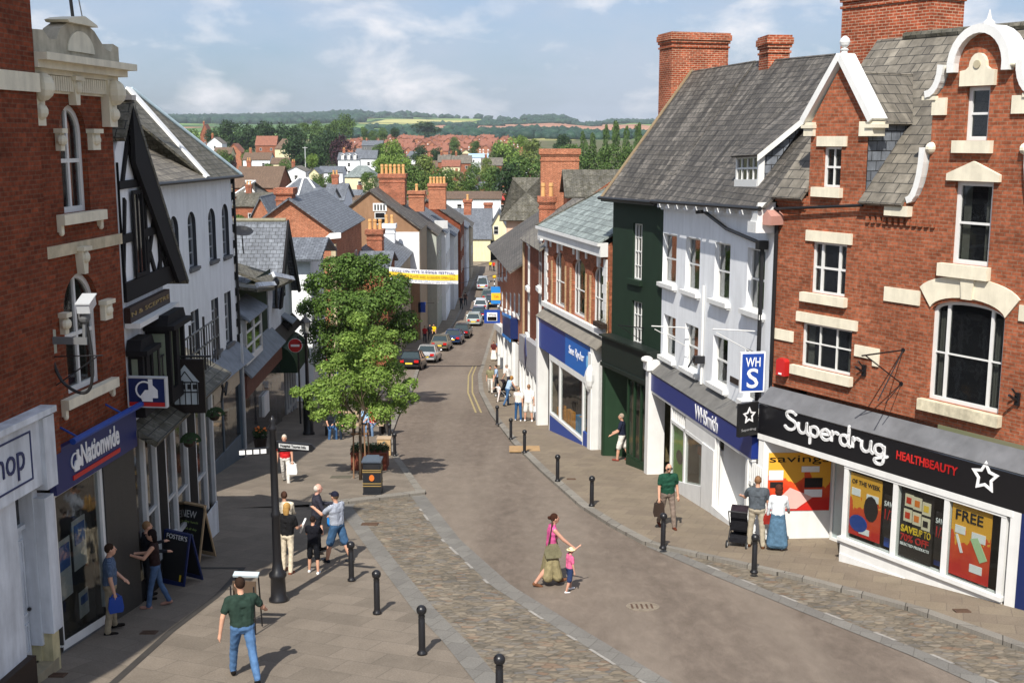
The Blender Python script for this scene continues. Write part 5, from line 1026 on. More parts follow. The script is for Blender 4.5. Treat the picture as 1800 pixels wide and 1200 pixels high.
# security camera
s_,z_=b.q(84,602,-.15); o=empty('security_camera',b.w(s_,0,z_),b.root.rotation_euler.z); tag(o,'white security camera on a grey arm fixed to the brown brick wall','camera')
m=MB(); m.box(-.16,.16,-.22,0,-.2,.2); m.build('junction_box',plain('cream_box',hx('A9AC9C'),.6,.2),o); m=MB(); m.box(-.03,.03,-.85,-.2,-.02,.1); m.build('arm',GREY,o)
m=MB(); m.path([(0,-.8,.1),(0,-.82,.4)],.035); m.ell((0,-.82,.45),(.1,.1,.12)); m.build('pan_head',GREY,o)
m=MB(); m.box(-.13,.13,-.32,.2,0,.2); m.box(-.15,.15,-.38,.22,.2,.225); k=m.build('housing',flat('pale_metal_housing',(.65,.68,.70,1),.25,.5,.3),o); k.location=(0.02,-.85,.56); k.scale=(.8,.8,.8); k.rotation_euler=(R(-14),0,R(100)); MB().ell((0,-.325,.1),(.06,.02,.06)).build('lens',DARKG,k)
m=MB(); pts=[(.02,-.8,.55),(.04,-.85,.2),(.02,-.9,-.3),(0,-.85,-.75),(0,-.65,-.85),(0,-.35,-.65),(0,-.2,-.25)]; pts=[tuple(.5*((2*Vector(p1))+(Vector(p2)-Vector(p0))*t+(2*Vector(p0)-5*Vector(p1)+4*Vector(p2)-Vector(p3))*t*t+(3*Vector(p1)-Vector(p0)-3*Vector(p2)+Vector(p3))*t**3)) for p0,p1,p2,p3 in zip([pts[0]]+pts,pts,pts[1:],pts[2:]+[pts[-1]]) for t in (0,.25,.5,.75)]; m.path(pts,.028,8); m.build('cable',BLACK,o); m=MB(); m.path([(0,0,-.25),(0,-1.1,-.2)],.012); m.path([(0,0,-.9),(0,-1.0,-.22)],.012); m.build('stay',BLACKM,o)
# projecting signs
o=empty('projecting_sign',Vector((*b.w(LB-.1,-.08,0)[:2],P(262,689,22.5).z)),b.root.rotation_euler.z); o.scale=(.9,.9,.9); tag(o,'navy and red projecting sign with a white house outline beside the bank shopfront','sign')
m=MB(); m.box(-.06,.06,-.84,0,-.30,.34); bd=m.build('board',NAVY,o); m=MB(); m.box(-.075,-.061,-.82,-.02,-.29,-.2); m.build('red_stripe',RED,bd)
m=MB(); m.ring([(-.86,-.32),(.02,-.32),(.02,.36),(-.86,.36)],[(-.83,-.29),(-.01,-.29),(-.01,.33),(-.83,.33)],-.07,.07); m.v=[(q_[1],q_[0],q_[2]) for q_ in m.v]; m.build('sign_frame',GREYW,bd)
m=MB(); house_emblem(m,0,0,.27,0,.012); m.v=[(-.078-q_[1],q_[0]*-1-.42,q_[2]+.05) for q_ in m.v]; m.build('house_emblem',WL,bd)

# ======== half timbered inn
b=Bld('timbered_inn','black and white half timbered inn with a steep gable beside the bank','pub',(-7.62,22.66),(-7.8,29.5)); LI=b.L
gz=lambda s_:zg(b.w(s_,0,0).y)-b.zb+.01
ax,az=b.q(233,178,-.17); rx,rz=b.q(330,490,-.17); hw=rx-ax; gb=b.q(325,482)[1]; w1=hw-.55
m=b.mb(); sx0=-.0; zbm=gb+.1
zat=lambda s_: az-(az-rz)*abs(s_-ax)/hw-.15
m.prism([(sx0,zbm-.1),(ax+w1,zbm-.1),(ax+w1,zat(ax+w1)),(ax,az-.2),(sx0,zat(sx0))],.0,.15); b.add('gable_wall',m,WREND)
m=b.mb()
def tim(a,c,w=.065,y=-.05):
    dx,dz=c[0]-a[0],c[1]-a[1]; l=math.hypot(dx,dz); nx,nz=-dz/l*w,dx/l*w; m.prism([(a[0]+nx,a[1]+nz),(c[0]+nx,c[1]+nz),(c[0]-nx,c[1]-nz),(a[0]-nx,a[1]-nz)],y,.0)
m.box(sx0,ax+w1+.2,-.07,.0,zbm-.1,zbm+.28); m.box(sx0,ax+hw*.75,-.055,.0,zbm+1.05,zbm+1.22); m.box(sx0,ax+hw*.5,-.055,0,zbm+2.1,zbm+2.26)
for x in (ax-.85,ax+.95,ax+1.9): m.box(x-.06,x+.06,-.05,0,zbm,min(zat(x)-.1,zbm+3.2))
tim((ax-1.4,zbm+.2),(ax-.4,zbm+1.9)); tim((ax-.7,zbm+.2),(ax-1.5,zbm+1.5)); tim((ax+.8,zbm+1.2),(ax+1.5,zbm+.2)); tim((ax+.75,zbm+.2),(ax+1.6,zbm+1.4)); tim((ax-.5,zbm+2.2),(ax+.1,zbm+3.2)); tim((ax+.5,zbm+2.2),(ax,zbm+3.0)); tim((ax+1.7,zbm+.2),(ax+2.3,zbm+.9)); tim((ax+2.4,zbm+.2),(ax+1.8,zbm+1.1))
m.v=[(max(x_,.02),y_,z_) for x_,y_,z_ in m.v]; b.add('timber_frame',m,TIMB)
m=b.mb(); m.ring([(ax-.05,zbm+.3),(ax+.65,zbm+.3),(ax+.65,zbm+2.05),(ax-.05,zbm+2.05)],[(ax+.03,zbm+.38),(ax+.57,zbm+.38),(ax+.57,zbm+1.97),(ax+.03,zbm+1.97)],-.09,-.051); m.box(ax+.28,ax+.32,-.08,-.05,zbm+.38,zbm+1.97); f=b.add('window',m,TIMB); b.add('pane',b.mb().box(ax,ax+.6,-.06,-.052,zbm+.35,zbm+2.0),DARKG,f)
m=b.mb(); o_=.34
for sg in (-1,1):
    p0=(ax+sg*hw,rz-.0); p1=(ax,az)
    if sg<0: continue
    dx,dz=p1[0]-p0[0],p1[1]-p0[1]; l=math.hypot(dx,dz); nx,nz=(dz/l,-dx/l) if sg<0 else (-dz/l,dx/l); 
    if nz>0: nx,nz=-nx,-nz
    m.prism([p0,p1,(p1[0],p1[1]-1.2),(p0[0]-sg*.75,p0[1]+.0)],-.17,-.08)
b.add('barge_board',m,TIMB)
m=b.mb(); dp=5
m.slab([(ax+hw+.08,-.18,rz-.05),(ax+hw+.08,dp,rz-.05),(ax,dp,az+.08),(ax,-.18,az+.08)],.1)
zcl=az+.08-(ax-.05)*(az+.13-rz)/(hw+.08); m.slab([(.05,-.18,zcl),(.05,dp,zcl),(ax,dp,az+.08),(ax,-.18,az+.08)],.1)
b.add('roof',m,SLM); m=b.mb(); m.box(ax-.15,ax+.15,-.2,dp,az+.02,az+.12); b.add('ridge_tiles',m,plain('pale_ridge',hx('C9C2B8'),.8,.3,5))
# floors below the gable
w2=b.q(290,540)[0]; lz=b.q(232,815,-.5)[1]; s_t=b.q(217,542)[1]; sb_=b.q(217,570)[1]
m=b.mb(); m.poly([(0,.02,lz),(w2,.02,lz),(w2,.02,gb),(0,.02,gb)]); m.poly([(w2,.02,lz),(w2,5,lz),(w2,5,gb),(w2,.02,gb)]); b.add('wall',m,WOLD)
sg_=b.add('name_board',b.mb().box(0,w2,-.12,-.0,sb_,s_t),flat('dark_sign_board',(.03,.015,.012,1),.5)); b.text('N & SCEPTRE',.06,w2-.12,sb_+.12,s_t-.1,-.124,GOLD,sg_); b.add('white_moulding',b.mb().box(0,w2+.1,-.3,0,sb_-.1,sb_-.001),WHITE,sg_)
for i,(x0,x1,pz_) in enumerate(((.1,.85,.28),(1.35,2.6,.5))):
    t0=lz+.75; t1=sb_-.35-(.0 if i else .3)
    m=b.mb(); m.box(x0-.14,x1+.14,-pz_-.14,0,t1,t1+.1); m.prism([(x0-.14,t1+.1),(x1+.14,t1+.1),(x1,t1+.3),(x0,t1+.3)],-pz_,0); m.box(x0,x0+.12,-pz_,0,t0,t1); m.box(x1-.12,x1,-pz_,0,t0,t1); m.box(x0,x1,-pz_,0,t0-.3,t0); m.box((x0+x1)/2-.12,(x0+x1)/2+.12,-pz_,-pz_+.15,t0,t1); f=b.add('bay_window',m,TIMB)
    b.add('pane',b.mb().box(x0+.1,x1-.1,-pz_+.08,-pz_+.09,t0,t1),flat('curtained_glass',(.16,.19,.13,1),.1,.5),f); b.add('side_pane',b.mb().box(x0-.012,x0-.002,-pz_+.1,-.06,t0+.1,t1-.08),flat('curtained_side_glass',(.22,.25,.18,1),.1,.5),f)
# lean-to roof and ground floor front
m=b.mb(); m.slab([(-.05,-.55,lz-.02),(LI+.1,-.55,lz-.02),(LI+.1,1.2,lz+1.0),(-.05,1.2,lz+1.0)],.12); b.add('porch_roof',m,SLM)
m=b.mb(); m.poly([(LI,0,-1),(LI,5,-1),(LI,5,lz+.9),(LI,1.2,lz+.9),(LI,0,lz)]); b.add('end_wall',m,WOLD)
m=b.mb(); zr_=lz+1.05
for z in (0,.45): m.tube((1.0,-.35,zr_+z),(LI-.3,-.35,zr_+z),.025)
for i in range(22): x=1.0+i*(LI-1.3)/21; m.tube((x,-.35,zr_-.6),(x,-.35,zr_+.45+(.25 if i%5==0 else 0)),.014 if i%5 else .03)
b.add('balcony_rail',m,BLACKM)
gp=[0,.75,1.6,2.3,3.1,4.2,5.0,6.0,LI]
m=b.mb(); 
for x in gp[1:]: m.box(x-.07,x+.07,-.02,.12,gz(x)-.1,lz)
for x0,x1 in ((.75,1.6),(2.3,3.1),(3.1,4.2),(5,6.0)): m.box(x0,x1,-.0,.1,gz(x1)+.85,gz(x1)+.93); m.box(x0,x1,0,.1,gz(x1)+1.75,gz(x1)+1.8); m.box(x0,x1,0,.1,lz-.25,lz-.15)
f=b.add('shop_window_frame',m,GREYW); b.add('pane',b.mb().box(0,LI,.06,.07,gz(LI),lz),glassm('pub_glass',(.03,.02,.012,1),.5),f)
m=b.mb(); m.poly([(0,-.03,gz(0)-.1),(LI,-.03,gz(LI)-.1),(LI,-.03,gz(LI)+.85),(0,-.03,gz(0)+.45)]); m.box(1.65,2.25,-.03,.05,gz(2)-.2,lz); m.box(4.25,4.95,-.03,.05,gz(5)-.2,lz); b.add('front_panels',m,TIMB)
b.box('white_panel',WOLD,(LI-1.9,LI-.0,-.06,-.031,gz(LI),gz(LI)+.85)); b.box('warm_interior',plain('brown_wood_interior',hx('8A5A38'),.8,.5,2),(0.1,LI,1.5,1.55,gz(LI)-.2,lz)); b.box('inn_floor',DARKIN,(0,LI,.1,1.5,gz(LI)-.3,gz(LI)-.2))  # mottled brown panel behind the ground floor glass
for i,x in enumerate((2.7,5.2)):
    o=empty('hanging_basket',b.w(x,-.45,lz-.75)); tag(o,['hanging basket of plants under the inn roof, the nearer one','hanging basket of plants under the inn roof, the farther one'][i],'plant',group='hanging baskets'); o.scale=(.75,.75,.75); m=MB(); m.ell((0,0,0),(.18,.18,.16)); m.build('basket',DBROWN,o); m=MB(); m.path([(0,0,.1),(0,0,.7)],.01); m.build('chain',BLACKM,o); m=MB(); random.seed(i)
    for _ in range(160): a=Vector((random.gauss(0,1),random.gauss(0,1),random.gauss(0,1))).normalized()*.28; a.z=abs(a.z)*.8; m.add([a,a+Vector((.08,.02,.02)),a+Vector((.03,.04,.08))],[(0,1,2)])
    m.build('leaves',flat('basket_leaves',(.03,.06,.02,1),.8),o)
o=empty('pub_sign',Vector((-7.56,25.,P(321,680,25.).z)),b.root.rotation_euler.z); o.scale=(.9,.9,1); tag(o,'dark hanging pub sign with a picture of a white timbered house','sign')
m=MB(); m.box(-.05,.05,-.92,.0,-.58,.62); bd=m.build('board',flat('pub_board',(.015,.010,.009,1),.5),o); m=MB(); m.box(-.03,.03,-1.1,.0,.66,.70); m.build('bracket',BLACKM,o)
m=MB(); m.prism([(-.3,-.38),(.3,-.38),(.3,.12),(-.3,.12)],0,.01); m.prism([(-.34,.12),(.34,.12),(0,.5)],0,.01); m.v=[(-.056-q_[1],-q_[0]-.46,q_[2]) for q_ in m.v]; pc=m.build('painted_house',plain('painted_pale_house',hx('B5BEC2'),.6,.2),bd)
m=MB(); [m.box(x,x+.025,0,.006,-.38,.12) for x in (-.3,-.16,-.02,.12,.27)]; m.box(-.3,.3,0,.006,-.12,-.09); m.box(-.3,.3,0,.006,.1,.13); [m.box(x,x+.09,0,.006,-.04,.07) for x in (-.24,-.1,.05,.18)]; m.prism([(-.2,.12),(-.17,.12),(.02,.36),(-.01,.36)],0,.006); m.prism([(.2,.12),(.17,.12),(-.02,.36),(.01,.36)],0,.006); m.v=[(-.068-q_[1],-q_[0]-.46,q_[2]) for q_ in m.v]; m.build('painted_timbers',BLACK,pc)

# ======== tall white building with arched attic windows
b=Bld('white_corner_building','tall white building with small arched windows, hipped mossy roof and beige shop fascia','building',(-10.4,32),(-10.5,44),k=-.012,zb=-13); LWb=b.L
gz=lambda s_:zg(b.w(s_,0,0).y)-b.zb-b.k*s_+.05
fm=flat('dark_sash',(.35,.37,.40,1),.5)
for (xl,yt,yb,xr,rs) in ((299,381,482,312,1),(331,373,473,344,1),(367,367,460,380,1),(391,359,452,403,1),(310,563,655,322,0),(337,548,640,351,0),(373,527,622,387,0),(396,515,608,410,0)):
    rc=b.r(xl,yt,yb,xr); rc=(rc[0],rc[0]+1.0,rc[2],rc[3]); b.win(rc,fm if rs else GREYW,2,4,d=.16,fw=.06,bar=.035,rise=.42 if rs else 0,sill=(.1,.08,.1),sm=GREY)
ze=b.q(408,307)[1]; ft=b.q(378,680,-.2)[1]
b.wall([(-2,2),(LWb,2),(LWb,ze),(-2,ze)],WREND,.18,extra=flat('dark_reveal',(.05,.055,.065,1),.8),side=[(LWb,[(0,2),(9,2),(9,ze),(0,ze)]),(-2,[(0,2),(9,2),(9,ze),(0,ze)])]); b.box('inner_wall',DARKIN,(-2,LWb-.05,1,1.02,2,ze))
rd=2.7; zr=ze+2.95
m=b.mb(); m.slab([(LWb-4.6,-.3,ze-.05),(LWb+.3,-.3,ze-.05),(LWb-rd,rd,zr),(LWb-rd-4.0,rd,zr)],.08); m.slab([(LWb+.3,-.3,ze-.05),(LWb+.3,2*rd+.3,ze-.05),(LWb-rd,rd,zr)],.08); m.slab([(LWb-rd-4,rd,zr),(LWb-rd,rd,zr),(LWb+.3,2*rd+.3,ze-.05),(-2,2*rd+.3,ze-.05)],.08); b.add('roof',m,SLM)
m=b.mb(); m.slab([(-2.2,-.3,ze-.04),(LWb-4.6,-.3,ze-.04),(LWb-5.2,2.2,ze+1.35),(-2.2,2.2,ze+1.6)],.08); m.slab([(-2.2,2.2,ze+1.6),(LWb-5.2,2.2,ze+1.35),(LWb-rd-3,rd+.1,zr),(-2.2,rd+.1,zr)],.05); b.add('roof_wing',m,SL2)
m=b.mb(); m.slab([(LWb-4.75,-.3,ze+.04),(LWb-4.35,-.3,ze+.04),(LWb-rd-.0,rd,zr+.1),(LWb-rd-.5,rd,zr+.1)],.1); b.add('lead_valley',m,WHITE)
m=b.mb(); m.tube((LWb+.33,-.3,ze+.0),(LWb-rd,rd,zr+.06),.07); b.add('hip_roll',m,plain('pale_blue_lead',hx('A9BCC4'),.5,.3))
m=b.mb(); m.tube((-2,-.36,ze-.06),(LWb+.3,-.36,ze-.06),.06); b.add('gutter',m,BLACK)
m=b.mb()
m.tube((LWb-.02,-.08,3.0),(LWb-.02,-.08,ze-.1),.05); 
for i in range(14): z=3.6+i*.6; m.box(LWb-.14,LWb+.03,-.04,.1,z,z+.3)
b.add('corner_stones_and_pipe',m,BLACK)
b.add('roof_mast',b.mb().tube((2.5,2,zr-.5),(1.9,2.2,zr+5.5),.05),BLACK); b.add('mast_stay',b.mb().tube((3.6,2,zr),(1.95,2.2,zr+5.2),.018),GREY)
PR=-.45; fbb=b.q(378,712,PR)[1]; ftt=b.q(378,680,PR)[1]; x0=b.q(376,700,PR)[0]; x1=b.q(421,660,PR)[0]
m=b.mb(); m.box(x0-3,x1,PR,0,fbb,ftt); fa=b.add('fascia_sign',m,plain('beige_fascia',hx('B7A892'),.7,.2)); c=x0+.9; zc=(ftt+fbb)/2; m=b.mb(); m.path([(c,PR-.02,zc-.3),(c+.3,PR-.02,zc+.05),(c+.1,PR-.02,zc+.3),(c+.5,PR-.02,zc-.1),(c+.9,PR-.02,zc+.15),(c+.6,PR-.02,zc-.25)],.05); b.add('scrolled_emblem',m,BLACK,fa)
m=b.mb(); m.slab([(x0-3,PR-.15,ftt+.02),(LWb+.1,PR-.15,ftt+.02),(LWb+.1,0,ftt+.7),(x0-3,0,ftt+.7)],.05); b.add('canopy',m,LEAD)
m=b.mb(); m.box(x1,x1+.2,PR-.05,.1,gz(x1)-.3,ftt); m.box(x0-3,x1,PR+.02,PR+.12,gz(x1)-.5,gz(x0)+.5); m.box(x0+1.3,x0+1.42,PR+.03,PR+.12,gz(x0),fbb); f=b.add('shop_window_frame',m,plain('blue_grey_joinery',(.10,.13,.16,1),.5,.2)); b.add('pane',b.mb().box(x0-3,x1,PR+.06,PR+.07,gz(x0)+.3,fbb),glassm('mirror_glass',(.02,.02,.02,1),.35),f)
b.box('shop_back',plain('dim_shop',hx('6E6A5A'),.9,.5,2),(x0-3,x1,1.2,1.25,gz(x0)-1,fbb)); b.box('drain_pipe',GREYW,(x1+.25,x1+.33,PR-.1,PR-.02,gz(x1)-.3,ftt+1.2))
# goods in the window
m=b.mb(); random.seed(5)
for i in range(10): m.ell((x0-1.2+i*.3,.2,gz(x0)+.9+random.random()*.5),(.16,.1,.2))
b.add('window_display',m,plain('mixed_goods',hx('8FA5B5'),.8,.8,5))

# ======== green walled house with bay, then the gabled white shop
b=Bld('green_walled_house','small house with dark green wall, white bay window and lead shop canopy','building',(-10.9,45.2),(-11.15,53.6),zb=-14.5); Lg=b.L
gz=lambda s_:zg(b.w(s_,0,0).y)-b.zb+.05
ze=b.q(414,520)[1]; m=b.mb(); m.poly([(0,0,0),(Lg,0,0),(Lg,0,ze+.2),(0,0,ze+.2)]); b.add('wall',m,GREEN)
b.box('white_strip',WOLD,(0,1.0,-.06,-.0,2.5,ze)); b.box('white_strip',WOLD,(Lg-1.2,Lg,-.06,-.0,2.5,ze))
m=b.mb(); m.slab([(-.2,-1.0,ze+.35),(Lg*.46,-1.0,ze-.1),(Lg*.46,3,ze+.5),(-.2,3,ze+.95)],.12); m.slab([(Lg*.46,-1.0,ze-.1),(Lg*.46-.8,3,ze+1.8),(Lg+.2,3,ze+.9),(Lg+.2,-1.0,ze-.35)],.12); b.add('roof',m,SLM)
m=b.mb(); m.slab([(Lg*.46-.4,-1.08,ze+.42),(Lg+.3,-1.08,ze-.38),(Lg+.3,-1.0,ze-.20),(Lg*.46-.4,-1.0,ze+.62)],.12); m.slab([(-.2,-1.08,ze+.45),(Lg*.46,-1.08,ze+.0),(Lg*.46,-1,ze+.16),(-.2,-1,ze+.62)],.12); b.add('barge_board',m,WOLD)
m=b.mb(); m.tube((Lg*.46,-1.0,ze-1.0),(Lg*.46,-1.0,ze+.1),.06); m.ell((Lg*.46,-1.02,ze+.12),(.2,.15,.2)); b.add('downpipe',m,BLACK)
s0=b.q(433,600,-.6)[0]; s1=b.q(462,600,-.6)[0]; z0=b.q(433,640,-.6)[1]; z1=b.q(433,562,-.6)[1]
m=b.mb(); m.box(s0,s1,-.6,0,z0-.1,z0+.15); m.box(s0,s1,-.6,0,z1-.15,z1)
for x in (s0+.08,(s0+s1)/2,s1-.08): m.box(x-.08,x+.08,-.6,-.45,z0,z1)
for t in (.35,.68): m.box(s0,s1,-.58,-.5,z0+(z1-z0)*t-.04,z0+(z1-z0)*t+.04)
m.box(s1-.1,s1,-.6,0,z0,z1); m.box(s0,s0+.1,-.6,0,z0,z1); f=b.add('bay_window',m,WHITE); b.add('pane',b.mb().box(s0+.05,s1-.05,-.55,-.54,z0,z1),DARKG,f)
m=b.mb(); m.slab([(s0-.3,-.85,z1+.02),(s1+.3,-.85,z1+.02),(s1,.0,z1+.6),(s0,0,z1+.6)],.08); b.add('bay_roof',m,LEAD)
ftt=b.q(420,675,-.4)[1]; m=b.mb(); m.slab([(-.3,-.7,ftt),(Lg-.5,-.7,ftt),(Lg-.5,0,ftt+.75),(-.3,0,ftt+.75)],.08); b.add('canopy',m,LEAD)
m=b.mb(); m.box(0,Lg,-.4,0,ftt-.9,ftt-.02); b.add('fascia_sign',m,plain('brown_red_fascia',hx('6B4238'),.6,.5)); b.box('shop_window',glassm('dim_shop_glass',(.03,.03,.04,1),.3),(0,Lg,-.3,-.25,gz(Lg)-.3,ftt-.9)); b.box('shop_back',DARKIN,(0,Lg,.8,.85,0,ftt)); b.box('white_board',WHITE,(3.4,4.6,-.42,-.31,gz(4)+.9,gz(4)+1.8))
m=b.mb(); m.box(-.2,1.3,.9,2.4,ze+1.3,ze+2.6); m.slab([(-.4,.7,ze+2.6),(1.5,.7,ze+2.6),(1.4,2.6,ze+3.1),(-.4,2.6,ze+3.1)],.1); b.add('dormer',m,TIMB); m=b.mb(); m.slab([(-.45,.6,ze+2.62),(1.6,.6,ze+2.62),(1.5,1.6,ze+3.25),(-.45,1.6,ze+3.25)],.12); b.add('dormer_roof',m,SLM); b.box('dormer_side',GREYW,(.9,1.32,.8,1.6,ze+1.0,ze+2.3))
# gabled white shop: gable faces the street
b=Bld('gabled_white_shop','white walled shop with a steep black barged gable, slate roof and dark green awning','building',(-11.15,53.7),(-11.35,59.6),zb=-14.8); Lg=b.L
gz=lambda s_:zg(b.w(s_,0,0).y)-b.zb+.05
ax=Lg*.5; az=b.q(494,387)[1]; ze=az-3.4
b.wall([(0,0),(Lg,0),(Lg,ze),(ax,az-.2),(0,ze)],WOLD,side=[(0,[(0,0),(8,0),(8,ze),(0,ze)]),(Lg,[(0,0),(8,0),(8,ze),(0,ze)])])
m=b.mb(); 
for sg in (-1,1): m.slab([(ax+sg*(ax+.35),-.35,ze-.35),(ax+sg*(ax+.35),7.5,ze-.35),(ax,7.5,az),(ax,-.35,az)],.12)
b.add('roof',m,SLB)
m=b.mb(); m.tube((ax,-.3,az+.03),(ax,7.5,az+.03),.1); b.add('ridge_tiles',m,plain('mossy_ridge',hx('8A8570'),.9,.4,6))
m=b.mb()
for sg in (-1,1): m.prism([(ax+sg*(ax+.35),ze-.45),(ax,az+.05),(ax,az-.75),(ax+sg*(ax-.25),ze-.45)],-.45+.001*sg,-.36)
b.add('barge_board',m,TIMB)
m=b.mb(); m.box(ax-.5,ax+.5,-.08,-.0,ze-.3,ze+1.6); f=b.add('window',m,TIMB); b.add('pane',b.mb().box(ax-.3,ax+.3,-.1,-.081,ze-.1,ze+1.4),DARKG,f); m=b.mb(); m.box(ax-.04,ax+.04,-.12,-.1,ze-.1,ze+1.4); b.add('window_bar',m,GREYW,f)
z1=ze-1.5; m=b.mb(); m.ring([(ax-.6,z1-1.9),(ax+.6,z1-1.9),(ax+.6,z1),(ax-.6,z1)],[(ax-.5,z1-1.8),(ax+.5,z1-1.8),(ax+.5,z1-.1),(ax-.5,z1-.1)],-.35,0); m.box(ax-.03,ax+.03,-.34,-.2,z1-1.8,z1-.1); m.box(ax-.5,ax+.5,-.34,-.2,z1-.95,z1-.88); f=b.add('oriel_window',m,TIMB); b.add('pane',b.mb().box(ax-.5,ax+.5,-.28,-.27,z1-1.8,z1-.1),DARKG,f); m=b.mb(); m.slab([(ax-.8,-.6,z1),(ax+.8,-.6,z1),(ax+.5,0,z1+.35),(ax-.5,0,z1+.35)],.06); b.add('oriel_roof',m,LEAD)
aw=b.q(470,650,-.5)[1]; m=b.mb(); n=8; vs=[]
for i in range(n+1):
    a=R(90*i/n); 
    for x in (0.1,Lg-1.5): vs.append((x,-.95*math.sin(a)-.1,aw-1.1+1.3*math.cos(a)))
m.add(vs,[(2*i,2*i+1,2*i+3,2*i+2) for i in range(n)]); m.poly([vs[2*i] for i in range(n+1)]+[(0.1,-.1,aw-1.1)]); m.poly([vs[2*i+1] for i in range(n+1)]+[(Lg-1.5,-.1,aw-1.1)]); b.add('awning',m,GREEN2)
m=b.mb(); m.slab([(0,-.5,aw+.35),(Lg,-.5,aw+.35),(Lg,0,aw+.9),(0,0,aw+.9)],.08); b.add('canopy',m,DBROWN)
m=b.mb(); [m.box(x,x+.12,-.12,.0,gz(x)-.1,aw-1) for x in (2.6,3.4,4.2,5.0,5.6)]; m.box(2.6,5.7,-.1,0,gz(4)+.2,gz(4)+.35); b.add('shopfront_posts',m,GREYW); b.box('shop_window',DARKG,(.2,Lg-.2,-.06,-.03,0,aw-.9))
o=empty('satellite_dish',P(425,411,52)); tag(o,'black satellite dish on the slate roof of the gabled shop','dish'); m=MB(); m.lathe([(.02,0),(.3,.05),(.5,.16),(.48,.17),(.28,.07),(.01,.02)],16); q_=m.build('dish',BLACK,o); q_.rotation_euler=(R(20),R(10),0); m=MB(); m.path([(0,0,0),(0,.2,-.9)],.03); m.build('mount',BLACKM,o)
# ---------------------------------------------------------------- the town beyond
def H(name,label,pl,pr,D,ye,yr,dep,wall,roof,ridge='x',**k):
    x0,x1=px_(pl,ye,D),px_(pr,ye,D); pm=(pl+pr)/2; zr=pz(pm,yr,D+dep/2) if ridge=='x' else pz(pm,yr,D)
    return simple_house(name,label,x0,x1,D,D+dep,pz(pm,ye,D),zr,wall,roof,ridge,**k)
H('small_white_house','small white house with slate roof behind the gabled white shop',509,545,63,453,417,4.5,WREND,SLB,'x',zb=-15.2,ov=.7,wins=[('r',.6,5.0,.9,1.5),('r',2.4,5.0,.9,1.5)])
o=simple_house('brick_gable_house','orange brick house with pale corner stones, big gable toward the camera and slate roof',-19.4,-12.9,85,100,-6.95,-4.35,BRO,SLB,'y',zb=-17.6,ov=.35,wins=[('r',2.2,6.2,1.1,2.2),('r',6.2,6.2,1.1,2.2),('r',10.5,6.2,1.1,2.2),('r',2.2,2.6,1.1,2.2)])
stackp(o,484,512,331,362,85.3,1.6,BRC); m=MB(); [m.box(6.0 if i%2 else 6.2,6.53,-.06,.5,i*.45,i*.45+.44) for i in range(22)]; m.build('corner_stones',plain('pale_quoins',hx('B9AB8C'),.85,.3),o)
MB().prism([(5.6,10.2),(7.0,10.35),(7.0,10.75),(6.2,10.7)],-.42,-.3).build('eaves_end',WHITE,o)
o=simple_house('tan_gable_house','tall tan rendered gable house with attic window, grey street front and big brick chimney',-19.2,-9.4,118,128,-9.2,-5.25,TAN,SL1,'y',zb=-21,ov=.3,wins=[('f',5.35,12.25,1.1,1.25),('r',1.5,7.6,.8,2.4),('r',4.5,7.6,.8,2.4),('r',7.6,7.6,.8,2.4),('r',1.5,3.6,.8,2.0),('r',4.5,3.6,.8,2.0)])
stackp(o,666,711,306,360,125,2.2,BRC,6,1.0); MB().box(9.81,9.86,0,10,0,11.7).build('street_front',BEIGE,o); MB().prism([(6.6,7.2),(9.8,6.4),(9.8,11.5),(6.6,11.5)],-.06,-.01).build('white_panel',WREND,o)
m=MB(); m.box(5.2,6.6,-.08,-.0,13.6,14.4); m.build('vent_frame',WHITE,o); m=MB(); [m.box(5.35+i*.3,5.5+i*.3,-.1,-.081,13.7,14.25) for i in range(4)]; m.build('vent_slots',BLACK,o)
o=simple_house('lean_roof_house','lower beige house with grey slate roof in front of the tan gable house',-15.6,-10.3,100,117.8,-11.5,-9.4,BEIGE,SLB,'y',zb=-20,ov=.3,wins=[('r',2+i*3.2,4.6,.7,1.7) for i in range(5)])
stackp(o,644,671,404,455,103,1.6,BRC,3,.9); stackp(o,673,693,394,440,115,1.2,WREND,2,.9)
H('small_slate_house','small slate roofed house between the orange brick gable and the lower beige house',630,680,90,470,441,6,BR1,SLB,'x',zb=-18.5)
rowh=[('grey_green_house',TEAL,SL1,-10.6,'narrow grey green house right of the tan gable house'),('quoined_house',WREND,SLB,-11.2,'narrow white house with a grey parapet on the left of the lower street'),('pale_blue_house',LILAC,SLB,-12.4,'narrow pale grey house down the left side of the street'),('dark_brick_house',BRL,SL1,-11.6,'dark red brick house with white window sills far down the left side'),('black_white_house',WOLD,SLB,-13.2,'white and black house near the far left end of the street'),('stone_end_house',BEIGE,SL1,-13.8,'beige house at the far left end of the street')]
ys=[128.2,137,147,158,170,180,190]
for i,(nm,wl,rf,zt,lb) in enumerate(rowh):
    y0,y1=ys[i],ys[i+1]-.05; x1=ipl([(128,-8.55),(150,-7.4),(190,-6.2)],(y0+y1)/2)
    o=simple_house(nm,lb,x1-9,x1,y0,y1,zt,zt+3.2,wl,rf,'y',zb=-22,ov=.25,wins=[('r',1.2+j*3,h,.9,1.7) for j in range(3) for h in (3.6,6.6,9.0) if h+2<zt+22])
    if i in (0,1,3): stackp(o,*[(718,745,336,372,133,1.5,BRO,1),(753,783,323,368,143,2,BRO,5),None,(815,828,352,378,165,1.4,BRC,1)][i],trim=.8)
    if i==1: MB().box(4,9.3,-.4,.2,11.4,12.3).build('parapet',GREYW,o)
o=H('slate_end_house','wide slate roofed house facing up the street at its far end',796,862,205,420,366,14,CREAM,SLB,'x',zb=-21.9); stackp(o,815,829,351,372,212,2,BRC,1); stackp(o,851,865,357,375,212,2,BRC,0)
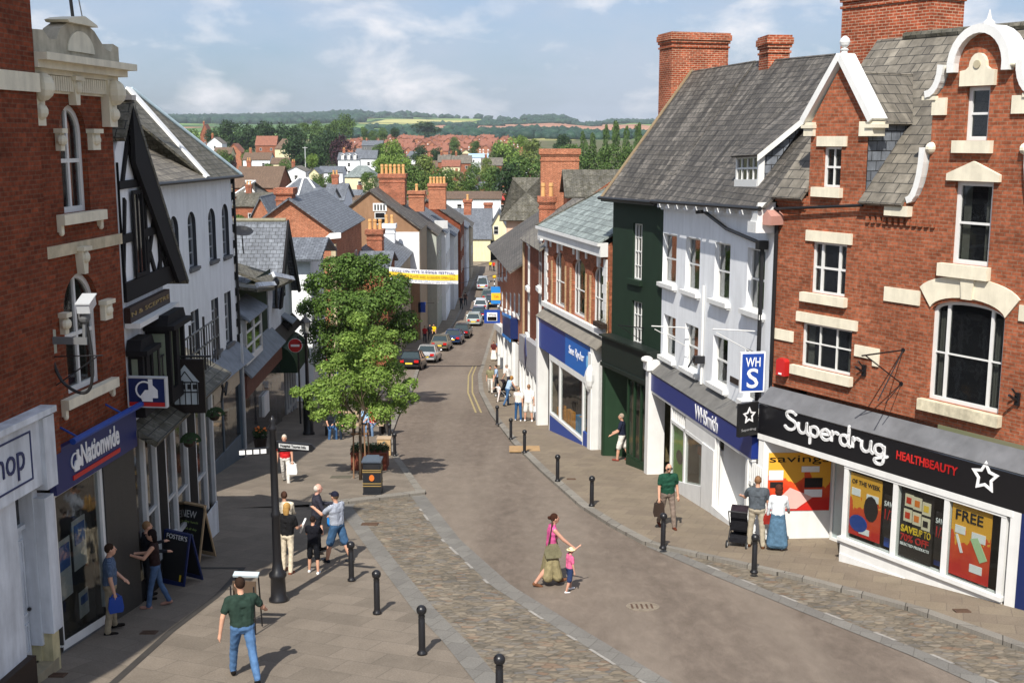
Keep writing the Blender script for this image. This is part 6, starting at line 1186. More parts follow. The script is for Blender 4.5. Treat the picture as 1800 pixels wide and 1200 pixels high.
# houses of the lower town
CR2=CREAM; gT='houses of the lower town'
town=[('white_villa','white house with three small dormers among the trees',594,632,420,281,268,9,WREND,SLB,'x'),('white_villa','white house with hipped grey roof just right of the dormered one',634,661,415,279,264,9,WREND,SLB,'x'),
('white_gable_house','white gabled house in the lower town, left of the cream one',503,537,330,301,292,9,WREND,SL2,'y'),('cream_house','cream house with an orange chimney in the lower town',543,561,325,306,295,8,CREAM,SLB,'y'),
('green_roof_house','cream building with greenish hipped roof below the white villas',606,658,310,311,291,12,CREAM,SLG,'x'),('grey_roof_house','low grey roofed building left of the greenish roof',560,602,350,303,292,9,WREND,SLB,'x'),
('brown_roof_hall','large brown tiled roof behind the left hand buildings',409,488,250,330,292,16,BR1,SLBR,'x'),('grey_roof_hall','grey hipped roof with pale ridge lines, the left one',410,448,222,345,318,12,BR1,SL2,'x'),('skylight_hall','grey hipped roof with white glazing bars behind the orange brick chimney',488,560,215,345,313,12,BRO,SLB,'x'),
('small_brick_house','small brick house with white edged slate roof left of the orange gable',440,478,150,388,345,9,BRO,SLB,'y'),('dark_roof_house','dark slate roof above the small brick house',412,470,180,362,338,10,BR1,SLM,'x'),
('slate_terrace_house','slate roof and white wall between the two big brick chimneys, left one',548,580,150,352,330,8,WREND,SLB,'x'),('slate_terrace_house','slate roof with white gutter behind the tan gable',570,602,160,352,322,10,WREND,SLB,'x'),
('orange_house','orange gabled house on the far left of the lower town',398,424,500,268,252,9,BRO,SLOR,'y'),('white_cottage','white gabled cottage on the far left above the orange roof',364,390,530,252,241,9,WREND,SL2,'y'),('brown_roof_cottage','brown roofed cottage below the white cottage on the far left',375,405,480,272,259,9,CREAM,SLBR,'x'),
('bungalow','grey roofed bungalow in front of the dark trees',427,474,430,281,268,9,WREND,SLBR,'x'),('brick_villa','red brick villa with tall roof in front of the dark trees',449,485,560,256,239,9,BR1,SLOR,'x'),('brown_hip_house','house with brown hipped roof beside the red brick villa',483,512,540,262,244,9,CREAM,SLBR,'x'),
('yellow_cottage','cream cottage with brown roof beside the bungalow',476,505,410,288,277,8,CREAM,SLBR,'x'),('long_shed','long dark grey shed roof among the trees',636,672,760,256,247,12,GREY,SLB,'x'),
('brown_long_building','long brown roofed building with white wall behind the end of the street',783,880,240,349,336,14,WREND,SLBR,'x'),('grey_tile_house','grey tiled house left of the orange roof',770,791,500,285,272,9,BR1,SL2,'x'),('grey_tile_house','brown tiled house in the middle of the tile roofed group',777,808,470,293,281,8,CREAM,SLOR,'x'),('grey_tile_house','grey tiled house right of the orange roof',794,828,500,287,273,9,BR1,SL2,'x'),
('white_gable_cottage','white gabled cottage below the grey tiled houses',821,846,430,308,295,8,WREND,SLOR,'y'),('brown_tile_house','large brown grey tiled roof right of the white gabled cottage',846,883,470,291,277,10,BR1,SL2,'x'),('blue_roof_shed','low building with pale blue roof',824,858,620,277,270,10,WREND,flat('pale_blue_roof',(.35,.5,.65,1),.5),'x'),('red_roof_house','small house with red roof among the trees',913,930,520,275,265,8,WREND,SLOR,'x'),('red_canopy_shed','small red roofed building just left of the hipped roof',877,888,260,351,340,6,BR1,flat('red_roof',(.5,.06,.05,1),.5),'x'),
('pointed_roof_house','house with pointed orange roof on the far left skyline',352,368,700,238,218,9,BR1,SLOR,'y')]
for i,(nm,lb,pl,pr,D,ye,yr,dep,wl,rf,rg) in enumerate(town):
    hip=3 if nm in('green_roof_house','skylight_hall','grey_roof_hall','brown_hip_house') else 0
    w_=(pr-pl)/2050*D; zt=pz(pl,ye,D); zb_=hill((pl-900)/2050*D,D)-.5; nf=max(1,int(w_/4)); h0=max(.6,zt-zb_-2.4)
    ws=[('f',(j+.5)*w_/nf-.5,h0,1.0,1.3) for j in range(min(nf,5))]+([('f',(j+.5)*w_/nf-.5,h0-2.8,1.0,1.4) for j in range(min(nf,5))] if h0>3.2 else [])
    o=H(nm,lb,pl,pr,D,ye,yr,dep,wl,rf,rg,hip=hip,wins=ws if zt-zb_>2.5 else (),chim=[(w_*.15,dep/2-.4,.9,.8,1.2,2)] if i%2==0 and not hip else ())
    zr=pz(pl,yr,D)-zb_
    if nm=='white_villa' and i==0:
        for j in range(3): x=w_*(.22+.28*j); m=MB(); m.box(x-.5,x+.5,-.2,1.6,h0+2.4,h0+4.0); m.slab([(x-.7,-.4,h0+4),(x,-.4,h0+4.6),(x,2.4,h0+4.6),(x-.7,2.4,h0+4)],.1); m.slab([(x+.7,-.4,h0+4),(x,-.4,h0+4.6),(x,2.4,h0+4.6),(x+.7,2.4,h0+4)],.1); d_=m.build('dormer',WHITE,o)
    if nm in('skylight_hall','grey_roof_hall'):
        m=MB(); H_=o.children; hr=pz((pl+pr)/2,yr,D+dep/2)-zb_; ht=zt-zb_
        for a_,c_ in (((-.3,-.3,ht),(3,dep/2,hr)),((w_+.3,-.3,ht),(w_-3,dep/2,hr)),((w_*.5,-.3,ht),(w_*.5,dep/2,hr)),((2.7,dep/2,hr),(w_-2.7,dep/2,hr))): m.path([a_,c_],.22,4)
        m.build('glazing_bars',WHITE,o)
# the estate of orange roofs: one house, copied
def estate_house(lb):
    o=empty('estate_house',(0,0,0)); m=MB(); m.box(-4.5,4.5,0,8,-1,4.6); m.prism([(-4.5,4.6),(4.5,4.6),(0,7.6)],.01,7.99); m.build('wall',BRO,o); m=MB(); m.slab([(-5,-.4,4.4),(-5,8.4,4.4),(0,8.4,7.9),(0,-.4,7.9)],.2); m.slab([(5,-.4,4.4),(5,8.4,4.4),(0,8.4,7.9),(0,-.4,7.9)],.2); m.build('roof',SLOR,o); [MB().box(x,x+1.4,-.06,0,z,z+1.2).build('window',WFR,o) for x in (-3,1.6) for z in (.9,3)]; MB().box(2,2.8,5,5.8,5,8.8).build('chimney',BRC,o); return o
eh=estate_house(''); first=True; random.seed(21); n=0; used=[]
for row,(D,pa,pb) in enumerate([(880,640,800),(930,620,880),(990,615,905),(1060,618,915),(1140,625,905),(1230,690,880)]):
    px=pa+random.random()*6
    while px<pb:
        o=eh if first else copy_tree(eh); first=False; x=(px-900)/2050*D; y=D+random.uniform(-14,14); o.location=(x,y,hill(x,y)); o.rotation_euler=(0,0,random.choice([0,1.57,.4,-.5,1.2])+random.uniform(-.2,.2)); o.scale=(1.0,1,random.uniform(.85,1.1))
        tag(o,'orange roofed brick house of the estate below the hills','house','orange roofed estate houses'); px+=random.uniform(13,19)*(1000/D); n+=1
def town_house(i):
    o=empty('town_house',(0,0,0)); W=[4,5,3.5][i]; m=MB(); m.box(-W,W,0,8,-1,5); m.prism([(-W,5),(W,5),(0,8)],.01,7.99); m.build('wall',[BR1,CREAM,WREND][i],o); m=MB(); [m.slab([(s*(W+.5),-.4,4.8),(s*(W+.5),8.4,4.8),(0,8.4,8.3),(0,-.4,8.3)],.2) for s in (-1,1)]; m.build('roof',[SLBR,SL2,SLB][i],o); [MB().box(x,x+1.3,-.06,0,z,z+1.3).build('window',WFR,o) for x in (-2.4,1.2) for z in (.9,3.2)]; m=MB(); m.box(W-1.6,W-.6,3,4,5,9.3); m.build('chimney',BRC,o); return o
th=[town_house(i) for i in range(3)]; fs=[1,1,1]; ll=['brick town house with brown roof in the lower town','cream town house with grey roof in the lower town','white town house with slate roof in the lower town']
spots=[(420,300),(455,330),(500,262),(530,330),(560,240),(585,380),(620,270),(650,245),(680,300),(690,380),(715,250),(740,430),(750,300),(765,360),(790,330),(800,420),(815,285),(840,330),(860,400),(880,310),(900,380),(905,270),(930,330),(360,330),(372,420),(405,350),(430,290),(452,270),(470,360),(485,300),(515,300),(540,290),(575,300),(600,340),(625,350),(640,300),(660,360),(672,420),(705,300),(722,350),(735,290),(755,470),(772,300),(785,460),(812,350),(828,450),(850,260),(862,310),(870,450),(890,270),(912,430),(925,300),(940,260),(420,400),(445,480),(500,480),(515,420),(545,400),(330,560),(345,620),(390,600),(410,660),(440,640),(470,620),(680,560),(710,620),(745,580),(780,640),(800,560),(835,700),(870,560),(880,660),(905,600),(940,520),(390,360),(395,300),(700,720),(740,760),(860,760),(820,800),(650,820),(690,850),(950,420)]
for j,(px,D) in enumerate(spots):
    i=j%3; o=th[i] if fs[i] else copy_tree(th[i]); fs[i]=0; x=(px-900)/2050*D; o.location=(x,D,hill(x,D)); o.rotation_euler=(0,0,random.uniform(-1.6,1.6)); tag(o,ll[i],'house',['brown roofed town houses','grey roofed town houses','slate roofed town houses'][i])
# posts
for i,(px,pt,D) in enumerate(((541,258,380),(757,318,300))):
    o=empty('mast',((px-900)/2050*D,D,-21.7)); tag(o,['tall pale mast in the lower town left of the white villas','short mast by the trees behind the brick chimneys'][i],'mast'); h=pz(px,pt,D)+21.7; m=MB(); m.tube((0,0,0),(0,0,h),.22,.12); m.build('pole',GREYW,o); m=MB(); m.box(-.8,.8,-.05,.05,h-.4,h-.25); m.build('crossbar',GREYW,o)
# ---------------------------------------------------------------- trees
def leafm(name,cols,tr=.35):
    n=NT(name,.6,.25); g=n.t.nodes.new('ShaderNodeNewGeometry'); c=n.ramp(g.outputs['Random Per Island'],[(i/(len(cols)-1),hx(c)) for i,c in enumerate(cols)])
    c=n.mix(.5,c,n.ramp(n.noise(.8,3,n.ob()),[(.35,g4(.6)),(.65,g4(1.3))]),'MULTIPLY'); n.col(c)
    td=n.t.nodes.new('ShaderNodeBsdfTranslucent'); n.t.links.new(c,td.inputs[0]); mx=n.t.nodes.new('ShaderNodeMixShader'); mx.inputs[0].default_value=tr
    n.t.links.new(n.b.outputs[0],mx.inputs[1]); n.t.links.new(td.outputs[0],mx.inputs[2]); n.t.links.new(mx.outputs[0],n.t.nodes['Material Output'].inputs[0]); return n.m
LF_L=leafm('leaf_lime',['6F8A3C','86A24B','5A7430','A0B860']); LF_D=leafm('leaf_dark',['2A4222','364F28','20351B','425C2E'],.2); LF_M=leafm('leaf_mid',['4B6630','5F7A3A','3A5426','738A48'],.25); LF_O=leafm('leaf_olive',['6B7D3A','7E8C48','55692E','8E9A58'],.25); LF_C=leafm('leaf_copper',['33202A','4A2A2E','2A1A24','553038'],.15); LF_BIG=leafm('leaf_big_tree',['4C6629','5E7C36','3A5020','748F46'],.25)
BARK=plain('bark',hx('6E5F50'),.9,.4,8,.15,.4,.4)
def leaves(pos,nrm,size,rs):
    n=len(pos); r=rs.normal(size=(n,3)); a=np.cross(nrm,r); a/=np.linalg.norm(a,axis=1)[:,None]+1e-9; b=np.cross(nrm,a); b/=np.linalg.norm(b,axis=1)[:,None]+1e-9
    s=size*rs.uniform(.6,1.3,(n,1)); t=nrm*s*rs.uniform(-.3,.3,(n,1))
    v=np.stack([pos-a*s,pos-b*s*.55+t,pos+a*s,pos+b*s*.55+t],1).reshape(-1,3); f=np.arange(4*n).reshape(n,4); return v,f
def leafmesh(name,v,f,mat):
    me=bpy.data.meshes.new(name); me.vertices.add(len(v)); me.vertices.foreach_set('co',v.ravel().astype(np.float32)); me.loops.add(f.size); me.loops.foreach_set('vertex_index',f.ravel().astype(np.int32)); me.polygons.add(len(f)); me.polygons.foreach_set('loop_start',(np.arange(len(f))*f.shape[1]).astype(np.int32)); me.polygons.foreach_set('loop_total',np.full(len(f),f.shape[1],np.int32)); me.materials.append(mat); me.update(calc_edges=True); return me
def crown(seed,clumps,n,size,out=.8,up=.35):
    rs=np.random.RandomState(seed); cl=np.array(clumps,float); w=cl[:,3]**2; idx=rs.choice(len(cl),n,p=w/w.sum()); d=rs.normal(size=(n,3)); d/=np.linalg.norm(d,axis=1)[:,None]; d[:,2]=np.where((d[:,2]<-.3)&(rs.rand(n)<.6),-d[:,2],d[:,2])
    rr=cl[idx,3][:,None]*(out+rs.normal(scale=.13,size=(n,1))); sq=np.array([1,1,.8]); pos=cl[idx,:3]+d*rr*sq; nr=d+rs.normal(scale=.55,size=(n,3)); nr[:,2]+=up; nr/=np.linalg.norm(nr,axis=1)[:,None]; return leaves(pos,nr,size,rs)
def clump_set(seed,R_,Hh,k,tall=False,rc=.42):
    rs=np.random.RandomState(seed); out=[]
    for i in range(k):
        z=rs.uniform(-1,1); 
        if tall: rr=(1-abs(z*.5+.2)**2)*.9
        else: rr=math.sqrt(max(0,1-z*z*.85))
        a=rs.uniform(0,2*PI); q=rs.uniform(.35,.75)*rr; out.append((R_*q*math.cos(a),R_*q*math.sin(a),Hh+Hh*z*.72,R_*rc*rs.uniform(.7,1.25)*(.7 if tall else 1)))
    out.append((0,0,Hh,R_*.5)); return out
# shapes shared by the far trees: crown one unit in radius, two units tall, standing on z = 0
far={}
for kd,(mat,tall) in dict(dark=(LF_D,0),mid=(LF_M,0),olive=(LF_O,0),copper=(LF_C,0),lime=(LF_L,0),poplar=(LF_M,1),conifer=(LF_D,1)).items():
    far[kd]=[]
    for s in range(2):
        v,f=crown(hash(kd)%97 if False else len(kd)*7+s,clump_set(len(kd)*13+s*5,1,1,22 if not tall else 26,tall),2600,.075,.85); far[kd].append(leafmesh('crown',v,f,mat))
tm=MB(); tm.tube((0,0,0),(0,0,1),.07,.04,7); TRM=tm.mesh('trunk',BARK,uv=False)
ntree=0
def fartree(kd,px,pt,pbm,hw,D,lb,grp=None,cat='tree'):
    global ntree
    r=hw/2050*D; x=(px-900)/2050*D; zt=pz(px,pt,D); zb_=min(pz(px,pbm,D),zt-r*.8); zb_=min(zb_,max(hill(x,D)+2,zt-2.7*r)); h=(zt-zb_)/2
    o=empty('tree',(x,D,zb_),ntree*1.1); tag(o,lb,cat,grp); c=obj('crown',far[kd][ntree%2],o); c.scale=(r,r,h); t=obj('trunk',TRM,o); ntree+=1
    g=min(hill(x,D),zb_)-.3; t.location=(0,0,g-zb_); t.scale=(r,r,zb_-g+h*.9)
    return o
tl=[('dark',412,212,242,22,690,'dark broad tree on the left skyline'),('dark',438,211,246,24,690,'dark round tree, second from the left on the skyline'),('dark',468,214,244,22,680,'dark tree above the red brick villa'),('dark',497,211,240,26,680,'wide dark tree in the middle of the left skyline'),('dark',520,222,262,24,640,'dark tree right of the brown hipped house'),('mid',538,214,240,12,760,'mid green tree behind the dark wood'),
('dark',525,240,290,26,520,'large dark tree behind the pale mast'),('dark',555,228,285,28,560,'large dark tree in the middle of the dark wood'),('dark',580,232,290,24,540,'dark tree left of the copper beech'),('dark',562,252,298,20,460,'dark tree just left of the dormered white villa'),('copper',603,238,275,20,520,'dark purple copper beech above the white villas'),('mid',580,216,246,16,760,'mid green tree on the skyline left of the tall one'),('mid',614,199,246,14,740,'tallest mid green tree standing above the skyline'),('mid',597,208,240,14,760,'mid green tree beside the tallest one'),('mid',560,211,236,14,800,'skyline tree in the middle of the wood'),
('mid',645,222,242,9,820,'small tree above the orange estate on the left'),('mid',676,224,242,9,820,'small round tree above the orange estate'),('dark',697,222,242,8,820,'dark round tree above the orange estate'),('dark',750,214,236,24,1350,'spreading dark cedar above the orange roofs'),('mid',660,228,243,8,830,'small hedgerow tree above the estate'),
('lime',690,246,300,22,420,'bright green tree right of the white villas'),('lime',675,270,305,18,330,'bright green bush tree in front of the bright tree'),('lime',712,272,306,22,330,'bright green rounded tree below the orange estate'),('mid',668,250,290,14,440,'mid green tree close to the white villa on the right'),('olive',750,270,320,27,330,'large olive green round tree in the centre'),('mid',722,285,330,24,260,'green tree behind the big brick chimney with pots'),('mid',775,292,332,24,260,'green tree right of the olive one'),('olive',800,298,334,22,270,'olive bushy tree in front of the tiled houses'),('mid',826,300,334,18,270,'mid green tree below the white gabled cottage'),
('mid',862,290,334,22,270,'mid green tree left of the darker round tree'),('dark',893,286,340,28,250,'dark green round tree near the hipped roof'),('olive',858,277,308,16,380,'olive tree right of the tiled houses'),('mid',835,284,310,12,400,'small green tree in the gardens'),('lime',893,236,276,26,520,'bright green spreading tree right of centre'),('lime',918,238,274,13,530,'bright green round tree touching the spreading one'),('mid',872,250,280,12,520,'green tree left of the spreading bright one'),
('olive',935,243,300,22,450,'tall pale olive tree right of the bright trees'),('mid',925,270,330,30,280,'large green tree left of the tallest chimney'),('dark',988,236,262,15,560,'dark tree behind the tallest chimney'),('mid',1000,250,300,22,420,'green tree just behind the tallest chimney'),('poplar',1024,228,268,8,520,'poplar just right of the tallest chimney'),('poplar',1040,232,268,7,520,'second poplar right of the tallest chimney'),('poplar',1062,216,272,8,480,'narrow poplar left of the tall pair'),('poplar',1080,210,275,10,480,'tallest poplar in the row on the right'),('poplar',1098,218,275,8,480,'poplar right of the tallest one'),('poplar',1118,214,275,9,480,'rightmost poplar beside the big slate roof'),
('mid',1035,252,298,22,330,'leafy green tree below the poplars on the left'),('mid',1068,250,296,24,320,'leafy green tree below the poplars in the middle'),('mid',1100,254,296,22,320,'leafy green tree below the poplars on the right'),('mid',1128,250,290,22,320,'green tree half hidden by the big slate roof'),
('mid',345,226,262,14,600,'mid green tree on the far left edge of the town'),('dark',385,220,252,16,640,'dark tree at the left end of the wood'),('mid',400,262,292,14,420,'green tree above the brown tiled hall'),('copper',412,272,288,10,430,'small dark red tree left of the bungalow'),('mid',440,262,292,12,440,'green tree right of the orange gabled house'),('mid',480,285,310,14,330,'green bush tree right of the brown tiled hall'),('mid',505,278,300,12,360,'garden tree left of the mast'),('lime',553,268,295,10,380,'small bright tree right of the mast'),('mid',562,305,330,12,250,'leafy tree beside the cream house'),('mid',650,300,330,14,250,'leafy tree right of the green roofed building'),('mid',585,302,328,12,260,'leafy tree in front of the low grey roof'),('mid',425,375,405,14,110,'green bush by the small brick house on the left'),('mid',800,240,262,10,700,'small tree among the orange roofs'),('mid',835,246,268,10,650,'tree at the lower edge of the orange estate'),('dark',805,262,285,12,560,'dark tree beside the blue roofed shed'),('dark',700,256,275,14,640,'dark tree below the orange estate on the left'),('dark',740,256,275,14,640,'dark tree below the orange estate in the middle'),('dark',770,256,275,12,640,'dark tree below the orange estate on the right'),('mid',960,262,310,22,300,'green tree behind the chimney with pale pots'),('dark',650,262,292,14,480,'dark tree right of the hipped white villa')]
for kd,px,pt,pb_,hw,D,lb in tl: fartree(kd,px,pt,pb_,hw*1.08,D,lb)
# far hedges and woods on the hills: no one could count them
def woods():
    rs=np.random.RandomState(4); V=[];Fc=[];b=0
    ico=bmesh.new(); bmesh.ops.create_icosphere(ico,subdivisions=1,radius=1); iv=np.array([v.co[:] for v in ico.verts]); fi=np.array([[v.index for v in f.verts] for f in ico.faces]); ico.free()
    pts=[]
    for _ in range(2600):
        px=rs.uniform(250,640); D=rs.uniform(3300,5400); pts.append((px,D,rs.uniform(10,17)))
    for _ in range(330):
        px=rs.choice([rs.uniform(640,760),rs.uniform(920,1010),rs.uniform(1040,1200),rs.uniform(700,1200)],p=[.25,.25,.3,.2]); pts.append((px,rs.uniform(4300,5400),rs.uniform(8,15)))
    for row in range(20):
        p0=rs.uniform(600,1150); D0=rs.uniform(1350,4400); L=rs.uniform(40,170); dd=rs.uniform(-300,300)
        for t in np.arange(0,1,.03): pts.append((p0+L*t,D0+dd*t,rs.uniform(3.5,8)))
    for _ in range(420): pts.append((rs.uniform(560,1200),rs.uniform(1380,1850),rs.uniform(4,8)))
    for px,D,r in pts:
        x=(px-900)/2050*D; v=iv*rs.uniform(.7,1.3,(len(iv),1))*np.array([r*1.3,r,r*.9]); v=v+np.array([x,D,hill(x,D)+r*.5]); V.append(v); Fc.append(fi+b); b+=len(iv)
    me=leafmesh('far_woods',np.concatenate(V),np.concatenate(Fc),leafm('far_wood_leaves',['233C33','2C4838','1F3630','34523C'],0)); tag(obj('far_woods',me),kind='stuff')
woods()
# the two street trees
def branch(m,p,d,l,r,dep,rs,tips):
    q=p+d*l; m.tube(p,q,r,r*.7,7,cap=False); tips.append(q)
    if dep==0: return
    for i in range(3):
        e=(d+Vector((rs.uniform(-1,1),rs.uniform(-1,1),rs.uniform(-.1,.8)))*.75).normalized(); branch(m,q,e,l*.72,r*.62,dep-1,rs,tips)
def street_tree(name,lb,base,clumps,n,size,mat,trunkh,tr,seed,out=.8,up=.35):
    o=empty(name,base); tag(o,lb,'tree'); v,f=crown(seed,clumps,n,size,out,up); obj('crown',leafmesh('crown',v,f,mat),o)
    rs=random.Random(seed); m=MB(); tips=[]; m.tube((0,0,-.1),(.03,0,trunkh),tr,tr*.75,9)
    for i in range(5): branch(m,Vector((.03,0,trunkh*rs.uniform(.75,1))),Vector((math.cos(i*1.3),math.sin(i*1.3),1.1)).normalized(),trunkh*.33,tr*.5,2,rs,tips)
    m.build('trunk',BARK,o,smooth=True,uv=False); return o
D=60.; base=Vector((px_(628,600,D),D,zg(D)+.1)); rs=random.Random(8)
def cl(pts,D,base): # clump centres given as picture positions of the crown's outline, spread in depth
    out=[]
    for px,py,rp,dy in pts: q=P(px,py,D+dy); out.append((q.x-base.x,dy*1.2,q.z-base.z,rp/2050*D*.92))
    return out
big=[(560,500,32,0),(545,545,30,.8),(585,470,28,1.0),(620,480,38,0),(655,490,38,.6),(690,525,40,-.3),(712,565,30,.4),(690,590,42,1),(640,540,45,-1.2),(590,540,45,-1.4),(560,585,36,-.5),(600,600,45,-1),(650,600,45,-1),(575,630,35,.3),(620,640,40,1.2),(545,510,18,1.8),(670,460,20,1.5),(600,500,40,2),(660,540,40,2.4),(720,590,20,.2),(532,545,12,.5),(640,462,22,.2),(612,458,20,-.3),(700,500,26,1.2),(630,570,50,1)]
street_tree('lime_tree','large bushy green tree, the taller and farther of the two street trees',base,cl(big,D,base),30000,.085,LF_BIG,3.2,.22,5,.8)
g=G(634,848); base=Vector((g.x,g.y,zg(g.y)+.1)); D=g.y
sm=[(630,565,22,0),(655,590,26,.3),(615,600,24,-.3),(640,630,34,.2),(680,620,26,-.3),(600,640,26,.3),(690,655,28,.3),(660,665,34,-.5),(610,675,32,-.4),(570,680,24,.2),(545,690,20,-.2),(700,690,24,-.4),(640,705,34,.4),(590,715,28,.5),(670,725,28,-.2),(700,715,20,.5),(560,730,18,0),(520,690,14,.3),(720,675,16,.4),(610,740,22,-.5),(570,650,20,.8),(640,665,34,.9),(580,700,26,-.8),(545,715,14,.7),(690,590,14,.2),(725,700,14,.1)]
st=street_tree('young_street_tree','young tree with loose bright leaves and thin staked trunk beside the litter bin',base,cl(sm,D,base),19000,.053,LF_L,2.35,.06,9,.85,.5)
m=MB(); [m.tube((x,y,0),(x*.9,y*.9,1.9),.025) for x,y in ((-.25,.2),(.28,.15),(.2,-.2))]; m.box(-.3,.3,.1,.13,1.5,1.56); m.build('stake',plain('stake_wood',hx('8A6A50'),.9,.3,9),st)
cover(600,843,.7,.55,plain('tree_pit_cover',hx('5F5B50'),.9,.3,8),'tree_grate','tree grate','dark square grate in the paving beside the young tree',.105)
# ---------------------------------------------------------------- people
CM={}
def cl_(c):
    if c not in CM: CM[c]=clothm('cloth_'+c.lower(),hx(c))
    return CM[c]
def patt(name,c1,c2,kind,sc_=60):
    n=NT(name,.9,.15); t=n.n('TexCoord'); a=n.n('TexWave',Vector=t.outputs['Object'],Scale=sc_/6.28,_bands_direction='Z',Distortion=.3).outputs[1]
    m_=n.ramp(a,[(.45,g4(0)),(.55,g4(1))]); c=n.mix(m_,hx(c1),hx(c2))
    if kind=='check': b_=n.n('TexWave',Vector=t.outputs['Object'],Scale=sc_/6.28,_bands_direction='X').outputs[1]; c=n.mix(n.ramp(b_,[(.45,g4(0)),(.6,g4(.5))]),c,hx(c1))
    n.col(c); return n.m
SKL=flat('skin_fair',(.50,.27,.19,1),.5,.35)
def rot(v,a,ax): return Matrix.Rotation(a,3,ax)@v
def person(px,py,H,face,lb,top='short',shirt='333333',bot='trousers',legc='444444',shoes='1A1512',hair='short',hairc='2A1C14',LL=(12,8,3),RL=(-14,14,3),LA=(15,8,15),RA=(-15,8,15),lean=2,sit=0,vox=.014,grp=None,smat=None,hat=None,head=0,hem=.5,build=1.0,skin=None,loc=None,zoff=0,inw=(0,0)):
    g=loc or G(px,py); g=Vector((g[0],g[1],zg(g[1])+.1*(zoff if zoff else 0))); k=H/1.75
    root=empty('person',g,R(face)); tag(root,lb,'person',grp)
    caps=[] # p0,p1,r0,r1,label
    def V(*a): return Vector(a)
    B_=build
    hipz=.92; J={}
    def leg(s,P_):
        f,kb,ab=P_; h=V(s*.088*B_,0,hipz); d=V(s*math.sin(R(ab)),math.sin(R(f)),-math.cos(R(f))).normalized(); kn=h+d*.43; d2=V(s*math.sin(R(ab))*.6,math.sin(R(f-kb)),-math.cos(R(f-kb))).normalized(); an=kn+d2*.41; return h,kn,an,f-kb
    lg=[leg(-1,LL),leg(1,RL)]
    low=min(l[2].z for l in lg)-.075; 
    tilt=lambda p:(rot(p-V(0,0,hipz),-R(lean),'X')+V(0,0,hipz))
    for h,kn,an,a in lg:
        lt='legs' if bot in('trousers','shorts') else 'skin'
        caps.append((h,kn,.092*B_,.062*B_,lt)); 
        if bot=='shorts': caps.append((h,h+(kn-h)*.92,.1*B_,.092*B_,'legs'))
        if bot=='trousers': caps.append((kn,an+V(0,0,.02),.066*B_,.058,'legs'))
        else: caps.append((kn,kn+(an-kn)*.4,.052*B_,.056*B_,'skin')); caps.append((kn+(an-kn)*.4,an,.056*B_,.036,'skin'))
        pt=R(max(-35,min(10,a*.6))); fd=V(0,math.cos(pt),math.sin(pt)); heel=an+V(0,-.035,-.035); caps.append((heel,heel+fd*.17,.045,.038,'shoe')); caps.append((heel+fd*.1,heel+fd*.2,.042,.032,'shoe'))
    if bot=='skirt':
        n=16
        kl=(lg[0][1]+lg[1][1])/2; kl.z=hipz-hem
        for i in range(n):
            t=i/(n-1); c=V(0,0,hipz+.08)*(1-t)+kl*t; w=(.07+.085*t)*B_; [caps.append((c+V(-w,yo,0),c+V(w,yo,0),(.11+.02*t)*B_,(.11+.02*t)*B_,'legs')) for yo in ((0,) if i<4 else (-.11*t,.11*t))]
    caps+= [(tilt(V(sg*.055*B_,0,.98)),tilt(V(sg*.085*B_,0,1.36)),.118*B_,.108*B_,'shirt') for sg in (-1,1)]
    caps+= [(tilt(V(-.07*B_,0,.95)),tilt(V(.07*B_,0,.95)),.118*B_,.118*B_,'legs'),(tilt(V(-.06*B_,.01,1.07)),tilt(V(.06*B_,.01,1.07)),.112*B_,.112*B_,'shirt'),(tilt(V(-.06*B_,.0,1.02)),tilt(V(.06*B_,.0,1.02)),.122*B_,.122*B_,'shirt'),
        (tilt(V(-.08*B_,.01,1.2)),tilt(V(.08*B_,.01,1.2)),.115*B_,.115*B_,'shirt'),(tilt(V(-.1*B_,0,1.32)),tilt(V(.1*B_,0,1.32)),.112*B_,.112*B_,'shirt'),(tilt(V(-.145*B_,-.005,1.42)),tilt(V(.145*B_,-.005,1.42)),.066,.066,'shirt'),
        (tilt(V(0,-.01,1.42)),tilt(V(0,.01,1.47)),.085,.06,'shirt'),(tilt(V(0,-.005,1.45)),tilt(V(0,.012,1.56)),.056,.052,'skin')]
    hc=tilt(V(0,.025,1.635)); hq=Matrix.Rotation(R(head),3,'Z')
    for (s,P_,iw) in ((-1,LA,inw[0]),(1,RA,inw[1])):
        f,ab,eb=P_; sh=tilt(V(s*.185*B_,0,1.41)); d=V(s*math.sin(R(ab)),math.sin(R(f))*math.cos(R(ab)),-math.cos(R(f))*math.cos(R(ab))).normalized(); el=sh+d*.285
        f2=f+eb; d2=V(s*math.sin(R(ab*.5))-s*math.sin(R(iw)),math.sin(R(f2)),-math.cos(R(f2))).normalized(); wr=el+d2*.25
        if top=='none': caps.append((sh,el,.05,.042,'skin'))
        elif top=='short': caps.append((sh,sh+d*.17,.066,.066,'shirt')); caps.append((sh,el,.048,.042,'skin'))
        else: caps.append((sh,el,.060,.050,'shirt'))
        caps.append((el,wr,.043 if top!='long' else .048,.030 if top!='long' else .038,'shirt' if top=='long' else 'skin'))
        pm=wr+d2*.085; side=d2.cross(V(0,0,1)); side=side.normalized() if side.length>.1 else V(0,1,0); flat_=side.cross(d2).normalized()
        caps.append((wr,pm,.028,.034,'skin')); J['h%d'%s]=pm
        for i,(o,l) in enumerate(((-.030,.065),(-.010,.078),(.011,.072),(.030,.055))):
            b0=pm+side*o; b1=b0+d2*l*.55; b2=b1+(d2*.8-flat_*.5).normalized()*l*.45; caps.append((b0,b1,.0095,.009,'skin')); caps.append((b1,b2,.009,.0075,'skin'))
        t0=wr+d2*.03+side*-s*.028; caps.append((t0,t0+(d2*.7-side*s*.75).normalized()*.06,.012,.009,'skin'))
    m=MB()
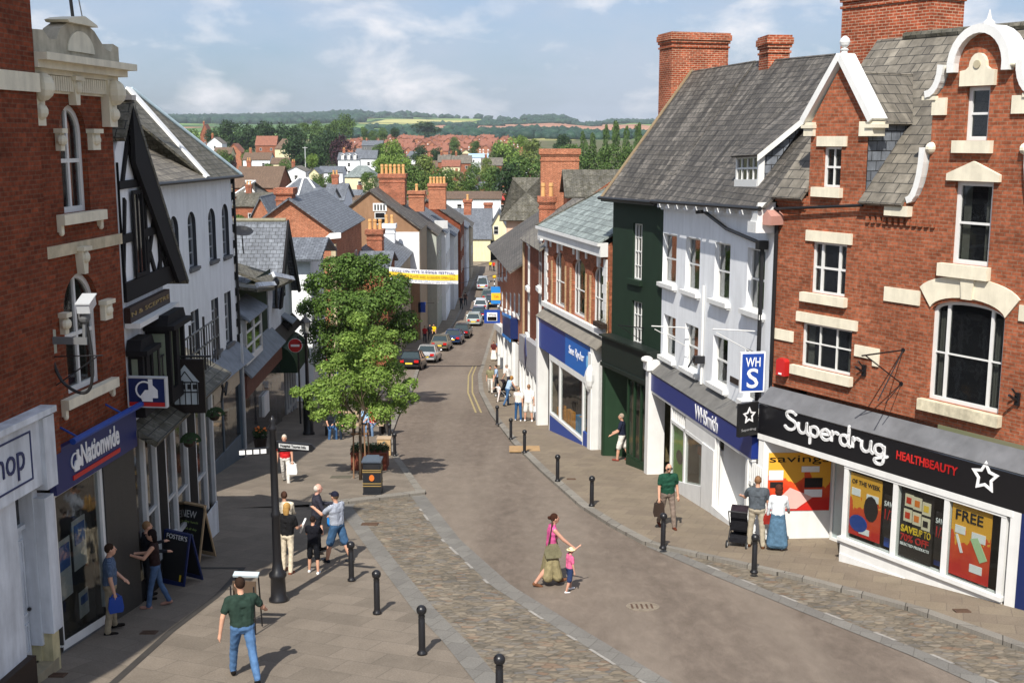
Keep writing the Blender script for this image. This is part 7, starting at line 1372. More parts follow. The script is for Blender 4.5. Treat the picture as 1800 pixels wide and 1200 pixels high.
    for p0,p1,r0,r1,l in caps:
        p0=Vector(p0);p1=Vector(p1); d=p1-p0; m.tube(p0,p1,r0,r1,10); m.ell(p0,(r0,)*3,10,6); m.ell(p1,(r1,)*3,10,6)
    def hd(x,y,z): return hc+hq@V(x,y,z)
    he=MB(); he.ell((0,0,0),(.074,.092,.112),14,10); he.ell((0,.03,-.06),(.055,.06,.055),10,6); m.add([hc+hq@Vector(v) for v in he.v],he.f)
    m.tube(hd(0,.085,.02),hd(0,.112,-.02),.012,.017,6); m.ell(hd(.078,0,-.005),(.014,.022,.03),6,5); m.ell(hd(-.078,0,-.005),(.014,.022,.03),6,5); m.tube(hd(-.02,.088,-.055),hd(.02,.088,-.055),.012,.012,6)
    me=m.mesh('tmp',[],uv=False); tmp=bpy.data.objects.new('tmp',me); C.objects.link(tmp); md=tmp.modifiers.new('r','REMESH'); md.mode='VOXEL'; md.voxel_size=vox/k
    md2=tmp.modifiers.new('s','SMOOTH'); md2.factor=.5; md2.iterations=2
    dg=bpy.context.evaluated_depsgraph_get(); me2=bpy.data.meshes.new_from_object(tmp.evaluated_get(dg)); bpy.data.objects.remove(tmp)
    nv=len(me2.vertices); co=np.empty(nv*3); me2.vertices.foreach_get('co',co); co=co.reshape(-1,3)
    nf=len(me2.polygons); ls=np.empty(nf,int); me2.polygons.foreach_get('loop_start',ls); fc=np.empty(nf*3); me2.polygons.foreach_get('center',fc); fc=fc.reshape(-1,3)
    best=np.full(nf,9.); lab=np.zeros(nf,int); order=['skin','shirt','legs','shoe']
    cc=caps+[(hc,hc,.11,.11,'skin')]
    for p0,p1,r0,r1,l in cc:
        a=np.array(p0);d=np.array(p1)-a; L2=max(1e-9,d@d); t=np.clip(((fc-a)@d)/L2,0,1); dist=np.linalg.norm(fc-(a+t[:,None]*d),axis=1)-(r0+(r1-r0)*t); dist+=(.004 if l=='skin' else 0)
        q=dist<best; best[q]=dist[q]; lab[q]=order.index(l)
    smt=smat or cl_(shirt)
    for q in (skin or SKIN,smt,cl_(legc),cl_(shoes)): me2.materials.append(q)
    me2.polygons.foreach_set('material_index',lab.astype(np.int32)); me2.polygons.foreach_set('use_smooth',np.ones(nf,bool))
    lv=np.empty(len(me2.loops),int); me2.loops.foreach_get('vertex_index',lv); lt=np.empty(nf,int); me2.polygons.foreach_get('loop_total',lt); sk=np.zeros(nv,bool); fl=np.repeat(lab,lt); sk[lv[(fl==0)|(fl==3)]]=True
    vn=np.empty(nv*3); me2.vertices.foreach_get('normal',vn); vn=vn.reshape(-1,3); X,Y,Z=co[:,0],co[:,1],co[:,2]; ph=H*7+px*.1
    dd=.0035*np.sin(17*Z+6*np.sin(13*X+9*Y+ph))*np.sin(9*X-8*Y+5*np.sin(7*Z+ph))+.0016*np.sin(47*Z+18*X+ph+4*np.sin(17*Y)); co=co+vn*(dd*(~sk))[:,None]
    sc3=np.array([k,k,k]); co=(co-np.array([0,0,low if not sit else 0]))*sc3
    if sit: co[:,2]-=(hipz-.52)*k
    me2.vertices.foreach_set('co',co.ravel()); me2.update(); body=obj('body',me2,root)
    tr=lambda m_:setattr(m_,'v',[((v[0])*k,(v[1])*k,(v[2]-(low if not sit else (hipz-.52)))*k) for v in m_.v]) or m_
    def hm(name,parts,mat,par=root):
        h=MB()
        for c0,r_ in parts: e=MB(); e.ell(c0,r_,14,9); h.add([hc+hq@Vector(v) for v in e.v],e.f)
        return tr(h).build(name,mat,par,True,False)
    hcol=cl_(hairc)
    if hair=='short': hm('hair',[((0,-.018,.028),(.083,.095,.102))],hcol)
    elif hair=='long': hm('hair',[((0,-.02,.025),(.088,.1,.108)),((0,-.065,-.07),(.085,.055,.14))],hcol)
    elif hair=='curly': hm('hair',[((0,-.02,.03),(.105,.11,.115)),((0,-.06,-.06),(.1,.07,.11))],hcol)
    elif hair=='bun': hm('hair',[((0,-.02,.028),(.083,.097,.102)),((0,-.13,.03),(.042,.04,.042))],hcol)
    elif hair=='fringe': hm('hair',[((0,-.045,-.005),(.08,.066,.085))],hcol)
    if hat:
        if hat[0]=='cap':
            c_=hm('cap',[((0,-.01,.045),(.088,.104,.088)),((0,.11,.05),(.06,.06,.012))],cl_(hat[1]))
        else:
            hm('sun_hat',[((0,0,.05),(.085,.1,.1)),((0,0,.05),(.17,.18,.012))],cl_(hat[1]))
    e=MB(); [e.ell(hd(x,.088,.012),(.009,.006,.006),6,4) for x in (-.03,.03)]; tr(e).build('eyes',BLACK,body,False,False)
    J['root']=root; J['hc']=hc
    W=lambda p:root.matrix_basis@Vector(((p.x)*k,(p.y)*k,(p.z-(low if not sit else hipz-.52))*k))
    J['W']=W; return J
def bag(name,lb,pos,w,h,d,mat,strap=.25,rz=0,cat='bag'):
    o=empty(name,(pos.x,pos.y,pos.z-strap-h),rz); tag(o,lb,cat); m=MB(); prof=[(-w*.42,0),(w*.42,0),(w*.5,h*.3),(w*.4,h),(-w*.4,h),(-w*.5,h*.3)]; m.prism(prof,-d/2,d/2); b_=m.build('bag_body',mat,o)
    m=MB(); m.path([(-w*.3,0,h),(-w*.1,0,h+strap),(w*.1,0,h+strap),(w*.3,0,h)],.012,5); m.build('handle',mat,o); return o
N=.0125
person(430,1193,1.80,22,'man in dark green shirt and blue jeans walking away in the foreground',shirt='2A3B33',legc='4F6F96',LL=(22,10,4),RL=(-18,22,4),LA=(-12,22,10),RA=(18,32,42),hair='short',hairc='30221A',vox=N,build=1.08,lean=4)
J=person(198,1110,1.74,-70,'man in blue checked shirt and khaki trousers standing by the bank window',smat=patt('blue_check','3A4A63','6A7A90','check',90),legc='9A8C74',LL=(3,0,7),RL=(-4,4,7),LA=(12,8,38),RA=(0,10,12),hairc='33241A',vox=N,build=1.1,inw=(30,0))
bag('blue_bag','small bright blue carrier bag in the hand of the man in the checked shirt',J['W'](J['h1'])+Vector((0,0,.06)),.28,.30,.06,BLUE,.06,.5)
person(277,1066,1.66,100,'dark haired woman in brown vest top and blue jeans by the inn doorway',top='none',shirt='2C1D1C',legc='4A607F',LL=(14,6,3),RL=(-10,12,3),LA=(40,10,60),RA=(30,8,70),hair='long',hairc='1A1010',vox=N,build=.92,shoes='A07868',inw=(30,30))
person(262,1052,1.68,-60,'person in dark jacket half hidden behind the dark haired woman at the inn',top='long',shirt='1E2026',legc='26282E',hair='short',hairc='8A6A4A',LL=(2,0,4),RL=(-2,2,4),LA=(30,8,60),RA=(20,8,60),build=.95)
J=person(507,1006,1.64,-20,'blonde woman in black top and cream trousers standing behind the signpost',top='short',shirt='1C1C1E',legc='CFC3AC',shoes='7A4A3A',hair='long',hairc='B08A50',LL=(2,2,4),RL=(-5,6,4),LA=(5,10,20),RA=(15,10,70),vox=N,build=.98,inw=(0,10))
bag('white_bag','white handbag hanging at the left side of the blonde woman by the signpost',J['W'](J['h-1'])+Vector((0,0,.1)),.3,.26,.08,WHITE,.1)
o=empty('folded_paper',J['W'](J['h1'])); tag(o,'folded white paper in the hand of the blonde woman by the signpost','paper'); m=MB(); m.box(-.02,.02,-.12,.12,-.16,.1); m.build('paper',WHITE,o).rotation_euler=(R(20),R(20),0)
person(503,978,1.62,10,'brown haired woman in cream jacket standing just beyond the blonde woman',top='long',shirt='D8CDB6',legc='3A3632',hair='short',hairc='4A3328',LL=(2,0,3),RL=(0,0,3),LA=(15,8,50),RA=(20,8,50))
person(552,1007,1.34,-10,'boy in black t-shirt, shorts and white trainers holding a blue cap',shirt='17181F',bot='shorts',legc='15171C',shoes='E8E8E8',hairc='241A16',LL=(4,2,6),RL=(-3,4,6),LA=(30,12,80),RA=(35,12,80),vox=N,inw=(30,30),build=.95)
o=empty('baseball_cap',G(551,1007)+Vector((0,.18,1.0))); tag(o,'bright blue cap held at the chest of the boy in black','cap'); m=MB(); m.ell((0,0,0),(.11,.11,.08)); m.build('cap_crown',cl_('2257A8'),o,True); m=MB(); m.ell((0,-.12,-.03),(.08,.07,.012)); m.build('visor',cl_('2257A8'),o,True)
J=person(559,972,1.76,-75,'grey haired older man in dark shirt talking to the man in the striped shirt',top='long',shirt='34343E',legc='22242A',hair='fringe',hairc='C9C2B8',LL=(3,0,5),RL=(-3,3,5),LA=(30,10,55),RA=(25,10,60),vox=N,build=1.1,skin=flat('ruddy_skin',(.6,.33,.25,1),.5))
J=person(594,988,1.75,55,'man in striped shirt, blue shorts and dark cap facing the older man',top='short',smat=patt('blue_white_stripe','C9CED6','43506B','stripe',150),bot='shorts',legc='3C5A7A',shoes='22262E',hair='short',hairc='5A4A3A',hat=('cap','1E2030'),LL=(16,6,5),RL=(-16,8,5),LA=(50,10,60),RA=(20,10,50),vox=N,build=1.08,inw=(10,20))
bag('bottle_bag','clear blue water bottle hanging beside the man in the striped shirt',J['W'](J['h1']),.08,.22,.08,LBLUE,.02,cat='bottle')
J=person(503,852,1.72,178,'person in red top and white trousers walking past the finger signs',top='short',shirt='C3262A',legc='D8D5CF',hair='short',hairc='C9BEB0',LL=(16,10,3),RL=(-14,16,3),LA=(5,10,10),RA=(-8,12,10),vox=N)
bag('carrier_bag','white carrier bag held by the person in the red top',J['W'](J['h-1'])+Vector((0,0,.05)),.32,.34,.1,WHITE,.08)
J=person(968,1028,1.66,-78,'woman in pink sleeveless top and long olive skirt crossing the road',top='none',shirt='C8578C',bot='skirt',legc='8A8060',shoes='6E4A34',hair='bun',hairc='3A2218',LL=(20,6,3),RL=(-17,22,3),LA=(-10,10,15),RA=(42,12,8),vox=N,build=.95,hem=.62,lean=5,skin=SKL)
o=empty('shoulder_bag',J['W'](Vector((.2,.0,.78))),R(-78)); tag(o,'olive and grey shoulder bag on the hip of the woman in pink','bag'); m=MB(); m.prism([(-.16,0),(.16,0),(.19,.1),(.1,.3),(-.1,.3),(-.19,.1)],-.05,.05); m.v=[(q[1],q[0],q[2]) for q in m.v]; m.build('bag_body',cl_('77735A'),o); m=MB(); m.path([(0,-.1,.28),(-.04,-.03,.62),(-.08,.0,.82)],.015); m.path([(0,.1,.28),(-.04,.03,.62)],.015); m.build('strap',cl_('3A3528'),o)
person(1001,1039,.98,-68,'toddler in straw sun hat holding the hand of the woman in pink',top='short',shirt='D0668C',bot='shorts',legc='2C3A5C',shoes='D5D5D8',hair='short',hairc='6A4A30',hat=('sun','E3D3A4'),LL=(12,8,6),RL=(-10,10,6),LA=(115,6,6),RA=(0,12,10),vox=.011,build=1.12,skin=SKL)
J=person(1172,934,1.80,190,'balding man in green polo shirt walking toward the camera on the right pavement',top='short',shirt='1F4636',legc='7C6E64',shoes='5A2E20',hair='fringe',hairc='5A4636',LL=(14,6,4),RL=(-12,14,4),LA=(-6,10,18),RA=(6,10,14),vox=N,build=1.05,zoff=1)
e=MB(); W=J['W']; hc=J['hc']; m=MB(); m.box(-.075,.075,.0,.02,-.02,.015); g_=m.build('lens',BLACK); o=empty('sunglasses',W(hc+Vector((0,.085,.01))),R(190)); tag(o,'dark sunglasses on the man in the green polo shirt','sunglasses'); g_.parent=o
bag('dark_bag','dark brown bag held low by the man in the green polo shirt',W(J['h1'])+Vector((0,0,.04)),.3,.36,.1,DBROWN,.1)
person(1328,968,1.80,-8,'man in grey shirt and stone trousers seen from behind pushing the pushchair',top='short',shirt='4F555B',legc='A59B88',shoes='5A3A24',hair='short',hairc='7A5A40',LL=(4,2,5),RL=(-5,6,5),LA=(35,14,45),RA=(5,10,15),vox=N,build=1.1,zoff=1,inw=(-10,0))
J=person(1365,972,1.62,-12,'curly haired woman in white cardigan and long denim skirt beside the man in grey',top='long',shirt='DDE2E6',bot='skirt',legc='4E6A80',shoes='2A2220',hair='curly',hairc='4A2A20',LL=(5,2,3),RL=(-5,6,3),LA=(5,10,15),RA=(20,12,30),vox=N,build=1.0,hem=.72,zoff=1,skin=SKL)
bag('red_handbag','round red handbag on the left of the woman in the white cardigan',W_ if False else J['W'](J['h-1'])+Vector((0,-.02,.12)),.26,.22,.1,cl_('8E2A22'),.05)
person(1117,817,1.78,75,'man in navy t-shirt and white shorts stepping into the dark green shop entrance',loc=(4.02,41.3),top='short',shirt='23283A',bot='shorts',legc='D8D4CC',shoes='7A3A30',hair='short',hairc='9A8A7A',LL=(14,8,4),RL=(-12,12,4),LA=(20,8,40),RA=(15,8,45),vox=N,build=1.08,zoff=1)
F=.017
person(911,743,1.64,-20,'person in white top and dark blue jeans outside the blue charity shop',shirt='DAD4CC',legc='2F5580',shoes='E0E0E0',hairc='A08A70',hair='short',LL=(2,0,5),RL=(-2,0,5),vox=F,zoff=1,build=1.05)
person(929,744,1.78,-10,'man in white shirt and white shorts standing outside the blue charity shop',shirt='E2E2E0',bot='shorts',legc='E2E0DA',shoes='EEEEEE',hairc='8A6A50',LL=(2,0,6),RL=(-2,0,6),vox=F,zoff=1,build=1.12)
person(892,716,1.66,-60,'woman in pale blue vest and jeans bending to a child on the right pavement',top='none',shirt='9FB6CC',legc='3F6088',hair='long',hairc='A0763E',lean=22,LA=(45,20,10),RA=(30,8,20),vox=F,zoff=1)
person(877,709,1.05,120,'small child in white clothes with arm raised to the bending woman',shirt='E4DEDA',legc='D8D0CC',hairc='8A6A48',LA=(20,50,10),RA=(60,50,10),LL=(20,6,10),RL=(-15,6,10),vox=F,zoff=1,skin=SKL)
person(862,694,1.68,170,'person in khaki top and white trousers at the kerb on the right pavement',shirt='7E7A5E',legc='DDD8D0',hairc='2A1E18',vox=F,zoff=1)
person(873,690,1.62,100,'person in pale blue top behind the one in khaki on the right pavement',shirt='9DB4D0',legc='2A2C34',hairc='241A14',vox=F,zoff=1)
person(895,690,1.66,60,'grey haired person in white leaning on a pushchair by the shop wall',top='short',shirt='D8D4D0',legc='3A3A44',hair='short',hairc='9A8A80',lean=14,vox=F,zoff=1)
person(868,636,1.70,185,'person in dark red top and long cream skirt far down the right pavement',shirt='5A2A28',bot='skirt',legc='E4DED4',hairc='2A1E18',vox=F,zoff=1,hem=.7)
person(877,634,1.72,200,'person in blue top beside the one in dark red far down the right pavement',shirt='6F8FB0',legc='2C3038',hairc='2A1E18',vox=F,zoff=1)
for (px,py,H_,fc,lb,kw) in ((583,774,1.7,200,'man in dark jacket and jeans sitting on the left end of the bench',dict(shirt='23262E',legc='3E5E86',sit=1)),(600,774,1.68,170,'person in dark coat sitting on the bench, second from the left',dict(shirt='2C3440',legc='26303E',sit=1,top='long')),
 (644,768,1.7,190,'person in pale blue shirt sitting on the right part of the bench',dict(shirt='9FC2E4',legc='2A2A33',sit=1)),(656,768,1.66,165,'person in red top sitting on the right end of the bench',dict(shirt='B02028',legc='6F88A8',sit=1))):
    person(px,py,H_,fc,lb,LL=(82,84,4),RL=(80,82,8),LA=(30,6,50),RA=(30,6,50),vox=F,zoff=1,**kw)
for (px,py,H_,fc,lb,kw) in ((562,668,1.7,160,'blonde person in white top by the green awning',dict(shirt='C8D2DE',legc='2C3850',hairc='C9A66A',hair='long')),(571,670,1.68,200,'person in bright red top left of the trees',dict(shirt='C8262A',legc='2E3648',hairc='6A3A20')),(583,668,1.76,20,'person in dark jacket just left of the tree trunk',dict(shirt='2A2638',legc='22242C',top='long')),(592,668,1.66,170,'person in cream top just left of the tree trunk',dict(shirt='BCAE8A',legc='3A4A6A')),(556,662,1.72,90,'bare armed person in pink at the left edge of the group by the awning',dict(shirt='B88A7A',legc='2C2C34')),
 (640,702,1.2,150,'child in pale blue top sitting at the foot of the large tree',dict(shirt='A8BED8',legc='3A4660')),(747,604,1.72,180,'person in red top by the shops on the far left pavement',dict(shirt='B0262C',legc='22283A')),(756,601,1.74,190,'person in dark clothes on the far left pavement',dict(shirt='22222A',legc='20222A')),(763,600,1.72,170,'person in yellow top on the far left pavement',dict(shirt='D8B81E',legc='1E2028')),(811,545,1.72,180,'person in black far down the left pavement',dict(shirt='1E1E24',legc='1A1A20')),(818,538,1.72,10,'person in brown far down the left pavement',dict(shirt='4A3026',legc='22222A')),
 (862,476,1.7,180,'tiny person in yellow jacket near the far corner shop',dict(shirt='D6C820',legc='22242C')),(868,477,1.7,170,'tiny person in red top near the far corner shop',dict(shirt='C83A20',legc='2A2A30')),(885,476,1.7,190,'tiny person in pale yellow near the far corner shop',dict(shirt='D8D060',legc='2A2C3A'))):
    person(px,py,H_,fc,lb,vox=.022,zoff=0 if py<500 else 1,**kw)
# ---------------------------------------------------------------- pushchair
def pushchair(px,py,rz,lb,k=1.):
    g=G(px,py); o=empty('pushchair',(g.x,g.y,zg(g.y)+.1),R(rz)); o.scale=(k,k,k); tag(o,lb,'pushchair')
    m=MB(); 
    for s in (-.22,.22): m.path([(s,-.35,.95),(s,-.1,.55),(s,.32,.12)],.014); m.path([(s,.2,.55),(s,-.32,.12)],.014); m.path([(s,-.1,.55),(s,.25,.5)],.014)
    m.path([(-.22,-.35,.95),(.22,-.35,.95)],.02); m.path([(-.22,.32,.12),(.22,.32,.12)],.012); m.build('frame',BLACKM,o)
    m=MB(); m.slab([(-.2,-.12,.9),(.2,-.12,.9),(.2,-.02,.42),(-.2,-.02,.42)],.05); m.slab([(-.2,-.05,.42),(.2,-.05,.42),(.2,.28,.45),(-.2,.28,.45)],.05); m.box(-.18,.18,.27,.3,.2,.44); m.box(-.2,.2,-.25,.25,.14,.24); m.build('seat',cl_('1E1E22'),o)
    m=MB(); 
    for i in range(6): a,b_=R(i*18),R((i+1)*18); m.slab([(-.21,-.1-.22*math.cos(a)+.2,.75+.24*math.sin(a)),(.21,-.1-.22*math.cos(a)+.2,.75+.24*math.sin(a)),(.21,-.1-.22*math.cos(b_)+.2,.75+.24*math.sin(b_)),(-.21,-.1-.22*math.cos(b_)+.2,.75+.24*math.sin(b_))],.01)
    m.build('hood',cl_('2A2228'),o)
    for x in (-.24,.24):
        for y in (-.32,.32):
            m=MB(); m.tube((x-.02,y,.1),(x+.02,y,.1),.1,.1,14); w_=m.build('wheel',flat('tyre_rubber',(.02,.02,.02,1),.8) if 'tyre_rubber' not in bpy.data.materials else bpy.data.materials['tyre_rubber'],o); m=MB(); m.tube((x-.026,y,.1),(x+.026,y,.1),.055,.055,10); m.build('hub',GREYW,w_)
    return o
pushchair(1298,964,-20,'black pushchair in front of the man in the grey shirt'); pushchair(884,700,60,'dark pushchair among the group on the right pavement')
# ---------------------------------------------------------------- cars
TYRE=bpy.data.materials.get('tyre_rubber') or flat('tyre_rubber',(.02,.02,.02,1),.8); RIM=flat('wheel_rim',(.4,.41,.42,1),.3,.5,.7); TAIL=flat('tail_light',(.45,.01,.01,1),.2,.5); LAMP=flat('head_light',(.7,.7,.7,1),.1,.5); PLY=flat('yellow_plate',(.75,.55,.05,1),.5); CGL=flat('car_glass',(.03,.045,.05,1),.06,.6)
def paint(c,met=.3):
    n=NT('car_paint',.28,.5); n.col(c); n.b.inputs['Metallic'].default_value=met; n.b.inputs['Coat Weight'].default_value=.6; return n.m
def car(px,py,c,rz,lb,est=0,L=4.3,W=1.72,Hc=1.43):
    g=G(px,py); o=empty('parked_car',(g.x,g.y+L/2,zg(g.y+L/2)+.01),R(rz)); o.rotation_euler=(-math.atan((zg(g.y)-zg(g.y+L))/L),0,R(rz)); tag(o,lb,'car','cars parked along the street'); pm=paint(c); w=W/2; h=L/2
    st=[(-h,.86,.62,.42),(-h+.06,.94,.88,.30),(-h+.35,.98,.93,.25),(-h*.45,1,.92,.22),(0,1,.90,.22),(h*.42,1,.88,.22),(h*.62,.98,.86,.22),(h-.25,.93,.74,.25),(h-.04,.84,.62,.30),(h,.76,.5,.40)]
    m=MB(); vs=[];n=12
    for y,ws,zt,zb_ in st:
        a=w*ws; vs+=[(-a*.85,y,zb_),(-a,y,zb_+.1),(-a,y,(zb_+zt)/2),(-a*.985,y,zt-.1),(-a*.93,y,zt-.02),(-a*.5,y,zt+.015),(a*.5,y,zt+.015),(a*.93,y,zt-.02),(a*.985,y,zt-.1),(a,y,(zb_+zt)/2),(a,y,zb_+.1),(a*.85,y,zb_)]
    m.add(vs,[(j*n+i,j*n+(i+1)%n,(j+1)*n+(i+1)%n,(j+1)*n+i) for j in range(len(st)-1) for i in range(n)]+[tuple(range(n)),tuple((len(st)-1)*n+i for i in range(n-1,-1,-1))]); body=m.build('body',pm,o,True,False)
    y0,y1,y2,y3=(-h+.1,-h+.45,h*.12,h*.48) if est else (-h+.35 if L<4 else -h+.6,-h+1.0,h*.12,h*.48); zt=.88
    lo=[(-w*.9,y0,zt),(w*.9,y0,zt),(w*.9,y3,zt),(-w*.9,y3,zt)]; hi=[(-w*.68,y1,Hc),(w*.68,y1,Hc),(w*.70,y2,Hc),(-w*.70,y2,Hc)]
    m=MB(); m.add(lo+hi,[(0,1,5,4),(1,2,6,5),(2,3,7,6),(3,0,4,7)]); m.build('windows',CGL,o,False,False)
    m=MB(); e=.02; hv=[Vector(v) for v in hi]; m.slab([(v.x*1.04,v.y+(-.05 if i<2 else .06),v.z+.005) for i,v in enumerate(hv)],.04); m.v=[(x,y,z+(.03 if z>Hc-.01 else 0)) for x,y,z in m.v]
    for i in range(4): m.tube(Vector(lo[i])*1.0,Vector(hi[i])*1.0,.045,.04,6)
    for s in (-1,1): m.tube((s*w*.905,(y0+y3)/2-.1,zt),(s*w*.70,(y1+y2)/2,Hc),.035,.035,6)
    m.build('roof',pm,o,False,False)
    for x in (-w+.02,w-.02):
        for y in (-h*.62,h*.62):
            s=-1 if x<0 else 1; m=MB(); m.tube((x-s*.18,y,.31),(x+s*.02,y,.31),.31,.31,20); wh=m.build('wheel',TYRE,o,False,False); m=MB(); m.tube((x+s*.0,y,.31),(x+s*.035,y,.31),.2,.17,14); m.build('rim',RIM,wh,False,False)
    for s in (-1,1):
        MB().box(s*w*.62-.14,s*w*.62+.2 if s>0 else s*w*.62+.14,-h-.0,-h+.22,.62,.82).build('tail_light',TAIL,o); MB().box(s*w*.6-.16,s*w*.6+.16,h-.16,h-.02,.5,.64).build('head_light',LAMP,o); MB().ell((s*(w+.06),h*.38,.95),(.1,.07,.07)).build('door_mirror',pm,o)
    MB().box(-.27,.27,-h-.035,-h+.02,.5,.62).build('number_plate',PLY,o); m=MB(); m.box(-w*.86,w*.86,-h-.05,-h+.2,.34,.48); m.build('bumper',pm,o); m=MB(); m.box(-.26,.26,h-.03,h+.03,.4,.5); m.build('number_plate',WL,o); return o
GB=lambda r,g,b:(r,g,b,1)
car(722,652,GB(.012,.014,.018),-4,'black car partly hidden behind the young tree, nearest of the parked row'); car(751,639,GB(.45,.46,.47),-5,'silver hatchback parked second in the row',L=4.0); car(774,618,GB(.20,.18,.13),-4,'beige saloon with yellow plate parked third in the row'); car(797,607,GB(.02,.045,.12),-4,'blue car parked fourth in the row'); car(812,596,GB(.04,.045,.05),-4,'dark grey car parked fifth in the row'); car(833,574,GB(.50,.55,.52),-2,'pale silver green estate car standing in the middle of the lower street',est=1); car(841,563,GB(.02,.03,.08),-2,'dark blue car just beyond the pale silver estate'); car(845,548,GB(.7,.7,.7),-1,'white car beyond the dark blue one',est=1); car(864,541,GB(.02,.025,.05),-1,'dark car near the right kerb below the yellow flag sign'); car(857,531,GB(.1,.14,.12),0,'dark green car beyond the dark one near the zebra beacon'); car(848,511,GB(.6,.65,.7),0,'pale blue van-like car far down the street',est=1,Hc=1.8)
# ---------------------------------------------------------------- street furniture
def bollard():
    o=empty('bollard',(0,0,0)); m=MB(); m.lathe([(.085,0),(.085,.03),(.062,.05),(.058,.10),(.056,.62),(.05,.63),(.06,.66),(.05,.69),(.055,.70)],16); m.build('shaft',BLACKM,o,True,False)
    m=MB(); m.lathe([(.055,.70),(.075,.72),(.085,.75),(.085,.79),(.07,.82),(.04,.845),(.005,.855)],16); m.build('cap',BLACKM,o,True,False); return o
bo=bollard(); bl=[(878,1248,'bollard cut off by the bottom edge of the photo',0),(742,1150,'black bollard on the paving, nearest one fully in view',0),(663,1079,'black bollard left of the cobbles, second nearest',0),(618,1021,'black bollard beside the man in the striped shirt',0),(1325,1014,'black bollard in front of the couple with the pushchair',1),(1165,971,'black bollard in front of the man in the green polo shirt',1),(1040,895,'black bollard on the right pavement before the green shop',1),(980,851,'black bollard on the right kerb, third from the far end',1),(922,800,'black bollard on the orange tactile paving',1),(898,776,'black bollard just beyond the tactile paving',1),(874,750,'farthest black bollard on the right kerb',1),(694,806,'black bollard on the left kerb beside the planter',1),(685,786,'black bollard on the left kerb beyond the planter',1)]
for i,(px,py,lb,s) in enumerate(bl):
    o=bo if i==0 else copy_tree(bo); g=G(px,py); o.location=(g.x,g.y,zg(g.y)+.02+.09*s); o.scale=(1.06,1.06,1.06); tag(o,lb,'bollard','black bollards along the road')
# finger post
g=G(490,1056); o=empty('finger_post',(g.x,g.y,zg(g.y)+.01)); tag(o,'tall black cast iron signpost with white lettered finger boards','signpost')
m=MB(); m.lathe([(.2,0),(.2,.06),(.16,.1),(.15,.5),(.18,.54),(.18,.6),(.12,.66),(.09,.9),(.085,1.8),(.1,1.83),(.1,1.88),(.08,1.92),(.07,3.6),(.09,3.63),(.09,3.68),(.05,3.75),(.07,3.82),(.01,3.92)],18); m.build('post',BLACKM,o,True,False)
def finger(z,a,L,tx,y=0):
    q=MB(); q.prism([(.08,z-.08),(L-.08,z-.08),(L,z),(L-.08,z+.08),(.08,z+.08)],-.015,.015); f=q.build('finger_board',BLACKM,o); f.rotation_euler=(0,0,R(a))
    b_=Bld.__new__(Bld); b_.k=0; b_.root=f
    q=MB(); q.box(.14,L-.14,-.02,-.0155,z-.045,z+.045); q.build('white_plate',GREYW,f); t=b_.text(tx,.18,L-.2,z-.035,z+.035,-.0205,BLACK,f)
finger(3.24,12,.62,'Library'); finger(3.32,-18,.95,'Hospital Tourist Info'); pass
for z,a in ((3.2,195),):
    q=MB(); q.prism([(.08,z-.07),(.62,z-.07),(.7,z),(.62,z+.07),(.08,z+.07)],-.015,.015); f=q.build('finger_board',BLACKM,o); f.rotation_euler=(0,0,R(a)); q=MB(); [q.box(.14+i*.14,.25+i*.14,.0155,.02,z-.045,z+.045) for i in range(4)]; q.build('white_plate',WL,f)
# lamp post
def lamp(px,py,pt,lb,D=None):
    g=G(px,py); h=pz(px,pt,g.y)-zg(g.y)-.1; o=empty('street_lamp',(g.x,g.y,zg(g.y)+.1)); tag(o,lb,'street lamp')
    m=MB(); m.lathe([(.26,0),(.26,.1),(.22,.15),(.22,1.7),(.26,1.75),(.2,1.85),(.1,1.95),(.08,2.2),(.06,h-.9),(.1,h-.85),(.06,h-.75)],16); m.path([(-.35,0,h-1.15),(.35,0,h-1.15)],.02); m.build('post',BLACKM,o,True,False)
    m=MB(); m.lathe([(.1,h-.72),(.2,h-.25),(.2,h-.24),(.1,h-.71)],4); m.build('lantern_glass',plain('frosted_lantern',hx('B9B9AE'),.3,.1),o); m=MB(); m.lathe([(.26,h-.25),(.24,h-.2),(.08,h-.05),(.06,h),(.02,h+.12)],8); m.lathe([(.08,h-.78),(.11,h-.7)],6); [m.tube((.1*math.cos(a),.1*math.sin(a),h-.72),(.2*math.cos(a),.2*math.sin(a),h-.25),.012) for a in (0,PI/2,PI,3*PI/2)]; m.build('lantern_cap',BLACKM,o)
lamp(543,767,556,'black lamp post with a lantern head left of the street trees')
# no entry sign
D=52.5; q=P(519,607,D); o=empty('no_entry_sign',(q.x,D,zg(D)+.05)); tag(o,'round red no entry sign with a white bar on a black pole','sign'); hz_=q.z-zg(D)-.05
m=MB(); m.tube((.12,.06,0),(.12,.06,hz_+.45),.045); m.build('pole',BLACKM,o); m=MB(); m.prism(arcpts(0,hz_,.33,.33,0,345,23),-.02,.0); m.build('disc_edge',WL,o); m=MB(); m.prism(arcpts(0,hz_,.31,.31,0,345,23),-.03,-.021); d_=m.build('disc',RED,o); MB().box(-.2,.2,-.04,-.031,hz_-.05,hz_+.05).build('white_bar',WL,d_)
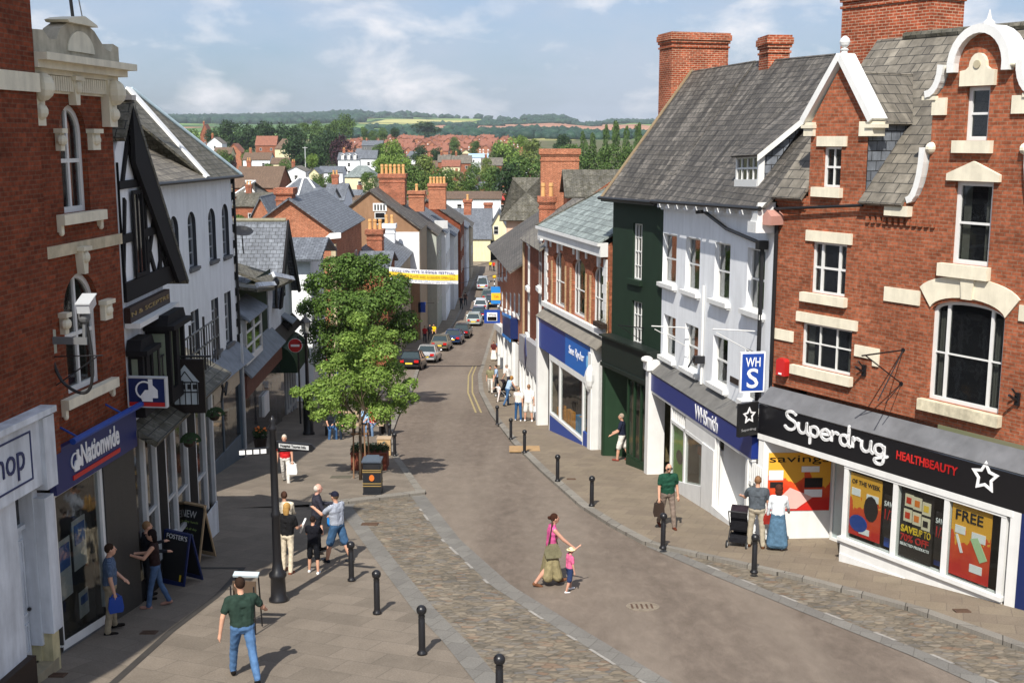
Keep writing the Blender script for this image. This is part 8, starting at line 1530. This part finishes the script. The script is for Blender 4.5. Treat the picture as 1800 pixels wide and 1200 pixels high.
# litter bin
g=G(656,872); o=empty('litter_bin',(g.x,g.y,zg(g.y)+.1)); tag(o,'black litter bin with gold bands and an orange litter symbol','litter bin'); w=.27
m=MB(); m.box(-w,w,-w,w,.08,1.02); m.box(-w-.015,w+.015,-w-.015,w+.015,0,.08); [m.box(x-.04,x+.04,y-.04,y+.04,1.02,1.05) for x in (-w+.04,w-.04) for y in (-w+.04,w-.04)]; m.build('casing',flat('bin_black',(.018,.02,.024,1),.4),o)
m=MB(); m.box(-w-.03,w+.03,-w-.03,w+.03,1.05,1.1); m.slab([(-w-.02,-w-.02,1.1),(w+.02,-w-.02,1.1),(w-.08,w-.1,1.18),(-w+.08,w-.1,1.18)],.02); m.build('lid',flat('slate_blue_lid',(.08,.10,.13,1),.4),o); m=MB(); m.box(-w+.07,w-.07,-w-.005,-w+.02,.84,.98); m.build('opening',DARKIN,o)
m=MB(); [m.box(-w-.012,w+.012,-w-.012,w+.012,z,z+.022) for z in (.3,.38,.74,.8)]; m.build('gold_bands',GOLD,o); m=MB(); m.prism(arcpts(0,.57,.08,.1,0,340,14),-w-.02,-w-.001); m.build('litter_symbol',flat('orange_symbol',(.6,.16,.03,1),.5),o)
# planter
g=G(651,828); o=empty('planter',(g.x,g.y,zg(g.y)+.1)); tag(o,'brown wooden planter of dark green plants behind the litter bin','planter'); m=MB()
for i in range(9): x=-.62+i*.138; m.box(x,x+.13,-.4,-.36,.05,.62); m.box(x,x+.13,.36,.4,.05,.62)
for s in (-.62,.58): m.box(s,s+.04,-.36,.36,.05,.62)
m.box(-.64,.64,-.42,.42,.62,.67); m.build('box',plain('red_brown_wood',hx('7A4030'),.8,.4,6),o); random.seed(2); v,f=crown(3,[(x,y,.72,.22) for x in (-.45,-.15,.15,.45) for y in (-.15,.15)],1800,.035,.9); obj('plants',leafmesh('plants',v,f,LF_D),o)
m=MB(); [m.ell((random.uniform(-.5,.5),random.uniform(-.3,.1),.9+random.random()*.05),(.04,.04,.03),6,4) for _ in range(9)]; m.build('pale_flowers',flat('pale_petals',(.6,.65,.45,1),.6),o)
# bench and info pillar
g=G(620,770); o=empty('bench',(g.x,g.y+.35,zg(g.y+.35)+.1)); tag(o,'long wooden bench under the street trees with people sitting on it','bench'); WD=plain('bench_wood',hx('B09A80'),.8,.3,8)
m=MB(); [m.box(-1.3,1.3,-.22+i*.12,-.12+i*.12,.44,.48) for i in range(4)]; m.build('seat',WD,o); m=MB(); [m.box(-1.3,1.3,.27,.3,.6+i*.14,.7+i*.14) for i in range(3)]; m.build('backrest',WD,o)
for x in (-1.15,0,1.15): m=MB(); m.box(x-.04,x+.04,-.2,-.12,0,.44); m.box(x-.04,x+.04,.22,.3,0,.95); m.build('leg',BLACKM,o)
g=G(678,766); o=empty('information_pillar',(g.x,g.y,zg(g.y)+.1)); tag(o,'dark round topped information pillar with a small pale disc near the kerb','pillar'); m=MB(); m.lathe([(.3,0),(.28,.08),(.24,.12),(.24,1.45),(.28,1.5),(.28,1.56),(.1,1.66),(.01,1.7)],20); m.build('pillar_body',flat('brown_black_paint',(.03,.024,.02,1),.5),o,True); MB().prism(arcpts(0,1.25,.09,.09,0,345,15),-.27,-.24).build('pale_disc',STONE,o)
g=G(683,806); o=empty('cable_cabinet',(g.x-.15,g.y+.25,zg(g.y)+.1)); tag(o,'low pale buff cabinet beside the planter at the left kerb','cabinet'); m=MB(); m.box(-.28,.22,-.15,.2,0,.62); m.build('cabinet',plain('buff_cabinet',hx('B99A70'),.8,.2),o); MB().box(-.3,.24,-.17,.22,.62,.66).build('cabinet_lid',WD,o); MB().box(-.18,-.02,-.17,-.152,.2,.5).build('door_panel',WD,o)
# boards outside the inn
def aboard(px,py,w,h,rz,lb,mf,mb_,texts,fm=None):
    g=G(px,py); o=empty('pavement_board',(g.x,g.y,zg(g.y)+.03),R(rz)); tag(o,lb,'board'); 
    for s,nm in ((-1,'front_board'),(1,'back_board')):
        q=MB(); q.ring([(-w/2,0),(w/2,0),(w/2,h),(-w/2,h)],[(-w/2+.045,.1),(w/2-.045,.1),(w/2-.045,h-.045),(-w/2+.045,h-.045)],-.015,.015); f=q.build(nm,mf,o); f.rotation_euler=(R(-13*s*-1),0,0); f.location=(0,s*.28,0)
        q=MB(); q.box(-w/2+.04,w/2-.04,-.008,.008,.1,h-.04); q.build('panel',mb_,f)
        if s<0:
            b_=Bld.__new__(Bld); b_.k=0; b_.root=f
            for t,a,c,z0,z1,mt in texts: b_.text(t,a*w,c*w,z0*h,z1*h,-.009,mt,f,ext=.004)
    return o
CH=flat('chalk',(.6,.6,.58,1),.8); CHG=flat('green_chalk',(.3,.42,.12,1),.8); BB=flat('blackboard',(.015,.015,.016,1),.7)
aboard(340,980,.92,1.38,-28,'large blackboard with pale wooden frame reading NEW outside the inn',plain('pale_wood_frame',hx('B49A78'),.7,.3,9),BB,[('NEW',-.28,.22,.74,.86,CH),('Sunday lunch',-.32,.3,.64,.69,CHG),('served all day',-.3,.28,.52,.57,CHG),('2 meals',-.2,.2,.43,.48,CHG)])
aboard(318,1022,.78,1.15,-30,'navy framed pavement board headed FOSTER\'S outside the inn',NAVY,BB,[('FOSTER\'S',-.38,.4,.86,.95,WL),('1',.28,.34,.1,.22,YEL)])
# low lectern beyond the green shirt man
g=G(432,1112); o=empty('lectern_sign',(g.x,g.y,zg(g.y)+.01),R(-5)); tag(o,'low information stand with thin black legs behind the man in green','sign'); m=MB(); m.slab([(-.24,.1,1.08),(.24,.1,1.08),(.24,.22,1.12),(-.24,.22,1.12)],.04); m.build('top_board',plain('pale_blue_top',hx('B9C6CC'),.5,.1),o); m=MB(); m.box(-.22,.22,.02,.05,.6,1.0); m.build('back_panel',plain('brown_panel',hx('5A4A3C'),.7,.2),o)
for x in (-.22,.22): m=MB(); m.path([(x,-.1,.95),(x,-.1,0)],.016); m.path([(x,.2,1.02),(x,.32,0)],.016); m.build('leg',BLACKM,o)
# banner across the street
D=85; p0=P(684,469,D); p1=P(805,474,D); p2=P(805,500,D); o=empty('street_banner',(p0.x,D,p0.z)); tag(o,'white and yellow banner hung on wires across the street','banner'); W_=p1.x-p0.x; hb=p0.z-P(684,493,D).z
def bstrip(t0,t1,mat,name,y,par):
    m=MB(); n=14; vs=[]
    for i in range(n+1): x=W_*i/n; sg=-.10*math.sin(PI*i/n)-.25*i/n; vs+=[(x,y+.03*math.sin(i),sg-hb*t0),(x,y+.03*math.sin(i),sg-hb*t1),(x,y+.02+.03*math.sin(i),sg-hb*t0),(x,y+.02+.03*math.sin(i),sg-hb*t1)]
    fs=[]
    for i in range(n): a=4*i; fs+=[(a,a+4,a+5,a+1),(a+2,a+3,a+7,a+6),(a,a+2,a+6,a+4),(a+1,a+5,a+7,a+3)]
    m.add(vs,fs); return m.build(name,mat,par)
cb=bstrip(0,1,WL,'cloth',0,o); bstrip(.32,.74,flat('banner_yellow',(.8,.58,.04,1),.6),'yellow_band',-.03,cb)
b_=Bld.__new__(Bld); b_.k=-.05; b_.root=cb; b_.text('ROSS-ON-WYE SUMMER FESTIVAL',.2,W_-.2,-hb*.30-.04,-hb*.08-.04,-.08,flat('dark_blue_print',(.03,.04,.2,1),.6),cb); b_.text('THE MARKET PLACE AND RIVERSIDE OPEN DAY',.2,W_-.2,-hb*.62-.04,-hb*.44-.04,-.1,flat('gold_print',(.45,.25,.03,1),.6),cb); b_.text('for details call in at the office or see our leaflets',.2,W_-.2,-hb*.9-.04,-hb*.78-.04,-.08,flat('pale_blue_print',(.3,.4,.6,1),.6),cb)
m=MB(); m.path([(0,0,0),(-6.5,0,.6)],.02,4); m.path([(W_,0,-.25),(W_+4.3,0,.8)],.02,4); m.path([(0,0,-hb),(-6.4,0,-.4)],.02,4); m.path([(W_,0,-hb-.25),(W_+4.3,0,-.2)],.02,4); m.build('wire',BLACK,o)
# projecting signs further down
def psign(px0,px1,pt,pb,D,lb,mats,texts=()):
    a=P(px0,pt,D); c=P(px1,pb,D); o=empty('projecting_sign',(a.x,D,c.z)); tag(o,lb,'sign'); w_=c.x-a.x; h_=a.z-c.z; MB().box(0,w_,0,.12,0,h_).build('board',mats[0],o)
    for i,(x0,x1,z0,z1,mt) in enumerate(mats[1]): MB().box(w_*x0,w_*x1,-.03,-.001,h_*z0,h_*z1).build('panel',mt,o)
    b_=Bld.__new__(Bld); b_.k=0; b_.root=o
    for t,x0,x1,z0,z1,mt in texts: b_.text(t,w_*x0,w_*x1,h_*z0,h_*z1,-.031,mt,o)
    m=MB(); m.path([(w_,.06,h_*.9),(w_+.9,.06,h_*.9)],.03); m.build('bracket',BLACKM,o)
psign(851,879,545,568,84,'blue square sign with a white and yellow panel projecting from the right hand terrace',(BLUE,[(.18,.82,.18,.82,WL),(.22,.78,.2,.5,YEL)]),[('Wine',.26,.74,.56,.76,DBROWN),('Rack',.3,.7,.26,.44,DBROWN)])
psign(863,881,504,534,95,'blue and yellow flag shaped sign above the blue square one',(LBLUE,[(.02,.98,.22,.64,YEL)]),[('Cafe',.3,.75,.36,.5,RED)])
psign(735,748,531,549,118,'blue sign on the beige wall down the left side of the street',(BLUE,[]))
D=160; q=P(869,487,D); o=empty('crossing_beacon',(q.x,D,zg(D)+.05)); tag(o,'zebra crossing beacon with amber globe on a black and white pole','beacon'); h_=q.z-zg(D); m=MB(); m.tube((0,0,0),(0,0,h_-.2),.07); m.build('pole',WL,o); m=MB(); [m.tube((0,0,z),(0,0,z+.35),.08) for z in (.4,1.1,1.8)]; m.build('black_band',BLACK,o); m=MB(); m.ell((0,0,h_),(.26,.26,.26),12,8); m.build('globe',flat('amber_globe',(.8,.45,.02,1),.4),o)
# planter of orange flowers and cafe chair by the left shopfront
g=G(458,792); o=empty('flower_tub',(g.x,g.y,zg(g.y)+.05)); tag(o,'dark tub of orange flowers outside the green walled shop','planter'); m=MB(); m.lathe([(.2,0),(.28,.5),(.3,.5),(.26,.46)],14); m.build('tub',DBROWN,o); v,f=crown(6,[(0,0,.65,.28)],700,.04,.9); obj('plants',leafmesh('plants',v,f,LF_D),o); m=MB(); [m.ell((random.uniform(-.25,.25),random.uniform(-.25,.1),.75+random.random()*.15),(.05,.05,.04),6,4) for _ in range(14)]; m.build('flowers',flat('orange_petals',(.7,.18,.03,1),.6),o)
# ---------------------------------------------------------------- light, sky, camera
EL,AZ=49.,14.   # sun height; it stands behind the camera, a little to the left
sd=Vector((math.sin(R(AZ))*math.cos(R(EL)),math.cos(R(AZ))*math.cos(R(EL)),-math.sin(R(EL))))
L=bpy.data.lights.new('sun','SUN'); L.energy=5.0; L.angle=R(.55); L.color=(1,.945,.86)
lo=bpy.data.objects.new('sun',L); C.objects.link(lo); lo.rotation_euler=sd.to_track_quat('-Z','Y').to_euler()
w=bpy.data.worlds.new('World'); sc.world=w; w.use_nodes=True; nt=w.node_tree; bg=nt.nodes['Background']
def wn(t): return nt.nodes.new('ShaderNode'+t)
sk=wn('TexSky'); sk.sky_type='NISHITA'; sk.sun_disc=False; sk.sun_elevation=R(EL); sk.sun_rotation=R(180+AZ); sk.altitude=50; sk.air_density=1.1; sk.dust_density=1.6; sk.ozone_density=1.3
tc=wn('TexCoord'); sx=wn('SeparateXYZ'); nt.links.new(tc.outputs['Generated'],sx.inputs[0])
# cloud layer: directions projected on a plane overhead
ab=wn('Math'); ab.operation='MAXIMUM'; nt.links.new(sx.outputs[2],ab.inputs[0]); ab.inputs[1].default_value=0.0
ad=wn('Math'); ad.operation='ADD'; nt.links.new(ab.outputs[0],ad.inputs[0]); ad.inputs[1].default_value=.42
dv=wn('VectorMath'); dv.operation='DIVIDE'; nt.links.new(tc.outputs['Generated'],dv.inputs[0]); nt.links.new(ad.outputs[0],dv.inputs[1])
mp=wn('Mapping'); nt.links.new(dv.outputs[0],mp.inputs[0]); mp.inputs['Scale'].default_value=(1.0,1.0,0); mp.inputs['Location'].default_value=(3.1,1.7,0)
def noi(s,d,r,loc=None,dist=0):
    x=wn('TexNoise'); x.inputs['Scale'].default_value=s; x.inputs['Detail'].default_value=d; x.inputs['Roughness'].default_value=r; x.inputs['Distortion'].default_value=dist; nt.links.new(mp.outputs[0],x.inputs[0]); return x.outputs[0]
def rmp(f,st):
    x=wn('ValToRGB'); nt.links.new(f,x.inputs[0]); e=x.color_ramp.elements
    while len(e)<len(st): e.new(.5)
    for i,(p,c) in enumerate(st): e[i].position=p; e[i].color=c
    return x.outputs[0]
def wmix(f,a,b,ty='MIX'):
    x=wn('Mix'); x.data_type='RGBA'; x.blend_type=ty
    for i,v in ((0,f),(6,a),(7,b)):
        if isinstance(v,bpy.types.NodeSocket): nt.links.new(v,x.inputs[i])
        else: x.inputs[i].default_value=v
    return x.outputs[2]
lift=wmix(1.0,sk.outputs[0],(.74,.93,1.26,1),'MULTIPLY')
veil=rmp(noi(1.7,7,.62),[(.30,(.15,)*3+(1,)),(.60,(.85,)*3+(1,))])
puff=rmp(noi(5.0,9,.58,dist=.25),[(.50,(0,0,0,1)),(.60,(.45,)*3+(1,)),(.70,(1,)*3+(1,))])
c1=wmix(veil,lift,(5.3,6.1,7.4,1)); c2=wmix(puff,c1,(9.6,9.5,9.8,1))
nt.links.new(c2,bg.inputs[0]); bg.inputs[1].default_value=.082
hz=NT('haze'); hz.t.nodes.remove(hz.b); pv=hz.n('VolumePrincipled'); pv.inputs['Color'].default_value=(.86,.93,1,1); pv.inputs['Density'].default_value=HAZE; pv.inputs['Anisotropy'].default_value=.2
if HAZE>0:
    hz.t.links.new(pv.outputs[0],hz.t.nodes['Material Output'].inputs['Volume'])
    o=MB().box(-8600,8600,-120,7400,-26,175).build('haze',hz.m,uv=False); tag(o,kind='stuff')
cam=bpy.data.cameras.new('camera'); co=bpy.data.objects.new('camera',cam); C.objects.link(co); cam.sensor_width=36; cam.lens=36*F_/1800; cam.clip_end=20000; cam.clip_start=.1
co.location=(0,0,0); co.rotation_euler=(R(90)-PT,0,0); sc.camera=co
sc.view_settings.view_transform='Standard'; sc.view_settings.look='None'; sc.view_settings.gamma=1; sc.view_settings.exposure=EXPO
sc.cycles.max_bounces=6; sc.cycles.diffuse_bounces=3; sc.cycles.glossy_bounces=3; sc.cycles.transparent_max_bounces=12; sc.cycles.volume_bounces=0
sc.cycles.use_denoising=True
